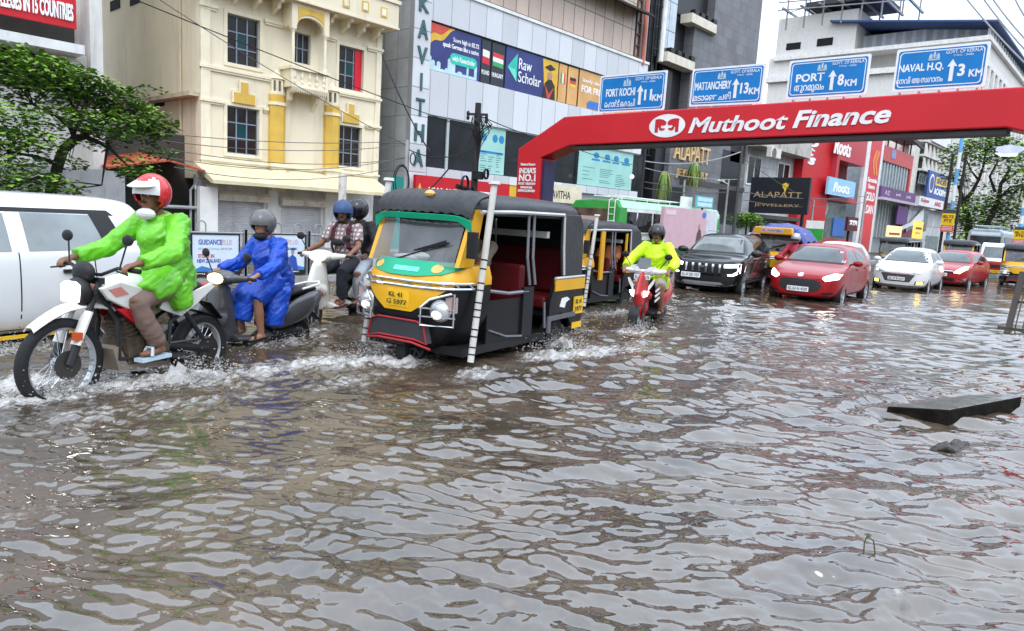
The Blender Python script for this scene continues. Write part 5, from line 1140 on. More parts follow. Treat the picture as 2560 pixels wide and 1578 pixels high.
for px, py, Y, r, lab, mt in ((1612, 370, 19.0, .07, 'dark pole at the corner of the mint poster window', dkp), (1712, 450, 18.6, .06, 'pale slim pole in front of the palms', gyp), (1822, 448, 18.0, .06, 'grey lamp pole with tube light beside the clipped bush', gyp), (1857, 355, 17.4, .08, 'tall dark pole at the right side of the dark tower', M('dark_steel')), (2035, 500, 17.2, .07, 'thin grey pole in front of the red shop block', gyp), (2165, 480, 16.5, .09, 'pole with tangled cables before the purple fascia', gyp)):
    q = onY(px, py, Y); k = MB(); k.tube([(q[0], Y, -.2), q], [r * 1.15, r * .85], 10); tag(k.build('utility_pole', mt), lab, 'utility pole')
k = MB(); q = onY(1822, 462, 18.0); k.tube([q, (q[0] - 1.1, 17.9, q[2] + .12)], .025, 6); k.box(q[0] - 1.7, q[0] - .9, 17.8, 17.95, q[2] + .1, q[2] + .18); tag(k.build('tube_lamp', white_paint), 'white tube lamp on an arm of the grey pole by the bush', 'street lamp')
q = onY(1580, 442, 19.2); k = MB(); k.ball((q[0], q[1], q[2]), .10, 12, 8); tag(k.build('bulb_lamp', M('warm_bulb', (.9, .85, .7), .4, emit=2.0)), 'small lit globe lamp at the corner of the mint poster', 'lamp')
# striped lamp poles at the right
skyb = M('blue_pole_paint', (.12, .36, .62), .5, streak=.3)
def lamp_pole(label, px, py, X, seg):
    a = onX(px, py, X); t = thing('striped_pole', label, 'lamp post', (a[0], a[1], -.2), world_coords=True); n = 9; H_ = a[2] + .2; k = MB(); q = MB()
    for i in range(n):
        m_ = k if i % 2 else q; m_.tube([(a[0], a[1], -.2 + H_ * i / n), (a[0], a[1], -.2 + H_ * (i + 1) / n)], .13, 8)
    k.build('blue_band', skyb, t); q.build('white_band', white_paint, t); return t, a
t3, a3 = lamp_pole('tall blue and white banded lamp pole in front of the spreading tree', 2412, 300, 62, 0)
lamp_pole('blue and white banded pole at the right edge with a yellow poster', 2562, 500, 60, 0)
for i, (px, py, pw, hh, X, lab) in enumerate(((2372, 553, 32, 55, 62, 'yellow and red IELTS PTE poster on poles left of the spreading tree'), (2551, 590, 32, 42, 60, 'yellow and red IELTS PTE poster at the right edge'))):
    c = onX(px, py, X); W = abs(onX(px + pw / 2, py, X)[1] - c[1]) * 2; H_ = (onX(px, py - hh / 2, X)[2] - c[2]) * 2; t = thing('pole_poster', lab, 'poster', (X - .3, c[1], c[2] - H_ / 2), group='pole posters', world_coords=True); x = X - .35
    k = MB(); k.box(x, x + .08, c[1] - W / 2, c[1] + W / 2, c[2] - H_ * .2, c[2] + H_ * .34); k.build('yellow_panel', M('poster_yellow', (.72, .52, .02), .5), t)
    k = MB(); k.box(x, x + .08, c[1] - W / 2, c[1] + W / 2, c[2] - H_ * .5, c[2] - H_ * .203); k.build('red_panel', M('poster_red', (.6, .08, .04), .5), t)
    k = MB(); k.box(x, x + .08, c[1] - W / 2, c[1] + W / 2, c[2] + H_ * .343, c[2] + H_ * .52); k.build('dark_header', M('dark_panel'), t)
    k = MB(); k.text('IELTS', (x - .002, c[1] + W * .42, c[2] + H_ * .13), (0, -1, 0), EZ, W * .84, H_ * .14, .02, ext=.02); k.text('PTE', (x - .002, c[1] + W * .3, c[2] - H_ * .06), (0, -1, 0), EZ, W * .6, H_ * .14, .02, ext=.02); k.build('lettering', M('maroon_ink', (.2, .04, .02), .5), t)
    k = MB(); 
    for j in range(3): k.box(x - .02, x, c[1] - W * .4, c[1] + W * .4, c[2] - H_ * (.28 + .07 * j), c[2] - H_ * (.26 + .07 * j))
    k.build('small_lettering', wt, t)
    if i == 0:
        k = MB()
        for yy in (-.5, .35): k.tube([(X, c[1] + yy, -.2), (X, c[1] + yy, c[2] + 5)], .1, 8)
        k.build('post', dkp, t)
t = thing('street_lamp', 'lit street lamp on an arm at the right edge in front of the tree', 'street lamp', onX(2562, 395, 40), world_coords=True)
p = onX(2522, 374, 40); q = onX(2600, 392, 40); k = MB(); k.tube([p, q, (q[0], q[1] - .2, -.2)], .05, 8); k.build('arm', M('pale_yellow_pole', (.5, .48, .36), .5), t)
k = MB(); k.prism([(-.5, -.05), (-.45, .12), (.1, .2), (.55, .1), (.6, -.05), (.4, -.2), (-.2, -.22)], -.15, .15, frame((p[0], p[1], p[2]), (0, -1, 0), EZ)); lh = k.build('lamp_head', M('lamp_casing', (.6, .65, .75), .4), t)
k = MB(); k.prism([(-.5, -.1), (.4, -.1), (.3, -.24), (-.3, -.24)], -.13, .13, frame((p[0], p[1], p[2] - .06), (0, -1, 0), EZ)); k.build('lamp_lens', M('lamp_lens', (.9, .93, 1), .4, emit=1.5), lh)
# cables
def cable(a, b_, sag, r, label, mt=black_paint, group='overhead cables'):
    a = Vector(a); b_ = Vector(b_); k = MB(); k.tube([a.lerp(b_, i / 14) + Vector((0, 0, -sag * 4 * (i / 14) * (1 - i / 14))) for i in range(15)], r, 5); tag(k.build('cable', mt), label, 'cable', group)
P0 = Vector((tp_[0], 13.15, 0)); P2 = Vector((tp2[0], 14.2, 0))
gc_ = M('grey_cable', (.10, .10, .10), .6)
cable(onY(340, 0, 13.0), onY(1195, 330, 13.2), .05, .010, 'cable running from the top left down past the cream building to the dark pole')
cable(onY(400, 0, 14.5), onY(1018, 365, 14.2), .1, .009, 'thin cable crossing the cream facade from the top edge to the slim grey pole', gc_)
cable(onY(955, 135, 16), onY(1075, 380, 14), .15, .018, 'thick cable drooping across the grey corner pier')
for i, (ya, yb) in enumerate(((332, 352), (352, 362), (372, 395), (395, 392), (418, 408))):
    cable(onY(395 + 10 * i, ya, 15 - .2 * i), onY(1018, yb, 14.2), .12 + .05 * i, .008, 'cable number %s counted from the top strung low across the cream facade' % ('one', 'two', 'three', 'four', 'five')[i], gc_)
cable(onY(1018, 372, 14.2), onY(1195, 365, 13.2), .25, .014, 'cable sagging between the slim grey pole and the dark pole')
cable(onY(1012, 520, 14.3), onY(1190, 325, 13.2), .25, .02, 'thick cable climbing to the dark pole across the lower window')
cable(onY(1205, 292, 13.2), onY(1345, 345, 16.2), .03, .014, 'cable running from the dark pole down to the gantry corner')
cable(onY(1440, 372, 16), onY(1612, 415, 19), .1, .014, 'cable from under the gantry to the pole by the mint poster')
cable(onY(1612, 403, 19), onY(1857, 378, 17.4), .35, .03, 'pale cable swagged across the gold letters', gyp)
cable(onY(1612, 420, 19), onY(1857, 448, 17.4), .2, .02, 'cable across the palms to the tall dark pole', gyp)
cable(onY(1612, 455, 19), onY(1857, 470, 17.4), .15, .02, 'dark cable below the palms', gc_)
cable(onY(1612, 470, 19), onY(1822, 480, 18), .15, .022, 'dark low cable above the green bus', gc_)
cable(onY(1857, 395, 17.4), onY(2035, 505, 17.2), .15, .02, 'cable across the black jewellery board to the red block pole', gc_)
cable(onY(1857, 480, 17.4), onY(2165, 490, 16.5), .3, .025, 'cable along the lower red shop block', gc_)
cable(onY(1857, 500, 17.4), onY(2165, 505, 16.5), .4, .02, 'lower cable along the red shop block', gc_)
for i, (xa, xb, yb) in enumerate(((2412, 2562, 152), (2455, 2562, 120), (2478, 2562, 92), (2535, 2562, 46))):
    a = onX(xa, -8, 46); b_ = onX(xb + 30, yb + 35, 46); cable(a, b_, .12, .045, '%s grey power line in the sky at the upper right' % ('leftmost', 'second', 'third', 'rightmost')[i], M('power_line', (.30, .31, .32), .5), 'power lines in the sky')
# ------------------------------------------------------------------ wet kerb slab, stone, railing at the right edge
A, B, C_ = onZ(2212, 1010), onZ(2370, 1052), onZ(2556, 1012); zt = .125
Ht = (onZ(2218, 1007, zt), onZ(2375, 1024, zt), onZ(2556, 991, zt))
back = Vector((1.2, .25, 0)); k = MB()
low = [Ht[0], Ht[1], Ht[2], onZ(2530, 984, zt), onZ(2420, 986, zt)]
vs = [(p[0], p[1], -.2) for p in low] + [(p[0], p[1], zt + (-.03 if i == 0 else 0)) for i, p in enumerate(low)]
k.add(vs, [tuple(range(4, -1, -1)), tuple(range(5, 10))] + [(i, (i + 1) % 5, 5 + (i + 1) % 5, 5 + i) for i in range(5)])
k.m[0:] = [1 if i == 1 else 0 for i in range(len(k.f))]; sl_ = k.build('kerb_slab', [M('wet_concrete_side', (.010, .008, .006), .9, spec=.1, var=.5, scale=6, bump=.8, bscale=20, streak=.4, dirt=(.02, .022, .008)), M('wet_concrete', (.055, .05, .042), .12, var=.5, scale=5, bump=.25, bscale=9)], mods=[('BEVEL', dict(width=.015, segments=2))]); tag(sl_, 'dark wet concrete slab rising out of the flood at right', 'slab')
p = onZ(2385, 1118); k = MB(); r_ = random.Random(9)
k.ball((0, 0, -.01), (.26, .06, .045), 16, 10); k.v = [(a * (1 + .2 * math.sin(a * 20)), b_ + .05 * math.sin(a * 9), c + .02 * math.sin(a * 31) + (.03 if a < -.15 else 0)) for a, b_, c in k.v]
ex = (onZ(2440, 1100) - onZ(2328, 1108)); k.v = [tuple(p + Matrix.Rotation(math.atan2(ex.y, ex.x), 3, 'Z') @ Vector(v)) for v in k.v]
tag(k.build('stone', M('dark_stone_wet', (.03, .025, .02), .3, bump=.8, bscale=30), smooth=60), 'small dark wet stone awash near the slab', 'stone')
p = onZ(2160, 1400); t = thing('twig', 'bent green weed stem poking out of the water', 'plant', p); k = MB(); u = (onZ(2195, 1400) - p)
k.tube([(0, 0, -.05), Vector((0, 0, .09)) - u * .15, Vector((0, 0, .13)), Vector(u * .5) + Vector((0, 0, .10)), Vector(u) + Vector((0, 0, -.05))], .0035, 5)
for i in range(7): k.ball(tuple(Vector((r_.uniform(-.015, .015), r_.uniform(-.01, .01), .13 + r_.uniform(-.012, .012)))), (.012, .006, .004), 6, 4)
k.build('stem', M('weed_green', (.07, .08, .03), .6), t)
br = thing('guard_rail', 'dark leaning steel guard rail on a concrete base at the right edge', 'railing', onZ(2522, 828, -.1), world_coords=True)
rm_ = M('rusty_dark_steel', (.05, .04, .035), .55, bump=.4, streak=.5, dirt=(.12, .06, .03))
p = onZ(2518, 826, -.05); tpx = onY(2557, 682, p[1] - .02)
k = MB(); k.beam((p[0], p[1], -.2), tpx, .10, .10); k.beam((p[0] - .1, p[1] - .75, -.2), tpx + Vector((-.15, -.75, -.02)), .10, .10); k.build('post', rm_, br)
k = MB()
for f in (.18, .55, .95): a = Vector((p[0], p[1], -.2)).lerp(tpx, f); k.beam(a + Vector((.0, -.05, 0)), a + Vector((-.12, -.72, 0)), .04)
for i in range(5): a = Vector((p[0] - .02 * i, p[1] - .12 - .12 * i, .05)); k.beam(a, a + (tpx - Vector((p[0], p[1], -.2))) * .86, .02)
k.build('bar', rm_, br)
k = MB(); k.box(p[0] - .35, p[0] + .4, p[1] - 1.2, p[1] + .12, -.2, .045); k.build('concrete_base', M('wet_concrete'), br)
# ------------------------------------------------------------------ shared vehicle pieces
WZ = -.12                                        # road level under the water
tyre_m = M('tyre_rubber', (.015, .015, .016), .75, bump=.4, bscale=60); chrome = M('chrome', (.62, .63, .65), .15, metal=.9); alloy = M('alloy', (.45, .46, .48), .3, metal=.8); darkpl = M('dark_plastic', (.012, .012, .013), .45, spec=.3); greypl = M('grey_plastic', (.10, .10, .11), .4)
plate_w = M('plate_white', (.72, .72, .72), .4); plate_y = M('plate_yellow', (.72, .42, .02), .4); ink = M('plate_ink', (.02, .02, .02), .5)
lamp_on = M('headlamp_lit', (.95, .95, .9), .2, emit=6.); lamp_warm = M('headlamp_warm', (1, .72, .35), .2, emit=4.5); lamp_off = M('lamp_glass', (.50, .52, .53), .12, metal=.4); red_lamp = M('red_lamp', (.5, .01, .015), .2, spec=.7); amber = M('amber_lens', (.75, .22, .01), .25, emit=.25)
glass_car = M('car_glass', (.028, .036, .040), .04, var=.5, scale=2.5, spec=.8); glass_ws = M('windscreen', (.075, .095, .10), .05, var=.45, scale=1.8, spec=.9)
def wheel(par, x, y, r, w, z=None, spokes=5, rim_m=alloy, rr=.66, name='wheel', thin=False):
    z = r if z is None else z; T = Matrix.Translation((x, y, z)) @ Matrix.Rotation(PI / 2, 4, 'X')
    k = MB(); h = w / 2; ri = r * rr
    k.lathe([(ri, -h * .8), (r * .9, -h), (r * .985, -h * .6), (r, 0), (r * .985, h * .6), (r * .9, h), (ri, h * .8), (ri * .97, 0), (ri, -h * .8)], T, 36); t = k.build(name, tyre_m, par, smooth=50)
    k = MB()
    if thin:
        k.lathe([(ri * 1.02, -h * .7), (ri * .93, -h * .5), (ri * .93, h * .5), (ri * 1.02, h * .7)], T, 36, caps=False)
        for i in range(spokes):
            a = 2 * PI * i / spokes
            for s_ in (-1, 1): k.tube([T @ Vector((.05 * math.cos(a + s_ * .8), .05 * math.sin(a + s_ * .8), s_ * .03)), T @ Vector((ri * .95 * math.cos(a), ri * .95 * math.sin(a), 0))], .0028, 4)
        k.lathe([(.0, -.05), (.05, -.05), (.05, .05), (.0, .05)], T, 16)
    else:
        k.lathe([(ri * 1.0, -h * .82), (ri * .86, -h * .7), (ri * .8, 0), (ri * .86, h * .7), (ri * 1.0, h * .82)], T, 32, caps=False)
        for sd in (-1, 1):
            k.lathe([(.0, sd * h * .62), (ri * .28, sd * h * .6), (ri * .28, sd * h * .4), (0, sd * h * .4)] if sd > 0 else [(0, -h * .4), (ri * .28, -h * .4), (ri * .28, -h * .6), (0, -h * .62)], T, 16)
            for i in range(spokes):
                a = 2 * PI * i / spokes; c, s = math.cos(a), math.sin(a)
                k.beam(T @ Vector((ri * .2 * c, ri * .2 * s, sd * h * .5)), T @ Vector((ri * .88 * c, ri * .88 * s, sd * h * .6)), ri * .2, h * .2, up=(0, 1, 0))
        k.lathe([(0, -.01), (ri * .82, -.01), (ri * .82, .01), (0, .01)], T, 20, 1)
    k.build('rim', [rim_m, darkpl], t); return t
def decal(bvh, poly, D, mt, name, par, off=.006, cut=.07, mir=False):
    """an outline laid on a body's surface: D = 'F' from the front (u = y), 'L' from the left side (u = x), 'R' from the right"""
    bm = bmesh.new()
    polys = [poly] + ([[(-u, v) for u, v in poly]] if mir else [])
    for pl in polys: bm.faces.new([bm.verts.new((u, v, 0)) for u, v in pl])
    us = [u for pl in polys for u, _ in pl]; vs = [v for _, v in poly]
    for lo, hi, ax in ((min(us), max(us), (1, 0, 0)), (min(vs), max(vs), (0, 1, 0))):
        c = lo + cut
        while c < hi:
            bmesh.ops.bisect_plane(bm, geom=bm.verts[:] + bm.edges[:] + bm.faces[:], plane_co=Vector(ax) * c, plane_no=ax); c += cut
    d = {'F': Vector((-1, 0, 0)), 'L': Vector((0, -1, 0)), 'R': Vector((0, 1, 0)), 'B': Vector((1, 0, 0))}[D]
    for v in bm.verts:
        u, w = v.co.x, v.co.y; o = Vector((0, u, w)) if D in 'FB' else Vector((u, 0, w)); o = o - d * 4
        h = bvh.ray_cast(o, d)
        if h[0] is None: 
            h = bvh.find_nearest(o + d * 3.2)
        v.co = h[0] - d * off
    ff = bm.faces[:]; ret = bmesh.ops.extrude_face_region(bm, geom=ff); 
    for v in [g for g in ret['geom'] if isinstance(g, bmesh.types.BMVert)]: v.co += d * (off + .012)
    bmesh.ops.recalc_face_normals(bm, faces=bm.faces)
    me = bpy.data.meshes.new(name); bm.to_mesh(me); bm.free(); me.materials.append(mt); me.shade_smooth(); me.set_sharp_from_angle(angle=R(40))
    o = bpy.data.objects.new(name, me); COL.objects.link(o); o.parent = par
    if par.name in ROOT: ROOT[o.name] = ROOT[par.name]
    return o
def bvh_of(o): return BVHTree.FromPolygons([v.co[:] for v in o.data.vertices], [tuple(p.vertices) for p in o.data.polygons])
def plate(par, text, x, y0, z0, w, h, bg, lines=1, ny=0., name='number_plate'):
    k = MB(); k.box(x, x + .012, y0 - w / 2, y0 + w / 2, z0, z0 + h); p = k.build(name, bg, par)
    k = MB(); n = len(text)
    for i, s in enumerate(text): hh = h / n; k.text(s, (x + .013, y0 - w * .44, z0 + h - hh * (i + .82)), (0, 1, 0), EZ, w * .88, hh * .64, .02, ext=.002)
    k.build('plate_lettering', ink, p); return p

# ------------------------------------------------------------------ auto rickshaws
def auto(name, label, loc, yaw, s, front=True, side=True, cowl_m=None, belt_m=None, roof_m=None, pl=None, group='auto rickshaws in the traffic', green=True, poles=True, small=False):
    t = thing(name, label, 'auto rickshaw', loc, yaw, group, s)
    blk = M('rick_black', (.008, .008, .009), .38, spec=.3, streak=.3, dirt=(.06, .05, .042)); yel = M('rick_yellow', (.64, .33, .010), .34, var=.07, coat=.15, streak=.25, dirt=(.33, .2, .04)); canv = roof_m or M('rick_canvas', (.028, .030, .033), .42, spec=.35, bump=.35, bscale=25, var=.25); cow = cowl_m or blk; belt = belt_m or yel
    def ring(z, xf, w, p=3.2, xb=.6, n=22, o=0):
        return [(xb + (xf + o - xb) * max(0, math.cos(a)) ** (2 / p), (w + o) * math.copysign(abs(math.sin(a)) ** (2 / p), math.sin(a)), z) for a in [(-PI / 2 + PI * i / n) for i in range(n + 1)]]
    RZ = [(.20, .98, .36), (.36, 1.16, .50), (.58, 1.23, .58), (.80, 1.22, .60), (.93, 1.17, .60), (1.03, 1.08, .565)]
    k = MB(); k.loft([ring(*q) for q in RZ], closed=True, caps=True); cw = k.build('front_cowl', cow, t, smooth=50); bv = bvh_of(cw)
    k = MB(); k.loft([ring(.865, 1.197, .60, o=.006), ring(.93, 1.17, .60, o=.006), ring(1.036, 1.08, .565, o=.006)], closed=True, caps=True); k.build('yellow_belt', belt, t, smooth=50)
    k = MB(); k.box(-1.26, .98, -.58, .58, .20, .28); k.build('floor_pan', darkpl, t)
    # rear body
    arch = [(-.78 + .28 * math.cos(a), .20 + .28 * math.sin(a)) for a in [PI * i / 10 for i in range(11)]]
    pr = [(-.50, .24)] + [(a, b_) for a, b_ in arch if b_ > .24] + [(-1.27, .24), (-1.31, .5), (-1.29, .86), (-.62, .86), (-.52, .6)]
    k = MB()
    for y in (.60, -.64): k.prism(pr, 0, .04, Matrix(((1, 0, 0, 0), (0, 0, 1, y), (0, 1, 0, 0), (0, 0, 0, 1))))
    k.box(-1.31, -1.27, -.60, .60, .24, .86); k.box(-1.27, -.6, -.6, .6, .44, .50); k.build('rear_body', blk, t)
    k = MB()
    for y in (.635, -.655): k.box(-1.305, -.60, y, y + .02, .73, .855)
    k.build('yellow_stripe', yel, t)
    # canopy: roof shell, rear quarter canvas, back wall
    def roof_ring(x, w, zs, zt, n=12): 
        o = [(x, w * math.copysign(abs(math.cos(a)) ** .45, math.cos(a)), zs + (zt - zs) * math.sin(a) ** .7) for a in [PI * i / n for i in range(n + 1)]]
        return o + [(x, y * .965, z - .035) for x, y, z in reversed(o)]
    k = MB(); k.loft([roof_ring(*q) for q in ((.86, .52, 1.535, 1.66), (.6, .575, 1.545, 1.70), (0, .60, 1.55, 1.725), (-.7, .615, 1.55, 1.72), (-1.1, .61, 1.53, 1.70), (-1.22, .58, 1.50, 1.64))]); k.build('canopy_roof', canv, t, smooth=60)
    k = MB(); q = [(-.80, .86), (-.74, 1.20), (-.72, 1.57), (-1.16, 1.57), (-1.25, 1.45), (-1.29, .86)]
    for y in (.595, -.62): k.prism(q, 0, .025, Matrix(((1, 0, 0, 0), (0, 0, 1, y), (0, 1, 0, 0), (0, 0, 0, 1))))
    k.add([(-1.285, -.6, .86), (-1.285, .6, .86), (-1.21, .58, 1.6), (-1.21, -.58, 1.6)], [(0, 1, 2, 3)]); k.build('rear_canvas', canv, t, mods=[('BEVEL', dict(width=.012, segments=2))])
    k = MB(); e = .012
    for y in (.632, -.632):
        k.tube([(.82, y * .95, 1.54), (.3, y, 1.558), (-.72, y, 1.562)], .02, 6); k.tube([(-.735, y, 1.55), (-.765, y, 1.2), (-.81, y, .9)], .014, 6); k.tube([(-.6, y + .012, .872), (-1.3, y + .012, .872)], .016, 6)
    k.build('white_trim', M('trim_grey_white', (.46, .46, .46), .45), t)
    # pillars and windscreen
    k = MB()
    for sy in (1, -1): k.prism([(1.06, 1.03), (.83, 1.03), (.70, 1.56), (.84, 1.56)], 0, .05, Matrix(((1, 0, 0, 0), (0, 0, 1, .50 * sy + (.0 if sy > 0 else -.05)), (0, 1, 0, 0), (0, 0, 0, 1))))
    k.build('windscreen_pillar', belt if belt_m is None else blk, t)
    k = MB(); k.add([(1.075, -.50, 1.03), (1.09, 0, 1.03), (1.075, .50, 1.03), (.845, .48, 1.56), (.86, 0, 1.56), (.845, -.48, 1.56)], [(0, 1, 4, 5), (1, 2, 3, 4)]); k.build('windscreen', M('rick_windscreen', (.20, .21, .22), .06, alpha=.42, spec=1., var=.3, scale=4), t)
    k = MB(); k.tube([(1.085, -.2, 1.05), (1.03, .25, 1.20), (1.02, .40, 1.245)], .008, 5); k.beam((1.03, .0, 1.145), (1.015, .36, 1.255), .02); k.build('wiper', black_paint, t)
    # sun visor with ribs and trim
    n, m_ = 44, 8; vs = []; edge = []
    for j in range(m_ + 1):
        v = j / m_
        for i in range(n + 1):
            u = -1 + 2 * i / n; rib = .008 * math.sin(i * 1.6)
            p = (.66 + .36 * math.sin(v * PI / 2) * (1 - .22 * u * u), .60 * u * (1 - .03 * v), 1.735 - .02 * v - .20 * v ** 2.2 - .05 * abs(u) ** 7 + rib * (v > .05)); vs.append(p)
            if j == m_: edge.append((p[0], p[1], p[2] - rib))
    k = MB(); k.add(vs, [(j * (n + 1) + i, j * (n + 1) + i + 1, (j + 1) * (n + 1) + i + 1, (j + 1) * (n + 1) + i) for j in range(m_) for i in range(n)]); k.build('sun_visor', canv, t, smooth=60, mods=[('SOLIDIFY', dict(thickness=.02))])
    if green:
        gr = M('rick_green', (.01, .32, .17), .35); k = MB(); ed = [(a + .01, b_, c - .02) for a, b_, c in edge]; k.add(ed + [(a - .02, b_, c - .05 - .09 * max(0, abs(b_) / .6 - .75) * 3) for a, b_, c in ed], [(i, i + 1, n + 2 + i, n + 1 + i) for i in range(n)]); k.build('visor_trim', gr, t, mods=[('SOLIDIFY', dict(thickness=.012))])
        bv2 = BVHTree.FromPolygons([p for q in [ring(.80, 1.22, .60), ring(.93, 1.17, .60, o=.008), ring(1.036, 1.08, .565, o=.012), ring(1.1, 1.05, .55, o=.01)] for p in q], [(i * 23 + j, i * 23 + j + 1, (i + 1) * 23 + j + 1, (i + 1) * 23 + j) for i in range(3) for j in range(22)])
        decal(bv2, [(-.53, 1.01), (-.47, 1.065), (.47, 1.065), (.53, 1.01), (.40, .955), (.15, .925), (-.15, .925), (-.40, .955)], 'F', gr, 'green_band', t, .012)
        decal(bv2, [(-.14, .965), (.16, .965), (.16, 1.005), (-.14, 1.005)], 'F', M('light_mint'), 'band_writing', t, .016)
        for y in (-.36, .34): decal(bv2, [(y + .055 * math.cos(i * PI / 6), 1.005 + .038 * math.sin(i * PI / 6)) for i in range(12)], 'F', M('orange_dot', (.72, .40, .12), .4), 'band_dot', t, .017)
        k = MB(); k.ball((0.93, .08, 1.685), (.05, .05, .035), 8, 4); k.build('visor_sticker', M('orange_dot'), t)
    if poles:
        for y in (.665, -.665):
            a, b_ = Vector((.965, y, .17)), Vector((.70, y * .97, 1.80)); k = MB(); k.tube([a, b_], .032, 10); k.tube([b_, b_ + Vector((0, 0, .03))], [.058, .05], 10); po = k.build('guard_pole', M('pole_white_wrap', (.54, .52, .48), .5, streak=.3), t)
            k = MB()
            for f in [.04, .08, .14, .18, .25, .29, .33, .40, .44, .52, .57]: k.tube([a.lerp(b_, f), a.lerp(b_, f + .008)], .034, 10)
            k.build('black_band', black_paint, po)
    # front fittings
    decal(bv, [(-.52, .86), (.52, .86), (.32, .70), (.16, .60), (-.16, .60), (-.32, .70)], 'F', belt, 'yellow_panel', t, .01)
    k = MB()
    for z, o in ((.885, .03), (.835, .03)): k.tube([(a, b_, c) for a, b_, c in ring(z, 1.20, .60, o=o)][2:-2], .011, 6)
    rg = [ring(.885, 1.20, .60, o=.03), ring(.835, 1.20, .60, o=.03)]
    for i in range(3, 20, 2): k.tube([rg[0][i], rg[1][i + 1]], .008, 5)
    k.build('chrome_band', chrome, t)
    for sy in (1, -1):
        hx, hy = 1.165, .43 * sy
        k = MB(); k.ball((hx - .02, hy, .63), (.07, .115, .105), 18, 10); h = k.build('headlight', lamp_off, t, smooth=60)
        k = MB(); k.ball((hx + .035, hy, .60), (.03, .06, .045), 12, 6); k.build('bulb', M('bulb_white', (.9, .9, .9), .2, emit=.6), h)
        k = MB(); k.box(hx - .10, hx - .005, hy + .10 * sy - .035, hy + .10 * sy + .035, .62, .76); k.build('indicator', M('indicator_lens', (.42, .30, .28), .2), t)
        G_ = [(.30, .50), (.30, .66), (.38, .74), (.56, .80), (.585, .80), (.585, .50)]
        k = MB(); xx = lambda y: 1.27 - max(0, abs(y) - .3) * .42
        k.tube([(xx(y), y * sy, z) for y, z in G_], .012, 6, closed=True)
        for z in (.58, .655): k.tube([(xx(.28), .28 * sy, z), (xx(.6), .6 * sy, z)], .008, 5)
        k.build('lamp_guard', chrome, t)
    gsh = [(-.34, .335), (-.30, .50), (-.22, .53), (.22, .53), (.30, .50), (.34, .335), (.2, .36), (-.2, .36)]
    k = MB(); k.prism([(u * 1.05, v - .01) for u, v in gsh], 1.16, 1.235, Matrix(((0, 0, 1, 0), (1, 0, 0, 0), (0, 1, 0, 0), (0, 0, 0, 1)))); mg = k.build('front_bumper', M('bumper_grey', (.04, .04, .045), .35, spec=.35), t)
    k = MB(); k.tube([(1.24, u * 1.05, v - .01) for u, v in gsh], .010, 6, closed=True); k.tube([(1.23, -.38, .30), (1.26, -.2, .325), (1.26, .2, .325), (1.23, .40, .28)], .012, 6); k.build('red_outline', M('red_line', (.30, .015, .02), .4), mg)
    k = MB(); 
    for i in range(9): a = PI * (.1 + .75 * i / 8); k.box(0, .02, -.1, .1, 0, .11, 0, Matrix.Translation((.98 + .26 * math.cos(a), 0, .2 + .26 * math.sin(a))) @ Matrix.Rotation(-a, 4, 'Y') )
    k.build('mudguard', darkpl, t)
    wheel(t, .98, 0, .21, .11, spokes=6, rim_m=greypl, rr=.5); 
    for y in (.53, -.53): wheel(t, -.78, y, .21, .11, spokes=6, rim_m=greypl, rr=.5)
    if pl:
        decal(bv, [(-.13, .635), (.13, .635), (.13, .79), (-.13, .79)], 'F', plate_y, 'number_plate', t, .014)
        k = MB(); k.text(pl[0], (1.252, -.10, .722), (0, 1, 0), EZ, .16, .045, .01, ext=.002); k.text(pl[1], (1.256, -.12, .655), (0, 1, 0), EZ, .24, .045, .01, ext=.002); k.build('plate_lettering', ink, t)
    k = MB(); k.box(.98, 1.03, .60, .70, 1.12, 1.36); k.tube([(.9, .54, 1.3), (1.0, .62, 1.28)], .012, 5); k.build('mirror', darkpl, t, mods=[('BEVEL', dict(width=.02, segments=2))])
    if side:
        redv = M('red_vinyl_seat', (.085, .006, .008), .45, bump=.2)
        k = MB(); k.box(-1.15, -.55, -.55, .55, .52, .66); k.box(-1.22, -1.02, -.55, .55, .66, 1.18); k.build('passenger_seat', redv, t, mods=[('BEVEL', dict(width=.04, segments=3))])
        k = MB(); k.box(-.12, .25, -.38, .38, .50, .62); k.box(-.2, -.1, -.42, .50, .55, 1.02); k.build('driver_seat', redv, t, mods=[('BEVEL', dict(width=.03, segments=3))])
        k = MB(); k.box(-.74, .55, -.615, -.605, .80, 1.56); k.build('added_dark_sheet', M('black_sheet', (.008, .008, .009), .6), t, mods=[('BEVEL', dict(width=.003, segments=1))])  # added black sheet closing the far side, darkens the view through the windscreen
        k = MB(); k.box(-.66, -.60, -.3, .5, 1.30, 1.37); k.build('rear_sign', M('pale_sign', (.5, .5, .48), .5), t)
        k = MB(); 
        for x in (-.16, -.05): k.tube([(x, .585, 1.55), (x - .02, .585, 1.1), (x - .10, .585, .82)], .016, 6)
        k.tube([(.60, .575, .80), (.25, .58, .755), (-.12, .585, .755)], .018, 6); k.build('hand_rail', M('dull_steel', (.22, .23, .25), .35, metal=.6), t)
        k = MB(); k.box(-.22, -.02, .565, .60, .28, .80); k.build('partition_post', M('rick_blue_black', (.009, .011, .013), .4), t)
        k = MB(); k.box(-.02, .60, .555, .575, .28, .70); k.build('side_panel', blk, t)
        k = MB(); k.tube([(.6, .6, .42), (.3, .61, .33), (.0, .61, .30)], .012, 5); k.tube([(-.42, .62, .62), (-.44, .63, .34)], .014, 5); k.build('step_rail', M('dull_steel'), t)
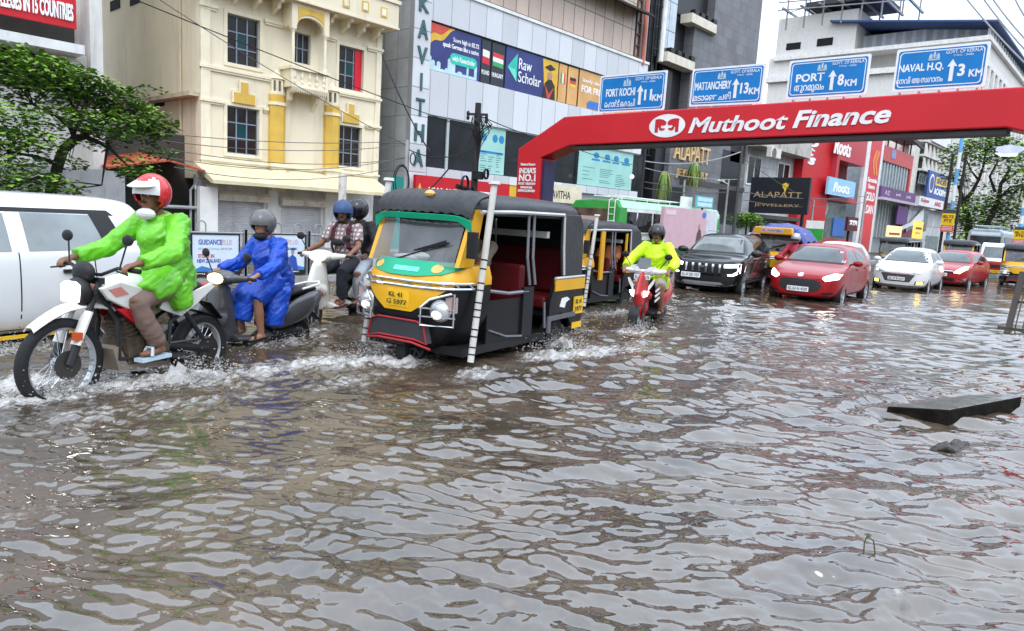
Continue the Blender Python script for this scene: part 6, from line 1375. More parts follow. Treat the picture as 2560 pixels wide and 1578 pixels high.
        if not small:
            k = MB(); k.box(-1.28, -1.06, .645, .66, .44, .64); p_ = k.build('side_plate', plate_y, t); k = MB(); k.text('KL 41', (-1.09, .662, .56), (-1, 0, 0), EZ, .14, .05, .01, ext=.002); k.text('5977', (-1.08, .662, .47), (-1, 0, 0), EZ, .17, .055, .01, ext=.002); k.build('plate_lettering', ink, p_)
            k = MB(); k.box(-1.28, -1.05, .645, .655, .27, .34); k.build('reflector', plate_y, t)
            k = MB(); k.prism([(-.74, .55), (-.78, .64), (-.90, .65), (-.97, .62), (-.88, .59), (-.85, .53)], .64, .647, Matrix(((1, 0, 0, 0), (0, 0, 1, 0), (0, 1, 0, 0), (0, 0, 0, 1)))); k.build('bird_sticker', white_paint, t)
            k = MB(); k.prism([(-.46, .28), (-.46, .46), (-1.08, .47), (-1.1, .42), (-.52, .41), (-.52, .28)], .642, .665, Matrix(((1, 0, 0, 0), (0, 0, 1, 0), (0, 1, 0, 0), (0, 0, 0, 1)))); k.build('arch_moulding', greypl, t)
            k = MB(); k.box(.75, .99, -.45, .45, 1.0, 1.05); k.tube([(.85, .2, 1.08), (.80, .2, 1.13)], .01, 5); k.build('dashboard', darkpl, t)
            k = MB(); k.ball((.90, -.15, 1.07), (.05, .22, .035), 10, 6); k.ball((.90, -.02, 1.09), (.05, .1, .04), 10, 6); k.build('dash_garland', white_paint, t)
    return t
auto('auto_rickshaw', 'black and yellow auto rickshaw with green trim and striped guard poles, nearest in front', (5.98, 5.98, WZ), R(190), 1.12, pl=('KL 41', 'G 5977'))
auto('auto_rickshaw', 'black auto rickshaw with yellow front pillar carrying a passenger in orange, behind the front rickshaw', (11.1, 8.2, WZ), R(186), .99, green=False, pl=('KL 07', '2140'), small=True)

r2 = bpy.data.objects['auto_rickshaw.001']
k = MB(); k.box(.30, .43, .60, .635, .62, 1.53); k.build('yellow_post', M('rick_yellow'), r2); k = MB(); k.box(-.62, -.57, .60, .63, .80, 1.50); k.build('yellow_frame', M('rick_yellow'), r2)
# ------------------------------------------------------------------ cars
def car(name, label, cat, loc, yaw, s, L_, W_, H_, paint, nose=.74, cowl=.98, belt=.95, xw=.78, xr=.05, xt=-1.55, tail=1.0, zb=.22, wb=(1.2, -1.25), wr=.30, squareback=False, roof_m=None, group=None, round_=0., hoodf=None):
    """x forward; xw windscreen base, xr roof front, xt roof rear"""
    t = thing(name, label, cat, loc, yaw, group, s); F_ = L_ / 2; w = W_ / 2; hf = hoodf or nose + .10
    def ring(x, zb_, ws, zm, zbt, wr_, ze, zt):
        W = w * ws; h = [(0, zb_), (W * .78, zb_), (W * .955, zb_ + .10), (W * 1.0, zm), (W * .985, zbt - .03), (W * .955, zbt + .02), (wr_ * w, ze), (wr_ * w * .62, zt - .012), (0, zt)]
        return [(x, y, z) for y, z in h] + [(x, -y, z) for y, z in reversed(h[1:-1])]
    st = [(F_ - .005, zb + .10, .50, .5, nose * .86, .44, nose * .92, nose * .94), (F_ - .06, zb + .03, .70, .52, nose * .92, .60, nose * .98, nose), (F_ - .24, zb, .91, .55, nose + .0, .78, nose + .06, nose + .075), (F_ - .5, zb, .985, .58, nose + .08, .80, hf + .02, hf + .05),
          (xw + .18, zb, 1, .6, belt - .05, .82, cowl - .05, cowl - .02), (xw, zb, 1, .6, belt - .02, .83, cowl - .01, cowl + .02), (xw - .06, zb, 1, .6, belt - .01, .825, cowl + .03, cowl + .06),
          ((xw + xr) / 2, zb, 1, .6, belt, .77, (cowl + H_) / 2 - .0, (cowl + H_) / 2 + .045), (xr + .08, zb, 1, .6, belt + .01, .71, H_ - .125, H_ - .06), (xr - .06, zb, 1, .6, belt + .015, .70, H_ - .07, H_ - .015), (xr - .5, zb, 1, .6, belt + .03, .70, H_ - .05, H_),
          (xt + .45, zb, 1, .6, belt + .05, .69, H_ - .06, H_ - .01), (xt, zb, .985, .6, belt + .06, .68 if squareback else .67, H_ - (.075 if squareback else .10), H_ - (.02 if squareback else .04))]
    if squareback: st += [(-F_ + .13, zb + .01, .965, .6, belt + .05, .665, H_ - .11, H_ - .06), (-F_ + .075, zb + .03, .95, .6, belt + .04, .65, H_ - .22, H_ - .19), (-F_ + .04, zb + .06, .92, .6, belt + .02, .63, belt + .16, belt + .2), (-F_, zb + .12, .80, .58, belt - .1, .55, belt - .02, belt)]
    else: st += [(-F_ + .22, zb + .02, .94, .6, tail - .04, .66, tail + .10, tail + .13), (-F_ + .06, zb + .05, .88, .6, tail - .08, .6, tail - .02, tail + .01), (-F_, zb + .12, .78, .58, tail - .18, .55, tail - .12, tail - .1)]
    k = MB(); k.loft([ring(*q) for q in st]); b_ = k.build('body', paint, t, mods=[('SUBSURF', dict(levels=2, render_levels=2))])
    cut = []
    for xx in wb:
        k = MB(); k.lathe([(0, -.3), (wr * 1.17, -.3), (wr * 1.17, .3), (0, .3)], Matrix.Translation((xx, w * .9, wr)) @ Matrix.Rotation(PI / 2, 4, 'X'), 28); k.lathe([(0, -.3), (wr * 1.17, -.3), (wr * 1.17, .3), (0, .3)], Matrix.Translation((xx, -w * .9, wr)) @ Matrix.Rotation(PI / 2, 4, 'X'), 28)
        cut.append(k.build('cutter', paint))
    bv = bvh_of(b_)
    for c in cut:
        md = b_.modifiers.new('b', 'BOOLEAN'); md.object = c; md.operation = 'DIFFERENCE'; md.solver = 'EXACT'; bake(b_)
    for c in cut: bpy.data.objects.remove(c)
    b_.data.shade_smooth(); b_.data.set_sharp_from_angle(angle=R(38))
    k = MB()
    for xx in wb: k.box(xx - wr * 1.15, xx + wr * 1.15, -w * .6, w * .6, .2, wr * 2.1)
    k.build('wheel_well', dark_inside, t)
    for xx in wb:
        for sy in (1, -1): wheel(t, xx, sy * (w - .11), wr, .19)
    return t, bv, dict(F=F_, w=w, H=H_, cowl=cowl, belt=belt, xw=xw, xr=xr, xt=xt, nose=nose)
def car_glass(t, bv, g, ws_m=None, quarter=True, side='L', sidewin=None):
    w, H_, cowl, belt = g['w'], g['H'], g['cowl'], g['belt']
    decal(bv, [(-.765 * w, cowl + .055), (.765 * w, cowl + .055), (.63 * w, H_ - .125), (.2 * w, H_ - .105), (-.2 * w, H_ - .105), (-.63 * w, H_ - .125)], 'F', ws_m or glass_ws, 'windscreen', t, .004, .06)
    decal(bv, [(-.80 * w, cowl + .012), (.80 * w, cowl + .012), (.77 * w, cowl + .05), (-.77 * w, cowl + .05)], 'F', darkpl, 'scuttle', t, .006)
    for D in side:
        for p in sidewin or []: decal(bv, p, D, glass_car, 'side_window', t, .005, .08)
def seams(t, bv, lines, D='L', m_=None):
    for (a, b_) in lines:
        dx, dz = b_[0] - a[0], b_[1] - a[1]; l = math.hypot(dx, dz); nx, nz = -dz / l * .006, dx / l * .006
        decal(bv, [(a[0] + nx, a[1] + nz), (b_[0] + nx, b_[1] + nz), (b_[0] - nx, b_[1] - nz), (a[0] - nx, a[1] - nz)], D, m_ or darkpl, 'door_seam', t, .0015, .1)
def handle(t, bv, x, z, m_, D='L'): decal(bv, [(x - .09, z - .018), (x + .09, z - .018), (x + .09, z + .018), (x - .09, z + .018)], D, m_, 'door_handle', t, .03)
def mirrors(t, g, m_, x, z, s=1.):
    for sy in (1, -1):
        k = MB(); k.ball((x, sy * (g['w'] + .10), z), (.07 * s, .12 * s, .075 * s), 14, 8); k.beam((x + .02, sy * (g['w'] - .06), z - .03), (x, sy * (g['w'] + .03), z - .02), .05); k.build('wing_mirror', m_, t, smooth=60)
def lamp(bv, poly, t, mt=None, name='headlight'):
    for sg in (1, -1): decal(bv, [(u * sg, v) for u, v in (poly if sg > 0 else reversed(poly))], 'F', mt or lamp_on, name, t, .012, .05)
# red hatchback with round grille
redp = M('red_car_paint', (.29, .005, .008), .3, var=.04, coat=.28); whitep = M('white_car_paint', (.68, .68, .68), .3, var=.03, coat=.7); blackp = M('black_car_paint', (.006, .007, .008), .22, var=.3, coat=.5)
def red_hatch(label, loc, yaw, s, new):
    t, bv, g = car('red_hatchback', label, 'hatchback', loc, yaw, s, 3.86, 1.73, 1.52, redp, nose=.78, cowl=1.02, belt=.98, xw=.88, xr=.22, xt=-1.45, tail=1.02, wr=.30, wb=(1.19, -1.26), zb=.2)
    car_glass(t, bv, g, sidewin=[[(.72, 1.03), (-.08, 1.05), (-.08, 1.37), (.32, 1.37), (.52, 1.25)], [(-.16, 1.05), (-.92, 1.09), (-.98, 1.25), (-.82, 1.36), (-.16, 1.37)]])
    if new:
        lamp(bv, [(.50, .70), (.58, .64), (.80, .70), (.83, .82), (.72, .84), (.52, .74)], t); 
        decal(bv, [(-.50, .50), (-.46, .62), (-.3, .665), (.3, .665), (.46, .62), (.5, .50), (.44, .42), (.3, .38), (-.3, .38), (-.44, .42)], 'F', M('grille_black', (.012, .012, .013), .35, brick=(.05, .03, .5, .008, 3., 'Y')), 'grille', t, .012)
        k = [(.07 * math.cos(i * PI / 8), .76 + .045 * math.sin(i * PI / 8)) for i in range(16)]; decal(bv, k, 'F', chrome, 'badge', t, .015, .03)
        for sg in (1, -1): decal(bv, [(sg * .50, .36), (sg * .72, .38), (sg * .76, .30), (sg * .55, .27)][::sg], 'F', darkpl, 'fog_recess', t, .008)
        decal(bv, [(-.80, .27), (-.5, .235), (.5, .235), (.80, .27), (.72, .205), (-.72, .205)], 'F', darkpl, 'lower_lip', t, .012)
        plate(t, ['KL 63 N 4329'], 1.945, -.02, .36, .50, .115, plate_w)
        decal(bv, [(.50, 1.30), (.66, 1.30), (.63, 1.345), (.48, 1.345)], 'F', M('pale_cyan'), 'sticker', t, .009); decal(bv, [(.62, 1.08), (.7, 1.08), (.7, 1.13), (.62, 1.13)], 'F', M('pale_cyan'), 'sticker', t, .009)
        k = MB(); k.ball((.25, -.32, 1.18), (.09, .09, .12), 12, 8); k.build('seat_headrest', darkpl, t)
    else:
        lamp(bv, [(.42, .66), (.62, .64), (.80, .82), (.76, .93), (.66, .92), (.50, .76)], t, lamp_warm)
        decal(bv, [(-.4, .64), (.4, .64), (.42, .72), (-.42, .72)], 'F', darkpl, 'grille', t, .01); decal(bv, [(-.42, .715), (.42, .715), (.43, .735), (-.43, .735)], 'F', chrome, 'grille_bar', t, .016)
        decal(bv, [(-.45, .34), (.45, .34), (.48, .46), (-.48, .46)], 'F', darkpl, 'air_intake', t, .01)
        for sg in (1, -1): decal(bv, [(sg * .55, .36), (sg * .78, .36), (sg * .80, .48), (sg * .62, .42)][::sg], 'F', alloy, 'fog_bezel', t, .008); decal(bv, [(sg * .58, .38), (sg * .72, .38), (sg * .72, .44), (sg * .62, .42)][::sg], 'F', darkpl, 'fog_recess', t, .014)
        plate(t, ['KL 07 BX 4661'], 1.945, -.02, .52, .50, .115, plate_w)
    seams(t, bv, [((.70, .30), (.78, 1.0)), ((-.12, .28), (-.12, 1.04)), ((-.95, .62), (-.93, 1.06)), ((.68, .30), (-.85, .27))]); handle(t, bv, .08, .90, redp); handle(t, bv, -.78, .93, redp)
    mirrors(t, g, redp, .62, 1.07); return t
red_hatch('red hatchback with round black grille and white plate leading the queue of cars', (18.6, 6.2, WZ), R(184), .97, True)
red_hatch('red hatchback with swept-back amber lamps behind the white saloon', (30.6, 5.45, WZ), R(176), .92, False)
# white saloon
t, bv, g = car('white_saloon', 'white compact saloon with six-sided grille and lit yellow fog lamps between the red hatchbacks', 'car', (25.9, 5.88, WZ), R(183), .94, 3.99, 1.68, 1.53, whitep, nose=.80, cowl=1.03, belt=.99, xw=.92, xr=.18, xt=-1.3, tail=1.05, wr=.29, wb=(1.2, -1.23), zb=.2)
car_glass(t, bv, g, sidewin=[[(.70, 1.04), (-.12, 1.06), (-.12, 1.38), (.28, 1.38)], [(-.2, 1.06), (-1.0, 1.1), (-.98, 1.27), (-.8, 1.36), (-.2, 1.38)]])
lamp(bv, [(.42, .73), (.60, .68), (.78, .80), (.80, .93), (.66, .84)], t, lamp_off); lamp(bv, [(.60, .71), (.68, .74), (.70, .80), (.62, .78)], t, lamp_warm, 'lit_bulb')
decal(bv, [(-.50, .66), (-.36, .42), (.36, .42), (.50, .66), (.42, .69), (-.42, .69)], 'F', M('grille_dark', (.025, .025, .028), .3, brick=(4, .05, 0, .012, 4., 'Y')), 'grille', t, .012); decal(bv, [(-.5, .655), (.5, .655), (.46, .69), (-.46, .69)], 'F', chrome, 'grille_bar', t, .015)
decal(bv, [(.085 * math.cos(i * PI / 8), .685 + .042 * math.sin(i * PI / 8)) for i in range(16)], 'F', chrome, 'badge', t, .022, .04)
for sg in (1, -1): decal(bv, [(sg * .50, .34), (sg * .78, .36), (sg * .76, .47), (sg * .52, .45)][::sg], 'F', darkpl, 'fog_recess', t, .008); decal(bv, [(sg * .55, .355), (sg * .71, .365), (sg * .70, .45), (sg * .56, .44)][::sg], 'F', M('fog_yellow', (1, .66, .12), .3, emit=5.), 'fog_lamp', t, .02)
decal(bv, [(-.7, .275), (.7, .275), (.72, .30), (-.72, .30)], 'F', darkpl, 'lower_slot', t, .01); plate(t, ['KL 17 R 6141'], 2.0, -.03, .455, .5, .11, plate_w)
decal(bv, [(.52, 1.32), (.6, 1.32), (.59, 1.37), (.51, 1.37)], 'F', M('pale_cyan'), 'sticker', t, .009)
seams(t, bv, [((.72, .30), (.80, 1.0)), ((-.16, .28), (-.16, 1.05)), ((-.98, .62), (-.96, 1.08))]); handle(t, bv, .05, .92, chrome); handle(t, bv, -.8, .95, chrome); decal(bv, [(.65, .32), (-.7, .3), (-.85, .42), (.2, .36)], 'L', M('shadow_grey', (.2, .2, .2), .4), 'cladding_and_shade', t, .008); mirrors(t, g, whitep, .66, 1.08)  # grey wedge on the white doors is shade put into the colour
# black sport utility
t, bv, g = car('black_suv', 'large glossy black sport utility with C-shaped lit lamps and slatted grille', 'suv', (17.85, 8.5, WZ), R(192), .90, 4.70, 1.89, 1.74, blackp, nose=.98, cowl=1.17, belt=1.13, xw=1.05, xr=.40, xt=-1.75, tail=1.15, wr=.37, wb=(1.42, -1.34), zb=.28, squareback=True, hoodf=1.10)
car_glass(t, bv, g, ws_m=M('pale_windscreen', (.16, .18, .18), .05, spec=1., var=.3), sidewin=[[(.85, 1.19), (.05, 1.21), (.05, 1.56), (.42, 1.57)], [(-.03, 1.21), (-.95, 1.23), (-.95, 1.55), (-.03, 1.57)], [(-1.04, 1.24), (-1.75, 1.32), (-1.62, 1.50), (-1.04, 1.55)]])
for sg in (1, -1):
    decal(bv, [(sg * .55, .92), (sg * .88, .96), (sg * .93, .93), (sg * .93, .72), (sg * .78, .63), (sg * .66, .63), (sg * .66, .67), (sg * .76, .68), (sg * .86, .76), (sg * .86, .86), (sg * .56, .84)][::sg], 'F', M('drl_lit', (.95, .97, 1), .2, emit=5.), 'headlight', t, .012, .05)
decal(bv, [(-.56, .66), (.56, .66), (.60, .93), (-.60, .93)], 'F', darkpl, 'grille', t, .01)
for i in range(6):
    u = -.45 + .18 * i; decal(bv, [(u - .02, .70), (u + .02, .70), (u + .03, .92), (u - .03, .92)], 'F', chrome, 'grille_slat', t, .02, .1)
decal(bv, [(-.06, .84), (0, .80), (.06, .84), (.05, .89), (0, .85), (-.05, .89)], 'F', chrome, 'badge', t, .03, .05)
decal(bv, [(-.62, .36), (.62, .36), (.70, .60), (-.70, .60)], 'F', darkpl, 'air_intake', t, .008); decal(bv, [(-.78, .36), (-.6, .325), (.6, .325), (.78, .36), (.78, .40), (.6, .36), (.5, .44), (-.5, .44), (-.6, .36), (-.78, .40)], 'F', alloy, 'skid_plate', t, .016)
plate(t, ['KL 67 DD 1757'], 2.375, -.3, .53, .52, .13, plate_w)
seams(t, bv, [((.92, .42), (.98, 1.15)), ((.0, .40), (.0, 1.2)), ((-.98, .7), (-.98, 1.22))]); handle(t, bv, .22, 1.02, blackp); handle(t, bv, -.76, 1.05, blackp); decal(bv, [(1.0, .30), (-.9, .30), (-.9, .42), (1.0, .42)], 'L', greypl, 'cladding_and_shade', t, .012); decal(bv, [(.86, .50), (.0, .47), (.0, .53), (.84, .56)], 'L', amber, 'amber_reflection_strip', t, .008) if 0 else None
k = MB()
for y in (.62, -.62): k.tube([(.1, y, 1.73), (-.1, y, 1.785), (-1.4, y, 1.775), (-1.65, y, 1.71)], .018, 6)
k.build('roof_rail', alloy, t); mirrors(t, g, blackp, .80, 1.22, 1.25)
# white tall hatchback at the left (rear half in frame)
t, bv, g = car('white_hatchback', 'tall white hatchback with dark side windows at the left edge behind the motorcycle', 'hatchback', (1.45, 9.0, WZ), R(194), 1.0, 3.66, 1.64, 1.66, whitep, nose=.85, cowl=1.10, belt=1.02, xw=1.0, xr=.35, xt=-1.56, tail=1.05, wr=.29, wb=(1.18, -1.25), zb=.2, squareback=True, hoodf=.98)
glass_car_, glass_car = glass_car, M('pale_windscreen'); car_glass(t, bv, g, sidewin=[[(.80, 1.06), (-.22, 1.07), (-.22, 1.44), (.42, 1.45)], [(-.38, 1.07), (-1.20, 1.08), (-1.10, 1.44), (-.38, 1.45)]]); glass_car = glass_car_
decal(bv, [(.9, 1.03), (-1.02, 1.05), (-.86, 1.47), (.42, 1.48), (.30, 1.455), (-.82, 1.445), (-.95, 1.07), (.86, 1.055)], 'L', darkpl, 'window_surround', t, .003) if 0 else None
decal(bv, [(.40, 1.50), (-1.30, 1.495), (-1.36, 1.44), (-1.06, 1.452), (.38, 1.462)], 'L', darkpl, 'window_trim', t, .006)
decal(bv, [(-1.075, 1.45), (-1.30, 1.44), (-1.42, 1.10), (-1.18, 1.075)], 'L', darkpl, 'rear_pillar', t, .006)
for sg in (1,): decal(bv, [(-1.64, 1.18), (-1.74, 1.14), (-1.70, 1.36), (-1.62, 1.42)], 'L', red_lamp, 'tail_lamp', t, .012)
seams(t, bv, [((-.28, .30), (-.28, 1.06)), ((-1.05, .70), (-1.02, 1.06)), ((.88, .28), (.92, 1.02)), ((.85, .29), (-.85, .27))]); handle(t, bv, -.78, .86, darkpl); handle(t, bv, .14, .84, darkpl); mirrors(t, g, whitep, .78, 1.12)
k = MB(); k.box(-.9, .85, .775, .80, .20, .235); k.build('yellow_sill_strip', plate_y, t)
# small white car partly hidden behind the red hatchback
t, bv, g = car('white_hatchback', 'small white hatchback half hidden behind the red hatchback in front', 'hatchback', (26.6, 8.4, WZ), R(185), .95, 3.6, 1.6, 1.55, whitep, nose=.85, cowl=1.08, belt=1.02, xw=1.0, xr=.4, xt=-1.4, squareback=True, wr=.28, hoodf=.98, wb=(1.15, -1.2))
car_glass(t, bv, g, sidewin=[[(.78, 1.06), (.0, 1.07), (.0, 1.36), (.42, 1.37)], [(-.1, 1.07), (-1.0, 1.08), (-.9, 1.36), (-.1, 1.37)]]); lamp(bv, [(.5, .7), (.7, .72), (.7, .86), (.52, .84)], t, lamp_off); decal(bv, [(-.4, .55), (.4, .55), (.44, .68), (-.44, .68)], 'F', darkpl, 'grille', t); mirrors(t, g, whitep, .75, 1.12)
# far autos, van, buses
YR_ = dict(small=True, poles=False)
auto('auto_rickshaw', 'brown-fronted auto rickshaw with three roof lamps behind the white saloon', (36.5, 9.0, WZ), R(186), 1.0, belt_m=M('olive_paint', (.14, .10, .035), .4), cowl_m=M('olive_paint'), green=False, **YR_)
auto('auto_rickshaw', 'grey-roofed auto rickshaw in the middle of the far queue above the white saloon', (43, 10.2, WZ), R(182), 1.0, green=False, **YR_)
auto('auto_rickshaw', 'black-hooded auto rickshaw close behind the second red hatchback', (37.6, 6.6, WZ), R(184), 1.03, green=False, **YR_)
auto('auto_rickshaw', 'black and yellow auto rickshaw at the right edge behind the guard rail', (34.5, 3.95, WZ), R(186), 1.02, green=False, small=True, poles=False)
ya = auto('auto_rickshaw', 'yellow-topped auto rickshaw under a blue tarpaulin behind the leading red hatchback', (21.8, 8.6, WZ), R(188), 1.06, roof_m=M('blue_tarpaulin', (.008, .022, .20), .4, bump=.5, bscale=8), green=False, poles=False, small=True)
k = MB(); k.prism([(-.56, 1.50), (.56, 1.50), (.50, 1.70), (-.50, 1.70)], .86, 1.10, Matrix(((0, 0, 1, 0), (1, 0, 0, 0), (0, 1, 0, 0), (0, 0, 0, 1)))); hd = k.build('yellow_header', M('rick_yellow'), ya, mods=[('BEVEL', dict(width=.03, segments=2))])
k = MB(); k.box(1.10, 1.105, -.30, .30, 1.56, 1.66); k.build('header_strip', M('pink_ink'), hd); k = MB(); k.text('FL NAMBU', (1.107, -.27, 1.58), (0, 1, 0), EZ, .54, .06, .01, ext=.003); k.build('header_lettering', M('ink_blue'), hd)
tp = MB(); tp.v = []; n = 14
for i in range(n + 1):
    for j in range(n + 1):
        u, v = i / n * 2 - 1, j / n * 2 - 1; tp.v.append((-.25 + .95 * u, .74 * v * (1 + .1 * abs(v)), 1.76 - .42 * abs(v) ** 3 - .12 * abs(u) ** 4 + .03 * math.sin(7 * u + 3 * v) + .02 * math.sin(11 * v)))
tp.f = [(i * (n + 1) + j, (i + 1) * (n + 1) + j, (i + 1) * (n + 1) + j + 1, i * (n + 1) + j + 1) for i in range(n) for j in range(n)]; tp.m = [0] * len(tp.f)
tp = tp.build('tarpaulin', M('blue_tarpaulin'), smooth=80, mods=[('SOLIDIFY', dict(thickness=.015))]); tp.location = (21.8, 8.6, WZ + .03); tp.rotation_euler = (0, 0, R(188)); tp.scale = (1.07,) * 3; tag(tp, 'blue tarpaulin tied over the yellow-topped auto rickshaw', 'tarpaulin')
v = thing('red_van', 'red and white van with a yellow number plate beyond the second red hatchback', 'van', (41.5, 5.65, WZ), R(183), None, .95)
k = MB(); pr = [(-1.7, .3), (1.62, .3), (1.75, .5), (1.70, .95), (1.28, 1.02), (1.0, 1.72), (.6, 1.82), (-1.6, 1.82), (-1.75, 1.2)]; k.prism(pr, -.72, .72, Matrix(((1, 0, 0, 0), (0, 0, 1, 0), (0, 1, 0, 0), (0, 0, 0, 1)))); bo_ = k.build('body', whitep, v, mods=[('BEVEL', dict(width=.06, segments=3))]); bv = bvh_of(bo_)
decal(bv, [(-.62, 1.08), (.62, 1.08), (.56, 1.62), (-.56, 1.62)], 'F', glass_ws, 'windscreen', v); decal(bv, [(-.72, .42), (.72, .42), (.70, .93), (-.70, .93)], 'F', redp, 'red_front', v, .01); decal(bv, [(-.5, .62), (.5, .62), (.5, .76), (-.5, .76)], 'F', darkpl, 'grille', v, .02); plate(v, ['KL 7 4127'], 1.79, 0, .36, .52, .15, plate_y); lamp(bv, [(.5, .6), (.66, .6), (.66, .76), (.5, .76)], v, lamp_off)
for xx in (1.1, -1.1):
    for sy in (1, -1): wheel(v, xx, sy * .64, .28, .16)
# green bus seen from its rear corner
gb_ = thing('green_bus', 'green and white bus with rolled curtains driving away behind the auto rickshaws', 'bus', (0, 0, 0), 0)
cr = onY(1547, 540, 15.0); gb_.location = (cr[0], 16.1, WZ); gb_.rotation_euler = (0, 0, R(3)); bl_, bh, bw = 9.2, 2.5, 2.2
grn = M('bus_green', (.03, .30, .05), .35, coat=.4); mintp = M('bus_mint', (.30, .62, .38), .3, coat=.3)
k = MB(); hw = bw / 2; k.loft([[(x, -hw, .35), (x, hw, .35), (x, hw, bh - .28), (x, hw * .86, bh - .06), (x, 0, bh), (x, -hw * .86, bh - .06), (x, -hw, bh - .28)] for x in (0, bl_)]); k.build('body', grn, gb_, mods=[('BEVEL', dict(width=.05, segments=2))])
k = MB(); k.box(.5, bl_ - .2, -hw - .012, -hw - .001, bh - .42, bh - .28); k.box(.5, bl_ - .2, -hw - .012, -hw - .001, 1.02, 1.15); k.build('white_band', white_paint, gb_)
k = MB(); k.box(.55, bl_ - .3, -hw - .006, -hw - .001, 1.30, bh - .43); k.build('window_opening', dark_inside, gb_)
k = MB(); 
for i in range(6): x = 1.25 + i * 1.25; k.box(x, x + .07, -hw - .03, -hw - .007, 1.15, bh - .43)
k.box(.55, bl_ - .3, -hw - .025, -hw - .007, 1.27, 1.31); k.box(.55, bl_ - .3, -hw - .02, -hw - .007, 1.21, 1.235); k.box(.55, bl_ - .3, -hw - .02, -hw - .007, 1.16, 1.185); k.build('window_post', white_paint, gb_)
k = MB()
for c0 in (.65, 2.65, 4.9):
    n = 24; vs = []
    for i in range(n + 1):
        u = i / n; x = c0 + 1.75 * u; d = .18 + .34 * math.sin(PI * u) ** .7
        for j in range(5): q = j / 4; vs.append((x, -hw - .03 - .03 * math.sin(u * 30 + q * 4), bh - .44 - d * q))
    k.add(vs, [(i * 5 + j, i * 5 + j + 1, i * 5 + 6 + j, i * 5 + 5 + j) for i in range(n) for j in range(4)])
k.build('curtain', M('grey_curtain', (.05, .05, .052), .8), gb_, smooth=80)
k = MB(); k.loft([[(x, -hw * 1.0, bh - .29), (x, -hw * .87, bh - .05), (x, -hw * .6, bh - .0), (x, -hw * .6, bh + .02), (x, -hw * .89, bh - .02), (x, -hw * 1.02, bh - .28)] for x in (.12, bl_ - .2)]); 
k.build('mint_roof_edge', mintp, gb_)
k = MB(); z = bh + .16
for y in (-hw * .55, hw * .55): k.tube([(.8, y, z), (6.2, y, z)], .025, 6)
for i in range(6): x = .9 + i * 1.0; k.tube([(x, -hw * .55, bh - .02), (x, -hw * .55, z)], .02, 5); k.tube([(x, -hw * .55, z), (x, hw * .55, z)], .018, 5)
k.build('roof_rack', white_paint, gb_)
k = MB(); k.box(-.012, -.001, -hw + .55, hw - .12, 1.35, bh - .35); k.build('rear_window', M('bus_rear_glass', (.10, .07, .05), .2, var=.5), gb_); k = MB(); k.box(-.02, -.013, -.2, hw - .3, 1.5, 1.85); k.build('rear_poster', M('pink_poster', (.5, .36, .34), .5), gb_)
k = MB()
for y in (-hw + .2, -hw + .46): k.tube([(-.06, y, .6), (-.06, y, bh - .02), (.15, y, bh + .03)], .02, 6)
for i in range(7): k.tube([(-.06, -hw + .2, .7 + .25 * i), (-.06, -hw + .46, .7 + .25 * i)], .015, 5)
k.build('ladder', white_paint, gb_)
for xx in (2.0, 6.6): wheel(gb_, xx, -hw + .14, .42, .25, rim_m=greypl)
fbus = thing('pale_bus', 'pale white and blue bus far down the road at the right', 'bus', (66, 9.6, WZ), R(182), None, 1.0)
k = MB(); k.loft([[(x, -1.1, .4), (x, 1.1, .4), (x, 1.15, 1.6), (x, 1.1, 2.5), (x, .8, 2.72), (x, -.8, 2.72), (x, -1.1, 2.5), (x, -1.15, 1.6)] for x in (-4, 4)]); k.build('body', M('pale_bus_paint', (.30, .36, .37), .4), fbus, mods=[('BEVEL', dict(width=.08, segments=2))])
k = MB(); k.box(4.001, 4.012, -.95, .95, 1.35, 2.2); k.box(-3.6, 3.6, 1.152, 1.16, 1.5, 2.2); k.build('window', glass_car, fbus); k = MB(); k.box(4.001, 4.012, -.9, .9, 2.28, 2.5); k.build('destination_board', M('pale_board'), fbus)
k = MB()
for i in range(6): k.tube([(3.5 - i * 1.2, -.8, 2.7), (3.5 - i * 1.2, -.8, 2.95), (3.5 - i * 1.2, .8, 2.95), (3.5 - i * 1.2, .8, 2.7)], .03, 5)
for y in (-.8, .8): k.tube([(3.6, y, 2.95), (-2.6, y, 2.95)], .03, 5)
k.build('roof_rack', alloy, fbus)
for xx in (2.6, -2.4):
    for sy in (1, -1): wheel(fbus, xx, sy * .98, .42, .22, rim_m=greypl)
# pink and grey advertising boxes on a stand in front of the tower
p = onY(1727, 570, 14.4); ab = thing('advert_box', 'pink and pale grey lit advert box with printed figures left of the black sport utility', 'advertising board', (p[0], p[1], -.1), world_coords=True)
a, b_, c = onY(1652, 598, 14.4), onY(1766, 526, 14.4), onY(1794, 526, 14.4); k = MB(); k.box(a[0], b_[0], 14.35, 14.5, a[2] - .35, b_[2]); k.build('pink_face', M('pink_film', (.55, .36, .40), .4, var=.06), ab)
k = MB(); k.box(b_[0] + .002, c[0], 14.36, 14.9, a[2] - .35, b_[2]); k.build('grey_face', M('grey_film', (.55, .56, .60), .4), ab)
cx = b_[0] - .55; k = MB(); T = frame((0, 14.348, 0), EX, EZ); zz = a[2] - .3
k.prism([(cx - .3, zz), (cx - .2, zz + .55), (cx - .05, zz + .8), (cx + .12, zz + .7), (cx + .22, zz + .3), (cx + .3, zz)], 0, .01, T); k.build('printed_figure', M('print_dark', (.10, .06, .07), .5), ab); k = MB(); k.prism([(cx + .1 * math.cos(i * PI / 6) - .05, zz + .88 + .1 * math.sin(i * PI / 6)) for i in range(12)], 0, .01, T); k.build('printed_head', M('skin_film'), ab)
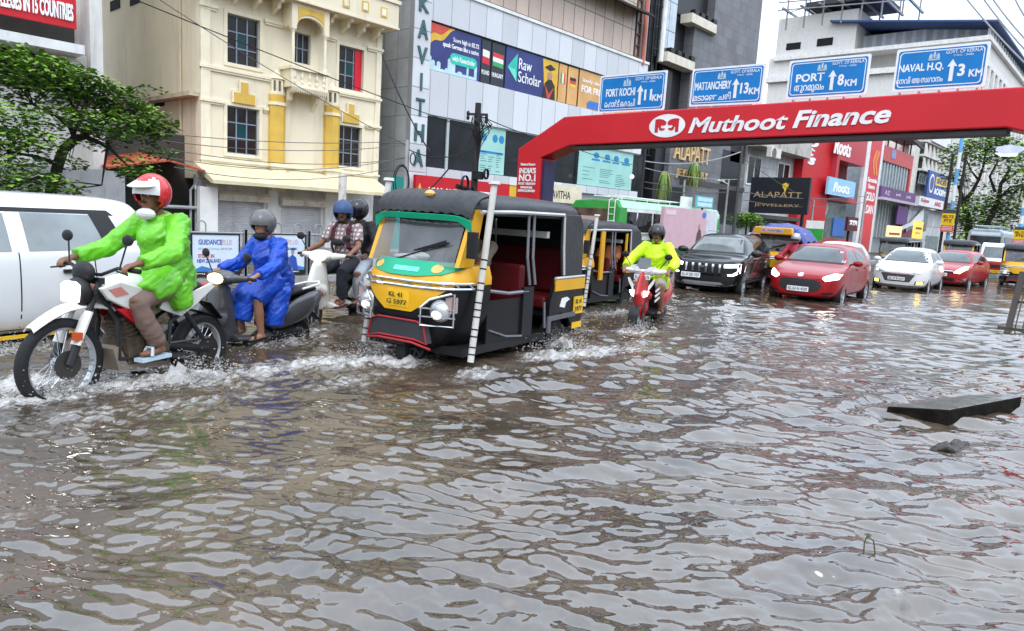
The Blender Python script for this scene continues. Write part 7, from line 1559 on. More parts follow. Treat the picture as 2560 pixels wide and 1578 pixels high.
k = MB(); k.prism([(b_[0] - .25 + .16 * math.cos(i * PI / 8), b_[2] - .22 + .13 * math.sin(i * PI / 8)) for i in range(16)], 0, .01, T); k.build('blue_spot', M('blue_film'), ab); k = MB(); k.box(a[0] + .15, a[0] + .9, 14.34, 14.349, b_[2] - .3, b_[2] - .12); k.build('printed_title', M('pale_pink', (.7, .55, .56), .5), ab)
k = MB(); 
for x in (a[0] + .2, c[0] - .2): k.box(x - .04, x + .04, 14.42, 14.5, -.25, a[2] - .35)
k.build('leg', black_paint, ab)
a, b_ = onY(1740, 518, 15.2), onY(1784, 494, 15.2); tb = thing('teal_board', 'small teal and white street board above the pink advert box', 'advertising board', a, world_coords=True); k = MB(); k.box(a[0], b_[0], 15.2, 15.26, a[2], b_[2]); k.build('board', M('teal_board', (.10, .42, .42), .4), tb); k = MB(); k.box(a[0] + .1, b_[0] - .1, 15.19, 15.199, (a[2] + b_[2]) / 2 + .02, b_[2] - .06); k.box(a[0] + .1, b_[0] - .1, 15.19, 15.199, a[2] + .05, (a[2] + b_[2]) / 2 - .03); k.build('white_stripe', M('pale_cyan'), tb); k = MB(); k.box((a[0] + b_[0]) / 2 - .04, (a[0] + b_[0]) / 2 + .04, 15.27, 15.33, -.2, b_[2]); k.build('post', black_paint, tb)
a, b_ = onY(1702, 520, 15.6), onY(1732, 494, 15.6); k = MB(); k.box(a[0], b_[0], 15.6, 15.66, a[2] - .4, b_[2]); k.box((a[0] + b_[0]) / 2 - .04, (a[0] + b_[0]) / 2 + .04, 15.67, 15.73, -.2, b_[2]); tag(k.build('white_board', white_paint), 'blank white street board above the green bus', 'board')
# shop boards by the red block
a, b_ = onX(2012, 590, 38), onX(2060, 553, 38); wb_ = thing('green_white_board', 'white and green street board in front of the red shop block', 'sign', (38, a[1], -.2), world_coords=True); zm = (a[2] + b_[2]) / 2; k = MB(); k.box(38, 38.08, b_[1], a[1], zm, b_[2]); k.build('white_panel', white_paint, wb_); k = MB(); k.box(38, 38.08, b_[1], a[1], a[2] - .2, zm - .003); k.build('green_panel', M('bus_green'), wb_); k = MB(); k.box(38.1, 38.18, (a[1] + b_[1]) / 2 - .05, (a[1] + b_[1]) / 2 + .05, -.2, b_[2]); k.build('post', black_paint, wb_)
a, b_ = onY(2117, 577, 18.9), onY(2147, 545, 18.9); at_ = thing('atm_sign', 'dark maroon sign reading ATM beside the gold loan sign', 'sign', (a[0], 18.9, a[2]), world_coords=True); k = MB(); k.box(a[0], b_[0], 18.9, 19.1, a[2], b_[2]); k.build('panel', M('maroon_vinyl'), at_); k = MB(); k.text('ATM', (a[0] + .5, 18.895, a[2] + .42 * (b_[2] - a[2])), EX, EZ, (b_[0] - a[0]) * .7, .3 * (b_[2] - a[2]), .03, ext=.02); k.box(a[0] + .4, b_[0] - .4, 18.88, 18.899, b_[2] - .4, b_[2] - .25); k.build('lettering', wt, at_)
k = MB(); k.box((a[0] + b_[0]) / 2 - .1, (a[0] + b_[0]) / 2 + .1, 19.1, 19.25, -.2, a[2] + .3); k.build('post', black_paint, at_)
# ------------------------------------------------------------------ people
skin_m = M('skin_brown', (.19, .085, .05), .5, var=.12, scale=9)
def crumple(o, amp, sc, seed=0, stretch=1.):
    me = o.data; n = len(me.vertices); co = np.empty(n * 3); me.vertices.foreach_get('co', co); no = np.empty(n * 3); me.vertices.foreach_get('normal', no); co = co.reshape(-1, 3); no = no.reshape(-1, 3)
    a = fbm(co[:, 0] * sc + co[:, 2] * sc * .7 + 50, co[:, 1] * sc - co[:, 2] * sc * .4 * stretch + 50, seed, 4) - .5; b = np.abs(fbm(co[:, 2] * sc * 1.6 + co[:, 0] * sc + 90, co[:, 1] * sc * 1.3 + 20, seed + 9, 3) - .5)
    co += no * ((a * 1.4 - b * 1.6 + .25) * amp)[:, None]; me.vertices.foreach_set('co', co.ravel()); me.update()
def person(label, loc, yaw, s, J, coat=None, trousers=None, coat_r=1.25, skirt=None, face=0., beard=True, look=0., sleeve=1., shorts=False, shoe=None, group=None, hood=None, crum=.035, skin=None):
    t = thing('person', label, 'person', loc, yaw, group, s); sk = skin or skin_m
    V = {k: Vector(v) for k, v in J.items()}; h = V['head']; k = MB()
    def mirror(n): return V.get(n + 'R') if n + 'R' in V else Vector((V[n].x, -V[n].y, V[n].z))
    pel, ch, nk = V['pelvis'], V['chest'], V['neck']
    k.tube([pel + Vector((0, 0, -.10)), pel, (pel + ch) / 2, ch, nk - Vector((0, 0, .03))], [.11, .155, .135, .15, .07], 14, sq=(1.05, .82)); k.tube([nk - Vector((0, 0, .06)), nk, h - Vector((0, 0, .04))], [.07, .055, .052], 10)
    F = Matrix.Translation(h) @ Matrix.Rotation(face, 4, 'Z') @ Matrix.Rotation(look, 4, 'Y')
    k.ball((0, 0, .03), (.098, .078, .105), 16, 12, T=F); k.ball((.025, 0, -.045), (.068, .058, .075), 14, 10, T=F); k.ball((.058, 0, -.095), (.028, .034, .022), 10, 6, T=F); k.tube([F @ Vector((.092, 0, .015)), F @ Vector((.112, 0, -.028)), F @ Vector((.09, 0, -.038))], [.011, .016, .012], 8); k.ball((.085, 0, -.064), (.014, .026, .011), 8, 6, T=F); k.ball((.088, 0, .028), (.014, .055, .01), 8, 6, T=F)
    for sy in (1, -1): k.ball((-.005, sy * .079, -.01), (.022, .012, .033), 8, 6, T=F)
    for sd in (1, -1):
        g = (lambda n: V[n]) if sd > 0 else mirror
        sh, el, ha = g('shoulder'), g('elbow'), g('hand'); k.tube([ch.lerp(sh, .3), sh, sh.lerp(el, .5), el, el.lerp(ha, .35), ha], [.07, .062, .05, .042, .04, .027], 10)
        d = (ha - el).normalized(); side = Vector((0, sd, 0)); lat = (side - d * side.dot(d)).normalized(); dn = d.cross(lat); dn = dn if dn.z < 0 else -dn
        k.tube([ha, ha + d * .045, ha + d * .085], [.027, .036, .034], 10, sq=(1.15, .6))
        for i, L_ in enumerate((.072, .082, .077, .06)):
            b0 = ha + d * .08 + lat * (.027 - .018 * i) ; k.tube([b0, b0 + d * L_ * .42 + dn * .008, b0 + d * L_ * .55 + dn * .036, b0 + d * L_ * .3 + dn * .055], [.0095, .009, .0085, .007], 6)
        b0 = ha + d * .03 - lat * .03; k.tube([b0, b0 + d * .03 - lat * .018 + dn * .02, b0 + d * .055 - lat * .012 + dn * .042], [.012, .011, .008], 6)
        hp, kn, an = g('hip'), g('knee'), g('ankle'); k.tube([pel.lerp(hp, .5), hp, hp.lerp(kn, .55), kn, kn.lerp(an, .35), an.lerp(kn, .1), an], [.11, .095, .078, .058, .056, .04, .038], 12)
        td = V.get('toe', Vector((1, 0, 0))); k.tube([an + Vector((-.045, 0, -.03)), an + Vector((.02, 0, -.035)), an + td * .12 + Vector((0, 0, -.05)), an + td * .19 + Vector((0, 0, -.055))], [.036, .042, .04, .022], 10, sq=(1., .75))
    b = k.build('body', sk, t); remesh(b, .0105, 3)
    for sy in (1, -1):
        e = MB(); e.ball((.086, sy * .031, .008), (.013, .014, .009), 10, 6, T=F); e.build('eye', [M('eye_white', (.6, .58, .55), .3)], b); e = MB(); e.ball((.095, sy * .031, .008), (.007, .007, .007), 8, 6, T=F); e.build('iris', M('iris_dark', (.01, .007, .005), .2), b)
    hair = M('black_hair', (.008, .007, .006), .5)
    e = MB()
    for sy in (1, -1): e.tube([F @ Vector((.097, sy * .014, .036)), F @ Vector((.098, sy * .032, .041)), F @ Vector((.084, sy * .055, .036))], .006, 6)
    e.build('eyebrow', hair, b)
    if beard:
        e = MB(); e.tube([F @ Vector((.096, -.03, -.055)), F @ Vector((.104, 0, -.048)), F @ Vector((.096, .03, -.055))], .008, 6)
        if beard == 2: e.tube([F @ Vector((.0, -.07, -.03)), F @ Vector((.045, -.058, -.085)), F @ Vector((.078, -.02, -.108)), F @ Vector((.078, .02, -.108)), F @ Vector((.045, .058, -.085)), F @ Vector((.0, .07, -.03))], .016, 8)
        e.build('beard' if beard == 2 else 'moustache', hair, b)
    if trousers:
        k = MB(); end = .42 if shorts else .93
        for sd in (1, -1):
            g = (lambda n: V[n]) if sd > 0 else mirror
            hp, kn, an = g('hip'), g('knee'), g('ankle'); pts = [pel.lerp(hp, .4), hp, hp.lerp(kn, .5), kn.lerp(hp, .04)] + ([] if shorts else [kn.lerp(an, .4), kn.lerp(an, .93)]); k.tube(pts, [.14, .118, .098, .088 if shorts else .078, .082, .078][:len(pts)], 12)
        k.tube([pel + Vector((0, 0, -.08)), pel + Vector((0, 0, .1))], [.16, .165], 14, sq=(1.05, .85)); o = k.build('trousers', trousers, t); remesh(o, .014, 4); crumple(o, .02, 9, 3)
    if coat:
        k = MB(); c = coat_r
        k.tube([pel + Vector((-.02, 0, -.06)), pel + Vector((-.02, 0, .05)), (pel + ch) / 2 + Vector((-.01, 0, 0)), ch, nk + Vector((0, 0, -.01))], [.185 * c, .18 * c, .165 * c, .175 * c, .078 * c], 16, sq=(1.08, .9))
        for sd in (1, -1):
            g = (lambda n: V[n]) if sd > 0 else mirror
            sh, el, ha = g('shoulder'), g('elbow'), g('hand'); e_ = el.lerp(ha, .86) if sleeve == 1 else el.lerp(sh, 1 - sleeve) if sleeve < 1 else ha
            k.tube([ch.lerp(sh, .4), sh + Vector((0, 0, .005)), sh.lerp(el, .5)] + ([el, el.lerp(ha, .5), e_] if sleeve == 1 else [e_]), [.095 * c, .082 * c, .07 * c, .066 * c, .06 * c, .055 * c][:6 if sleeve == 1 else 4], 12)
        for pts, rs in (skirt or []): k.tube(pts, rs, 14, sq=(1., .8))
        o = k.build('raincoat' if skirt or hood else 'shirt', coat, t); remesh(o, .014, 5); crumple(o, crum * .30, 9, 7, 2.5); crumple(o, crum * .26, 20, 17, 3.)
        if hood:
            k = MB(); k.tube([nk + Vector((-.06, 0, -.04)), nk + Vector((-.09, .0, .06)), nk + Vector((-.085, 0, .17))], [.12, .11, .05], 14, sq=(1.1, .8)); q = k.build('hood', coat, o); remesh(q, .012, 4); crumple(q, .02, 10, 4)
    if shoe:
        for sd in (1, -1):
            g = (lambda n: V[n]) if sd > 0 else mirror; an = g('ankle'); td = V.get('toe', Vector((1, 0, 0))); k = MB(); k.beam(an + Vector((-.09, 0, -.082)), an + td * .21 + Vector((0, 0, -.10)), .095, .03); k.tube([an + td * .12 + Vector((0, -.05, -.07)), an + td * .10 + Vector((0, -.03, -.005)), an + td * .10 + Vector((0, .03, -.005)), an + td * .12 + Vector((0, .05, -.07))], .014, 6); k.build('sandal', shoe, t)
    return t, F
def helmet(t, F, mt, full=False, stripes=None, visor=None, peak=False):
    T = F @ Matrix.Translation((-.01, 0, .035)); k = MB(); b = MB(); n, m_ = 28, 18
    vs = []
    for i in range(m_ + 1):
        a = PI * i / m_
        for j in range(n):
            p = 2 * PI * j / n; vs.append((.152 * math.sin(a) * math.cos(p), .128 * math.sin(a) * math.sin(p), .145 * math.cos(a)))
    fs = []
    for i in range(m_):
        for j in range(n):
            q = (i * n + j, (i + 1) * n + j, (i + 1) * n + (j + 1) % n, i * n + (j + 1) % n); c = [sum(vs[x][d] for x in q) / 4 for d in range(3)]; ang = math.atan2(abs(c[1]), c[0])
            lo = -.02 if ang < 1.15 else (-.115 if ang > 1.25 else -.07)
            if c[2] > lo or (full and c[2] < -.075 and c[2] > -.135): fs.append(q)
    mi = []
    k.add(vs, fs, 0, T)
    if stripes:
        for x, q in enumerate(fs):
            c = [sum(vs[y][d] for y in q) / 4 for d in range(3)]; k.m[x] = stripes(c)
    h = k.build('helmet', mt, t, smooth=60, mods=[('SOLIDIFY', dict(thickness=.014, offset=1))])
    if peak:
        k = MB(); pk = [(.13 + .095 * math.cos(a), .115 * math.sin(a) * 1.05, .045 - .02 * math.cos(a)) for a in [(-PI / 2 + PI * i / 12) for i in range(13)]]; pk2 = [(.11, .115 * math.sin(a), .05 + .05 * math.cos(a)) for a in [(-PI / 2 + PI * i / 12) for i in range(13)]]
        k.add(pk + pk2, [(i, i + 1, 14 + i, 13 + i) for i in range(12)], 0, T); k.build('helmet_peak', peak, h, mods=[('SOLIDIFY', dict(thickness=.008))])
    if visor:
        k = MB(); k.add([(.155 * math.cos(a) * (1 - .0), .131 * math.sin(a), z) for z in (.045, -.02, -.075) for a in [R(-68) + R(136) * i / 12 for i in range(13)]], [(r * 13 + i, r * 13 + i + 1, r * 13 + 14 + i, r * 13 + 13 + i) for r in range(2) for i in range(12)], 0, T); k.build('helmet_visor', visor, h, smooth=60)
    k = MB(); k.tube([T @ Vector((-.01, -.115, -.09)), T @ Vector((.03, -.06, -.17)), T @ Vector((.03, .06, -.17)), T @ Vector((-.01, .115, -.09))], .006, 5); k.build('chin_strap', black_paint, h)
green_coat = M('green_raincoat', (.13, .45, .022), .3, var=.22, scale=4, coat=.15, bump=.6, bscale=10); blue_coat = M('blue_raincoat', (.008, .055, .38), .34, var=.3, scale=4, coat=.1, bump=.6, bscale=10); neon_coat = M('neon_raincoat', (.47, .72, .010), .34, var=.15, scale=4, coat=.1, bump=.6, bscale=10)
# ------------------------------------------------------------------ white and black motorcycle
YAWB = R(203); SB = 1.05
fp = onZ(146, 899, .26); hd_ = Vector((math.cos(YAWB), math.sin(YAWB), 0)); BL = Vector((fp.x, fp.y, 0)) - hd_ * .70 * SB; BZ = .18 - .35 * SB; PIT = R(-3.2)
mc = thing('motorcycle', 'white and black trail motorcycle with high front mudguard splashing through the flood at left', 'motorcycle', (BL.x, BL.y, BZ), YAWB, None, SB)
wheel(mc, .70, 0, .35, .085, .35, spokes=18, rr=.80, thin=True); wheel(mc, -.70, 0, .33, .11, .33, spokes=18, rr=.74, thin=True)
k = MB(); 
for y in (.085, -.085): k.tube([(.70, y, .35), (.60, y, .62)], .032, 8); k.tube([(.60, y, .62), (.46, y, .98)], .024, 8)
k.beam((.50, -.11, .86), (.50, .11, .86), .05); k.beam((.46, -.11, .98), (.46, .11, .98), .05); k.build('fork', M('fork_dark', (.03, .03, .032), .35, metal=.4), mc)
offw = M('bike_white', (.66, .64, .60), .35, coat=.4, var=.05)
k = MB(); n = 12
for i in range(n + 1):
    u = i / n; x = .30 + .66 * u; z = .80 - .30 * (u - .35) ** 2 - .10 * max(0, u - .6); w = .085 * (1 - .55 * max(0, u - .35))
    k.v += [(x, -w, z - .02), (x, -w * .5, z + .012), (x, w * .5, z + .012), (x, w, z - .02)]
k.f = [(i * 4 + j, i * 4 + j + 1, i * 4 + 5 + j, i * 4 + 4 + j) for i in range(n) for j in range(3)]; k.m = [0] * len(k.f); k.build('front_mudguard', offw, mc, smooth=60, mods=[('SOLIDIFY', dict(thickness=.012))])
k = MB(); k.tube([(.66, .09, .50), (.56, .09, .75)], [.05, .05], 10, sq=(.5, 1)); k.tube([(.66, -.09, .50), (.56, -.09, .75)], [.05, .05], 10, sq=(.5, 1)); k.build('fork_guard', offw, mc)
k = MB(); k.ball((.57, 0, .89), (.075, .115, .12), 16, 10); k.ball((.53, 0, 1.04), (.05, .11, .09), 14, 8); hs = k.build('headlamp_cowl', darkpl, mc, smooth=60); k = MB(); k.prism([(-.085, -.075), (.085, -.075), (.095, .06), (.05, .085), (-.05, .085), (-.095, .06)], 0, .03, Matrix(((0, 0, 1, .622), (1, 0, 0, 0), (0, 1, 0, .89), (0, 0, 0, 1)))); k.build('headlight', lamp_on, hs, mods=[('BEVEL', dict(width=.015, segments=2))])
k = MB(); k.tube([(.40, -.40, 1.08), (.44, -.24, 1.09), (.46, -.1, 1.03), (.46, .1, 1.03), (.44, .24, 1.09), (.40, .40, 1.08)], .014, 8); k.build('handlebar', black_paint, mc); k = MB()
for y in (.33, -.33): k.tube([(.415, y * 1.0, 1.085), (.395, y * 1.27, 1.078)], .02, 8); k.tube([(.47, y * .8, 1.07), (.49, y * 1.2, 1.05)], .007, 5)
k.build('grip', tyre_m, mc); k = MB()
for y in (.26, -.26): k.tube([(.44, y, 1.09), (.42, y * 1.15, 1.27)], .007, 5); k.ball((.42, y * 1.2, 1.31), (.015, .06, .045), 12, 8)
k.build('mirror', darkpl, mc)
k = MB(); k.tube([(.42, 0, .86), (.28, 0, .92), (.05, 0, .93), (-.12, 0, .86)], [.07, .14, .15, .09], 14, sq=(.95, .85)); tk = k.build('fuel_tank', offw, mc, smooth=60, mods=[('SUBSURF', dict(levels=1, render_levels=1))])
for sy in (1, -1):
    k = MB(); T = Matrix(((1, 0, 0, 0), (0, 0, 1, .145 * sy), (0, 1, 0, 0), (0, 0, 0, 1))); k.prism([(.44, .84), (.52, .93), (.34, .98), (.10, .92), (.06, .78), (.22, .74)], -.02, .02, T); k.build('tank_shroud', offw, tk, mods=[('BEVEL', dict(width=.012, segments=2))])
    k = MB(); k.prism([(.36, .76), (.06, .78), (-.04, .56), (.04, .54), (.22, .66)], -.015, .018, T); k.build('red_panel', M('bike_red', (.42, .012, .02), .4), tk)
    k = MB(); k.prism([(.38, .86), (.45, .92), (.34, .94), (.26, .88)], -.02, .024, T); k.build('red_flash', M('bike_red2', (.55, .2, .18), .5), tk)
k = MB(); k.tube([(.05, 0, .90), (-.15, 0, .84), (-.40, 0, .87), (-.62, 0, .92)], [.10, .115, .115, .08], 12, sq=(1., .5)); k.build('seat', M('seat_black', (.012, .012, .012), .6, bump=.2), mc, smooth=60)
for sy in (1, -1):
    k = MB(); k.prism([(-.10, .74), (-.15, .84), (-.42, .86), (-.68, .95), (-.74, .92), (-.52, .76), (-.34, .66)], -.012, .012, Matrix(((1, 0, 0, 0), (0, 0, 1, .11 * sy), (0, 1, 0, 0), (0, 0, 0, 1)))); k.build('tail_panel', offw, mc, mods=[('BEVEL', dict(width=.008, segments=2))])
k = MB(); k.ball((-.75, 0, .91), (.05, .07, .035), 10, 6); k.build('tail_lamp', red_lamp, mc); k = MB(); k.tube([(-.55, 0, .80), (-.74, 0, .76), (-.93, 0, .60)], [.07, .08, .06], 8, sq=(1, .2)); k.tube([(-.60, .0, .69), (-.80, 0, .64), (-.92, 0, .52)], [.06, .07, .06], 8, sq=(1, .2)); k.build('rear_mudguard', darkpl, mc)
mud = M('muddy_engine', (.10, .075, .052), .5, metal=.4, var=.4, scale=9, bump=.5); k = MB(); k.box(-.16, .22, -.14, .14, .30, .52); k.tube([(.10, 0, .50), (.20, 0, .70)], [.11, .10], 12)
for i in range(6): k.lathe([(.125, 0), (.125, .008)], Matrix.Translation((.10 + .018 * i, 0, .52 + .035 * i)) @ Matrix.Rotation(R(27), 4, 'Y'), 12)
k.lathe([(0, -.19), (.10, -.18), (.11, -.12), (.11, .12), (.10, .18), (0, .19)], Matrix.Translation((-.06, 0, .40)) @ Matrix.Rotation(PI / 2, 4, 'X'), 18); k.build('engine', mud, mc, mods=[('BEVEL', dict(width=.012, segments=2))])
k = MB(); k.prism([(.36, .44), (.30, .26), (-.18, .25), (-.2, .30), (.22, .31), (.30, .46)], -.13, .13, Matrix(((1, 0, 0, 0), (0, 0, 1, 0), (0, 1, 0, 0), (0, 0, 0, 1)))); k.build('bash_plate', M('dirty_alloy', (.30, .24, .19), .5, metal=.5, var=.3), mc)
k = MB()
for y in (.1, -.1): k.tube([(.44, y * .4, .90), (.30, y, .66), (.30, y * 1.3, .36), (-.18, y * 1.3, .30), (-.24, y, .62), (-.6, y, .82)], .02, 6); k.tube([(-.20, y, .42), (-.70, y, .33)], .026, 8, sq=(.8, 1.3)); k.tube([(-.36, y, .74), (-.62, y * 1.1, .44)], .022, 6)
k.build('frame', M('frame_black', (.02, .02, .021), .4), mc); k = MB(); k.tube([(.18, -.15, .52), (.24, -.16, .36), (-.1, -.18, .32), (-.45, -.19, .46), (-.85, -.2, .62)], [.022, .022, .03, .05, .05], 10); k.build('exhaust', M('exhaust_dark', (.06, .055, .05), .35, metal=.6), mc)
k = MB(); k.lathe([(.05, -.01), (.12, -.01), (.12, .01), (.05, .01)], Matrix.Translation((-.7, .1, .33)) @ Matrix.Rotation(PI / 2, 4, 'X'), 24); k.tube([(-.70, .11, .44), (-.12, .11, .43)], .012, 5); k.tube([(-.70, .11, .22), (-.12, .11, .33)], .012, 5); k.lathe([(.04, -.003), (.11, -.003), (.11, .003), (.04, .003)], Matrix.Translation((.70, .07, .35)) @ Matrix.Rotation(PI / 2, 4, 'X'), 24); k.box(-.3, -.12, .14, .26, .33, .355); k.build('brake_disc', M('exhaust_dark'), mc)
k = MB(); k.box(.64, .70, .10, .14, .54, .60); k.build('reflector', M('orange_reflector', (.5, .08, .02), .3), mc)
rider, F = person('motorcyclist in a bright green raincoat and red and white helmet', (BL.x, BL.y, BZ), YAWB, SB, dict(pelvis=(-.30, 0, .98), chest=(-.22, 0, 1.38), neck=(-.16, 0, 1.55), head=(-.09, 0, 1.68), shoulder=(-.20, .20, 1.47), elbow=(.02, .36, 1.22), hand=(.36, .34, 1.13), hip=(-.25, .10, .95), knee=(.22, .20, .80), ankle=(-.02, .21, .44)), coat=green_coat, trousers=M('brown_trousers', (.19, .125, .10), .8, var=.2), coat_r=1.18, face=R(8), shoe=M('pale_blue_sandal', (.42, .52, .60), .5), crum=.06,
    skirt=[([(-.25, .0, 1.0), (-.30, .12, .86), (-.34, .14, .74)], [.2, .16, .10]), ([(-.25, .0, 1.0), (-.30, -.12, .86), (-.34, -.14, .74)], [.2, .16, .10]), ([(-.15, .1, 1.0), (.0, .17, .93), (.10, .19, .88)], [.17, .14, .10]), ([(-.15, -.1, 1.0), (.0, -.17, .93), (.10, -.19, .88)], [.17, .14, .10]), ([(-.25, 0, 1.0), (-.42, 0, .96), (-.52, 0, .92)], [.2, .15, .1])])
for o_ in (mc, rider): o_.rotation_euler = (0, PIT, YAWB)
k = MB(); k.ball((.06, 0, -.15), (.055, .085, .05), 14, 8, T=F); k.build('face_mask', M('white_cloth', (.62, .62, .60), .8, bump=.3), rider)
helmet(rider, F, [M('helmet_white', (.68, .66, .66), .2, coat=.6), M('helmet_red', (.56, .02, .025), .2, coat=.6), M('helmet_dark', (.04, .035, .04), .2, coat=.6)], full=False, stripes=lambda c: 1 if c[0] < .05 + .25 * max(0, c[2] - .06) or (abs(c[1]) < .05 and c[2] > .08 and c[0] > .035) else (2 if c[2] > .055 and c[0] < .055 else 0), peak=M('helmet_white'))
# ------------------------------------------------------------------ scooters
def scooter(name, label, loc, yaw, s, paint, lit, nose='round', group=None, pl=None, front_w=1., dark=None):
    t = thing(name, label, 'scooter', loc, yaw, group, s); dk = dark or darkpl
    wheel(t, .64, 0, .23, .10, spokes=5, rr=.62); wheel(t, -.62, 0, .22, .11, spokes=5, rr=.6)
    def blob(nm, segs, mt, par=t, vox=.014, sm=6):
        k = MB()
        for pts, rs, sq in segs: k.tube(pts, rs, 18, sq=sq)
        o = k.build(nm, mt, par); remesh(o, vox, sm); return o
    blob('front_apron', [([(.36, 0, .30), (.43, 0, .48), (.49, 0, .66), (.45, 0, .84), (.40, 0, .93)], [.17, .21, .22, .16, .10], (1. * front_w, .42)), ([(.44, 0, .60), (.56, 0, .66), (.62, 0, .64)], [.17, .13, .05], (1., .7)) if nose == 'sharp' else ([(.44, 0, .52), (.60, 0, .58), (.68, 0, .56)], [.14, .11, .04], (1., .8))], paint)
    blob('floorboard', [([(.34, 0, .31), (.05, 0, .28), (-.16, 0, .31)], [.19, .19, .17], (1., .28))], paint if nose == 'round' else dk)
    for sy in (1, -1):
        k = MB(); k.tube([(-.10, sy * .12, .40), (-.32, sy * .165, .50), (-.62, sy * .165, .60), (-.90, sy * .10, .72), (-1.0, sy * .05, .74)], [.05, .13, .155, .09, .03], 16, sq=(.55, 1.)); k.build('rear_cowl', paint, t, smooth=80, mods=[('SUBSURF', dict(levels=1, render_levels=1))])
    blob('under_body', [([(-.16, 0, .45), (-.5, 0, .50), (-.9, 0, .66)], [.13, .15, .08], (.9, .9)), ([(-.2, .06, .30), (-.62, .09, .26)], [.09, .10], (.8, 1.))], dk)
    blob('seat', [([(-.06, 0, .74), (-.32, 0, .755), (-.62, 0, .785), (-.90, 0, .80)], [.10, .145, .14, .08], (1., .42))], M('seat_black'))
    k = MB(); k.ball((.40, 0, .99), (.13, .19, .085), 18, 10); k.tube([(.40, -.17, .99), (.33, -.34, 1.0)], [.055, .03], 10); k.tube([(.40, .17, .99), (.33, .34, 1.0)], [.055, .03], 10); ns = k.build('handlebar_cowl', M('helmet_white') if nose == 'sharp' else paint, t); remesh(ns, .012, 5)
    lm = M('headlamp_warm') if lit == 2 else (lamp_on if lit else lamp_off)
    if nose == 'sharp':
        k = MB()
        for sy in (1, -1): k.prism([(0, .0), (sy * .07, .05), (sy * .16, .045), (sy * .13, -.03), (sy * .05, -.065), (0, -.05)], 0, .02, Matrix(((0, 0, 1, .635), (1, 0, 0, 0), (0, 1, 0, .645), (0, 0, 0, 1))))
        k.build('headlight', lm, t); k = MB()
        for sy in (1, -1): k.prism([(sy * .02, -.02), (sy * .10, .05), (sy * .20, .065), (sy * .21, .03), (sy * .10, -.03)], 0, .02, Matrix(((0, 0, 1, .515), (1, 0, 0, 0), (0, 1, 0, 1.02), (0, 0, 0, 1)))); k.prism([(sy * .12, -.06), (sy * .20, .07), (sy * .225, .14), (sy * .2, .15), (sy * .12, .03)], 0, .02, Matrix(((0, 0, 1, .56), (1, 0, 0, 0), (0, 1, 0, .74), (0, 0, 0, 1))))
        k.build('white_trim', M('helmet_white'), t); k = MB(); k.add([(.52, -.12, 1.04), (.52, .12, 1.04), (.42, .09, 1.20), (.42, -.09, 1.20)], [(0, 1, 2, 3)]); k.build('fly_screen', M('smoke_screen', (.10, .11, .11), .15), t, mods=[('SOLIDIFY', dict(thickness=.008))])
        k = MB()
        for z in (.52, .60, .68):
            for sy in (1, -1): k.beam((.40, sy * .20, z), (.18, sy * .215, z + .05), .012, .035)
        k.build('side_stripe', M('helmet_white'), t)
    else:
        k = MB(); k.ball((.505, 0, .985), (.05, .125, .06), 16, 8); k.build('headlight', lm, t)
    if pl: plate(t, pl, .54, 0, .87, .26, .075, plate_w)
    k = MB()
    for y in (.36, -.36): k.tube([(.345, y * .92, 1.0), (.31, y * 1.18, .995)], .02, 8)
    k.build('grip', tyre_m, t); k = MB()
    for y in (.22, -.22): k.tube([(.38, y, 1.03), (.37, y * 1.55, 1.20)], .008, 5); k.ball((.37, y * 1.6, 1.24), (.02, .065, .05), 12, 8)
    k.build('mirror', darkpl, t)
    k = MB(); n = 12
    for i in range(n + 1): a = R(-25) + R(195) * i / n; k.v += [(.64 + .265 * math.cos(a), y, .23 + (.265 - .02 * (abs(y) > .05)) * math.sin(a)) for y in (-.075, -.04, .04, .075)]
    k.f = [(i * 4 + j, i * 4 + j + 1, i * 4 + 5 + j, i * 4 + 4 + j) for i in range(n) for j in range(3)]; k.m = [0] * len(k.f); k.build('front_mudguard', dk if nose == 'sharp' else paint, t, smooth=60, mods=[('SOLIDIFY', dict(thickness=.01))])
    k = MB()
    for y in (.075, -.075): k.tube([(.64, y, .23), (.52, y, .62)], .02, 6)
    k.build('fork', darkpl, t); k = MB(); k.tube([(-.2, -.14, .26), (-.55, -.18, .27), (-.92, -.19, .36)], [.03, .05, .055], 10); k.build('exhaust', M('exhaust_dark'), t); k = MB(); k.tube([(-.6, .15, .82), (-.9, .12, .86), (-1.0, 0, .87), (-.9, -.12, .86), (-.6, -.15, .82)], .016, 6); k.build('grab_rail', M('helmet_white') if nose == 'round' and lit == 2 else darkpl, t); k = MB(); k.ball((-1.0, 0, .72), (.03, .08, .05), 10, 6); k.build('tail_lamp', red_lamp, t); k = MB(); k.tube([(-.80, 0, .55), (-.98, 0, .40)], [.07, .06], 8, sq=(1, .3)); k.build('rear_mudguard', darkpl, t)
    return t
SJ = dict(pelvis=(-.30, 0, .90), chest=(-.22, 0, 1.27), neck=(-.17, 0, 1.44), head=(-.12, 0, 1.57), shoulder=(-.20, .19, 1.36), elbow=(-.05, .30, 1.12), hand=(.24, .34, 1.03), hip=(-.24, .10, .86), knee=(.16, .17, .76), ankle=(.10, .15, .38))
YS = R(191); SS = .97; rp = onZ(736, 849, -.05); hd_ = Vector((math.cos(YS), math.sin(YS), 0)); SL = Vector((rp.x, rp.y, 0)) + hd_ * .62 * SS; SZ = .0 - .22 * SS
scooter('scooter', 'dark grey scooter with glowing warm headlamp ridden by the person in blue', (SL.x, SL.y, SZ), YS, SS, M('graphite_paint', (.055, .055, .06), .28, coat=.6), 2, group='scooters in the traffic', dark=M('frame_black'))
J2 = dict(SJ, ankle=(.02, .16, .34), knee=(.10, .20, .72))
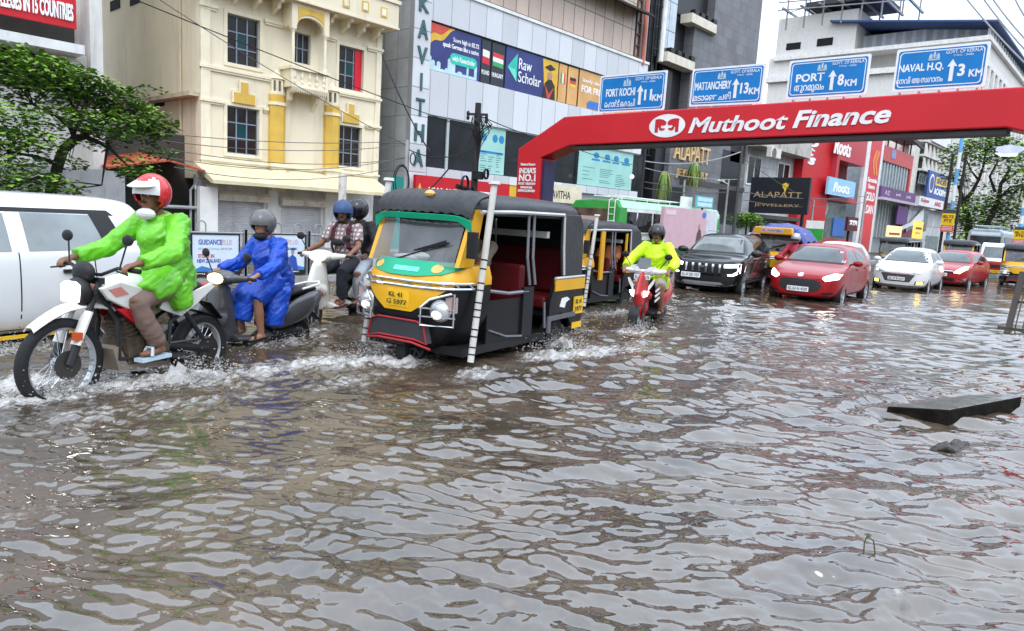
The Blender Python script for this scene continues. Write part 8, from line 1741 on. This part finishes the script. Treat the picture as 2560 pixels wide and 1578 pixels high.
rd_, F = person('scooter rider in a shiny blue raincoat and grey helmet with bare shin', (SL.x, SL.y, SZ), YS, SS, J2, coat=blue_coat, trousers=blue_coat, shorts=True, coat_r=1.2, face=R(12), beard=False, crum=.06, skin=M('skin_light_brown', (.32, .16, .10), .5, var=.1), shoe=M('dark_sandal', (.02, .02, .02), .6), hood=None,
    skirt=[([(-.3, 0, .92), (-.22, .15, .78), (-.16, .19, .55), (-.15, .19, .42)], [.2, .15, .12, .10]), ([(-.3, 0, .92), (-.22, -.15, .78), (-.16, -.19, .55)], [.2, .15, .12]), ([(-.2, .1, .95), (.02, .17, .84), (.14, .19, .74)], [.16, .13, .08]), ([(-.2, 0, .95), (.0, 0, .86), (.14, 0, .75), (.2, 0, .5)], [.16, .16, .17, .14])])
helmet(rd_, F, M('helmet_grey', (.10, .10, .10), .3, coat=.4)); k = MB(); k.ball((.04, 0, -.12), (.075, .08, .05), 14, 8, T=F); k.build('neck_scarf', M('scarf_black', (.015, .015, .018), .8), rd_)
wp = onZ(778, 784, .1); YW2 = R(205); hd_ = Vector((math.cos(YW2), math.sin(YW2), 0)); WL = Vector((wp.x, wp.y, 0)) - hd_ * .64; WZ2 = .1 - .23
scooter('scooter', 'cream white scooter carrying two people beside the front auto rickshaw', (WL.x, WL.y, WZ2), YW2, 1.02, M('cream_scooter', (.66, .63, .57), .3, coat=.5, var=.05), 1, group='scooters in the traffic')
rd_, F = person('bearded scooter rider in a checked shirt with backpack straps and blue cap helmet', (WL.x, WL.y, WZ2), YW2, 1.02, SJ, coat=M('check_shirt', (.52, .40, .40), .8, var=.35, scale=14, brick=(.06, .06, 0, .014, .35, 'Y')), trousers=M('black_jeans', (.02, .022, .03), .8), coat_r=1.08, face=R(20), beard=2, sleeve=.75, shoe=M('brown_shoe', (.12, .04, .03), .5), crum=.03)
helmet(rd_, F, M('helmet_blue', (.03, .065, .15), .4)); k = MB()
for y in (.1, -.1): k.tube([(-.30, y, 1.38), (-.19, y * 1.1, 1.45), (-.065, y * 1.15, 1.36), (-.06, y * 1.3, 1.10), (-.2, y * 1.8, 1.0)], .018, 6, sq=(1.6, .6))
k.build('backpack_strap', M('strap_maroon', (.06, .012, .016), .7), rd_); k = MB(); k.ball((-.045, -.03, 1.16), (.04, .10, .05), 12, 8); k.build('waist_pouch', M('scarf_black'), rd_)
J3 = {a: (b[0] - .42, b[1], b[2] + .04) for a, b in SJ.items()}; J3.update(hand=(-.42, .22, .98), elbow=(-.55, .30, 1.12), knee=(-.05, .30, .72), ankle=(-.15, .28, .38))
rd_, F = person('pillion passenger in black behind the bearded rider', (WL.x, WL.y, WZ2), YW2, 1.02, J3, coat=M('black_jacket', (.014, .014, .016), .6), trousers=M('grey_blue_jeans', (.28, .31, .34), .8, var=.15), coat_r=1.15, beard=False, crum=.03, face=R(-10)); helmet(rd_, F, M('helmet_black', (.012, .012, .014), .25, coat=.5), full=True, visor=M('smoke_visor', (.01, .01, .012), .08))
RYAW = R(196); RP = onZ(1592, 800, .09); hd_ = Vector((math.cos(RYAW), math.sin(RYAW), 0)); RL = Vector((RP.x, RP.y, 0)) - hd_ * .64 * .98; RZ_ = .1 - .23
scooter('scooter', 'red sporty scooter with lit nose lamp ridden by the person in neon yellow', (RL.x, RL.y, RZ_), RYAW, .98, M('red_scooter', (.38, .008, .012), .28, coat=.3, var=.04), 1, nose='sharp', front_w=1.5, group='scooters in the traffic', pl=['KL 39 E 2176'])
J4 = dict(SJ, hand=(.28, .36, 1.02), elbow=(-.02, .38, 1.14), knee=(.16, .22, .72), ankle=(.02, .22, .36))
rd_, F = person('scooter rider in a neon yellow raincoat and black helmet', (RL.x, RL.y, RZ_), RYAW, .98, J4, coat=neon_coat, trousers=M('beige_shorts', (.38, .34, .28), .8), shorts=True, coat_r=1.28, face=R(10), beard=1, crum=.05, hood=True, skin=M('skin_mid', (.24, .115, .07), .5), shoe=M('dark_sandal'), skirt=[([(-.3, 0, .95), (-.35, .12, .80), (-.36, .14, .66)], [.19, .14, .10]), ([(-.3, 0, .95), (-.35, -.12, .80), (-.36, -.14, .66)], [.19, .14, .10]), ([(-.2, .1, .95), (.0, .16, .86)], [.16, .12]), ([(-.2, -.1, .95), (.0, -.16, .86)], [.16, .12])])
helmet(rd_, F, M('helmet_black'), visor=None)
k = scooter('scooter', 'scooter mostly hidden between the black sport utility and the red hatchback', (20.6, 7.75, WZ), R(186), .95, M('red_scooter'), 0, group='scooters in the traffic')
rd_, F = person('rider in red with a silver helmet behind the red hatchback', (20.6, 7.75, WZ), R(186), .95, SJ, coat=M('red_jacket', (.35, .03, .06), .5), trousers=M('black_jeans'), coat_r=1.15, beard=False); helmet(rd_, F, M('helmet_silver', (.4, .4, .4), .25, metal=.4), full=True, visor=M('smoke_visor'))
# passenger and driver in the second rickshaw, driver behind the front windscreen
PJ = dict(pelvis=(-.80, .12, .72), chest=(-.86, .12, 1.08), neck=(-.83, .12, 1.25), head=(-.79, .12, 1.37), shoulder=(-.85, .31, 1.17), shoulderR=(-.85, -.07, 1.17), elbow=(-.70, .36, .92), elbowR=(-.7, -.1, .92), hand=(-.48, .28, .86), handR=(-.48, .0, .86), hip=(-.76, .22, .70), hipR=(-.76, .02, .70), knee=(-.38, .24, .74), kneeR=(-.38, .02, .74), ankle=(-.36, .24, .38), ankleR=(-.36, .02, .38))
person('passenger in an orange shirt seated in the second auto rickshaw', (11.1, 8.2, WZ), R(186), .99, PJ, coat=M('orange_shirt', (.62, .20, .09), .7), trousers=M('black_jeans'), coat_r=1.1, beard=2, sleeve=.8, crum=.03, face=R(-15))
DJ = {a: (b[0] + .85, b[1] - .15, b[2]) for a, b in PJ.items()}; DJ.update(hand=(.70, .18, 1.0), handR=(.70, -.24, 1.0), elbow=(.38, .26, .98), elbowR=(.38, -.32, .98))
for lc, yw, sc_, lab in (((5.98, 5.98, WZ), R(190), 1.12, 'driver in khaki behind the windscreen of the front auto rickshaw'), ((11.1, 8.2, WZ), R(186), .99, 'driver in khaki at the wheel of the second auto rickshaw')):
    person(lab, lc, yw, sc_, DJ, coat=M('khaki_shirt', (.20, .17, .12), .8), trousers=M('black_jeans'), coat_r=1.08, sleeve=.7, beard=1)
# ------------------------------------------------------------------ trees and bush
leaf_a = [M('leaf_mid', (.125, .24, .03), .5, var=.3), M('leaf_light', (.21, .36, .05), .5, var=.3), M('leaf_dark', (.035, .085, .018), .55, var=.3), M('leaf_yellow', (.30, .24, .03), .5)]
def tree(name, label, base, limbs, clumps, leaf, n_per, bark, cat='tree', seed=1, flat=.5, droop=.3, twigs=2):
    """limbs: polylines (points, radius start, radius end) in world coordinates; clumps: (centre, radii, count scale)"""
    r = random.Random(seed); t = thing(name, label, cat, base, world_coords=True)
    k = MB(); 
    for pts, r0, r1 in limbs: k.tube(pts, [r0 + (r1 - r0) * i / (len(pts) - 1) for i in range(len(pts))], 8)
    ends = [Vector(p[0][-1]) for p in limbs]
    for c, rad, m_ in clumps:
        c = Vector(c); e = min(ends, key=lambda q: (q - c).length)
        for i in range(twigs):
            q = c + Vector((r.uniform(-.7, .7) * rad[0], r.uniform(-.7, .7) * rad[1], r.uniform(-.5, .5) * rad[2])); mid_ = e.lerp(q, .5) + Vector((r.uniform(-.1, .1), r.uniform(-.1, .1), r.uniform(0, .15))) * rad[0]; k.tube([e, mid_, q], [.022 * rad[0] ** .5, .015 * rad[0] ** .5, .006], 5)
    k.build('trunk', bark, t, smooth=80)
    vs = []; fs = []; ms = []
    for c, rad, m_ in clumps:
        dk_ = r.random()
        for i in range(int(n_per * m_)):
            while True:
                u = Vector((r.uniform(-1, 1), r.uniform(-1, 1), r.uniform(-1, 1)))
                if .25 < u.length < 1: break
            p = Vector(c) + Vector((u.x * rad[0], u.y * rad[1], u.z * rad[2])); a = r.uniform(0, 2 * PI); L_ = leaf * r.uniform(.6, 1.3); d = Vector((math.cos(a), math.sin(a), -droop * r.uniform(.2, 1.6))).normalized(); s_ = d.cross(Vector((r.uniform(-.5, .5), r.uniform(-.5, .5), 1))).normalized() * L_ * .42; up = s_.cross(d).normalized() * L_ * .08
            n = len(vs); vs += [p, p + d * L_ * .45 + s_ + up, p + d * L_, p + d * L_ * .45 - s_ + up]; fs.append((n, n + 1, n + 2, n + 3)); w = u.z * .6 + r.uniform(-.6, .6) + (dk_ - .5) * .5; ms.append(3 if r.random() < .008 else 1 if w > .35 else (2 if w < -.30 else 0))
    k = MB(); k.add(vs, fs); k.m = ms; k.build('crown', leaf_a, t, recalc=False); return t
bark = M('dark_bark', (.035, .03, .025), .85, bump=.6, bscale=30)
TY = 18.2
def tp3(x, y, Y=TY): return onY(*z1(x, y), Y)
b0 = tp3(380, 1480); base = Vector((b0[0] - .15, TY, -.1))
limbs = [([base, b0, tp3(440, 1240), tp3(480, 1130), tp3(570, 1050)], .13, .10), ([tp3(570, 1050), tp3(650, 1030), tp3(700, 940, TY - .4)], .09, .04), ([tp3(570, 1050), tp3(530, 960), tp3(420, 870, TY - .3), tp3(250, 790)], .07, .025), ([tp3(530, 960), tp3(560, 830), tp3(480, 640)], .05, .02), ([tp3(640, 1030), tp3(820, 1110), tp3(1000, 1290, TY - .8)], .06, .02), ([tp3(700, 940), tp3(860, 860), tp3(1000, 830, TY - .6)], .04, .02), ([tp3(440, 1240), tp3(260, 1180), tp3(60, 1150)], .05, .02), ([tp3(420, 1300), tp3(200, 1370), tp3(80, 1400)], .04, .02), ([tp3(560, 1010), tp3(620, 850, TY - .6), tp3(720, 720, TY - .6)], .04, .02), ([tp3(820, 1060), tp3(790, 1250), tp3(770, 1400)], .035, .015)]
cl = []
for x, y, rx, rz, m_ in ((150, 440, 130, 60, 1.1), (60, 540, 110, 60, .8), (300, 520, 150, 70, 1.3), (470, 560, 150, 60, 1.2), (620, 620, 130, 60, 1.1), (330, 670, 130, 60, .9), (500, 740, 150, 60, .9), (760, 690, 130, 55, 1.2), (900, 800, 140, 60, 1.3), (700, 820, 130, 60, 1.), (1050, 880, 130, 60, 1.2), (1180, 950, 90, 50, .9), (860, 940, 140, 60, 1.), (1060, 1010, 130, 50, .9), (640, 930, 100, 60, .7), (760, 1040, 120, 60, .8), (60, 640, 110, 60, .5), (40, 880, 120, 60, .7), (180, 960, 130, 50, .6), (90, 1060, 130, 50, .7), (280, 1050, 130, 40, .5), (200, 1160, 150, 50, .6), (80, 1250, 110, 40, .4), (120, 1340, 150, 60, .8), (300, 1380, 140, 50, .6), (470, 1440, 100, 40, .5), (60, 1430, 120, 60, .8), (400, 880, 120, 50, .6), (1000, 720, 60, 40, .25), (1200, 1160, 90, 35, .35), (1010, 1260, 90, 50, .5), (1050, 1330, 70, 40, .35), (540, 1240, 60, 30, .2), (-80, 700, 120, 200, 1.2), (-100, 1200, 120, 200, 1.)):
    q = tp3(x, y, TY + random.uniform(-1.0, .4)); sc_ = TY * .00022 * 1.35; cl.append((q, (rx * sc_ * 1.05, .6, rz * sc_ * 1.0), m_))
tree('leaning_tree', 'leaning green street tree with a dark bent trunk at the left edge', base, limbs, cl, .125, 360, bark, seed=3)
p = fx(z1(900, 690), YB - .1); t = thing('wall_plant', 'small green plant sprouting from the mouldy ledge of the cream building side wall', 'plant', onX(*z1(1000, 690), XC0 - .2), world_coords=True); k = MB(); r_ = random.Random(2)
for x0_, y0_, n in ((960, 690, 40), (1080, 650, 14), (1230, 690, 10)):
    for i in range(n):
        q = onX(*z1(x0_ + r_.gauss(0, 28), y0_ + r_.gauss(0, 18)), XC0 - r_.uniform(.1, .5)); a = r_.uniform(0, 6); L_ = .16; d = Vector((math.cos(a), math.sin(a), -.4)) * L_; k.add([q, q + d * .5 + Vector((-d.y, d.x, 0)) * .4, q + d, q + d * .5 - Vector((-d.y, d.x, 0)) * .4], [(0, 1, 2, 3)], r_.choice((0, 1, 2)))
k.build('foliage', leaf_a[:3], t, recalc=False); k = MB(); k.tube([onX(*z1(900, 720), XC0 - .05), onX(*z1(960, 690), XC0 - .25), onX(*z1(1080, 640), XC0 - .3), onX(*z1(1230, 690), XC0 - .2)], .015, 5); k.build('stem', bark, t)
# far spreading tree
TX = 78
def fp_(x, y, X=TX): return onX(*r4(x, y), X)
b0 = fp_(1190, 1170); base = Vector((TX, b0[1], -.1))
limbs = [([base, fp_(1180, 950), fp_(1110, 760), fp_(1080, 620), fp_(1120, 430)], .32, .12), ([fp_(1110, 760), fp_(1210, 650), fp_(1280, 520), fp_(1330, 380), fp_(1360, 200)], .2, .07), ([base, fp_(1420, 900), fp_(1500, 720), fp_(1520, 560), fp_(1620, 400)], .28, .1), ([fp_(1460, 650), fp_(1400, 480), fp_(1480, 330)], .14, .06), ([fp_(1520, 560), fp_(1700, 430), fp_(1800, 380)], .12, .05), ([fp_(1080, 620), fp_(1010, 520), fp_(990, 420)], .1, .05), ([fp_(1500, 720), fp_(1620, 600), fp_(1760, 560)], .12, .05), ([fp_(1280, 520), fp_(1200, 420), fp_(1150, 300)], .1, .05)]
cl = []
for x, y, rx, rz, m_ in ((1130, 180, 110, 60, 1.1), (1290, 130, 120, 50, 1.3), (1440, 110, 120, 60, 1.3), (1560, 130, 100, 60, 1.), (1600, 240, 120, 50, .8), (1000, 270, 100, 60, .9), (1180, 290, 120, 50, .7), (1360, 250, 120, 50, .6), (980, 400, 70, 70, .7), (1060, 480, 70, 50, .4), (1500, 300, 110, 40, .5), (1720, 210, 100, 60, 1.), (1750, 330, 90, 60, .8), (1700, 470, 100, 60, .6), (1560, 400, 110, 40, .4), (1240, 400, 90, 40, .3), (1120, 560, 80, 40, .3), (1400, 560, 80, 40, .25), (1640, 620, 120, 50, .6), (1230, 760, 150, 70, 1.5), (1420, 790, 170, 80, 1.8), (1600, 760, 150, 80, 1.5), (1160, 880, 130, 70, 1.3), (1330, 920, 170, 80, 1.8), (1520, 930, 150, 80, 1.6), (1700, 820, 120, 90, 1.2), (1200, 1010, 120, 60, 1.1), (1350, 1060, 160, 70, 1.4), (1480, 1050, 120, 60, 1.), (1260, 1120, 100, 40, .7), (1100, 980, 70, 50, .5), (1060, 1120, 60, 30, .3), (1800, 600, 100, 200, 1.4), (980, 560, 50, 60, .3)):
    q = fp_(x, y, TX + random.uniform(-2.5, 2.5)); sc_ = .0135; cl.append((q, (1.6, rx * sc_ * 1.05, rz * sc_ * 1.1), m_))
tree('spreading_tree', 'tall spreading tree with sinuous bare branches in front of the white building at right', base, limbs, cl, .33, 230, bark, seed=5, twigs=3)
p = onY(1868, 548, 18.4); c0 = Vector((p[0], 18.4, p[2])); cl = []
for i in range(16): a = i * 2.4; rr0 = .9 * math.sqrt(i / 16); cl.append((c0 + Vector((rr0 * 1.5 * math.cos(a), rr0 * .7 * math.sin(a), .12 * math.sin(i) - .25 * rr0)), (.55, .5, .42), 1.))
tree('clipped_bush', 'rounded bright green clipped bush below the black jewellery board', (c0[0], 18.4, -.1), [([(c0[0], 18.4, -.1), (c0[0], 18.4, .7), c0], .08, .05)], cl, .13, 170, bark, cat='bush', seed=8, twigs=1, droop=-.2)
# ------------------------------------------------------------------ splashes thrown up by the wheels
spl_m = M('splash_water', (.46, .44, .42), .15, var=.25, scale=12, alpha=.6, spec=.8)
def splash(label, px, py, n, spread, hgt, dirx, seed, sheets=8):
    r = random.Random(seed); p = onZ(px, py); k = MB()
    for i in range(sheets // 2):
        a = dirx + r.gauss(0, .7); o = p + Vector((r.gauss(0, spread[0] * .4), r.gauss(0, spread[1] * .4), -.02)); L_ = r.uniform(.10, .28); h = hgt * r.uniform(.3, .9); d = Vector((math.cos(a), math.sin(a), 0)); s_ = Vector((-d.y, d.x, 0)); m_ = 9; vs = []
        for j in range(m_):
            u = j / (m_ - 1) - .5; top = h * (1 - 3 * u * u) * r.uniform(.45, 1.15)
            for q in range(4): w = q / 3; vs.append(o + s_ * (u * L_ * 1.6) + d * (w * w * h * 1.1 + r.uniform(-.01, .01)) + Vector((0, 0, max(0, top) * w + r.uniform(-.006, .006))))
        k.add(vs, [(j * 4 + q, j * 4 + q + 1, j * 4 + 5 + q, j * 4 + 4 + q) for j in range(m_ - 1) for q in range(3) if r.random() < .86])
    for i in range(int(n * 1.7)):
        u = abs(r.gauss(0, .45)); c = p + Vector((r.gauss(0, spread[0]), r.gauss(0, spread[1]), hgt * u * 1.2 + .005)); s_ = r.uniform(.0013, .0055) * (1 + .6 * (u < .25)); k.ball(tuple(c), (s_ * r.uniform(.8, 2.4), s_ * r.uniform(.8, 1.6), s_ * r.uniform(.7, 1.6)), 6, 4)
    o = k.build('water_splash', spl_m, smooth=80, recalc=False); tag(o, label, 'splash', kind='stuff')
splash('white spray and droplets under the motorcycle front wheel', 150, 985, 380, (.22, .14), .16, R(200), 1, 12)
splash('spray of droplets trailing the motorcycle rear wheel', 500, 950, 420, (.22, .12), .20, R(30), 2, 12)
splash('spray around the dark grey scooter rear wheel', 700, 850, 220, (.26, .12), .10, R(20), 3, 8)
splash('bow wave spray at the front auto rickshaw nose', 960, 885, 420, (.32, .16), .13, R(210), 4, 14)
splash('white wave thrown up behind the front auto rickshaw rear wheel', 1400, 868, 520, (.32, .16), .18, R(-40), 5, 20)
splash('spray at the red scooter front wheel', 1598, 822, 240, (.18, .12), .12, R(205), 6, 8)
splash('splash beside the white hatchback at the left edge', 20, 880, 220, (.25, .15), .14, R(200), 7, 8)
splash('spray at the second auto rickshaw rear wheel', 1545, 785, 160, (.25, .15), .10, R(0), 8, 6)
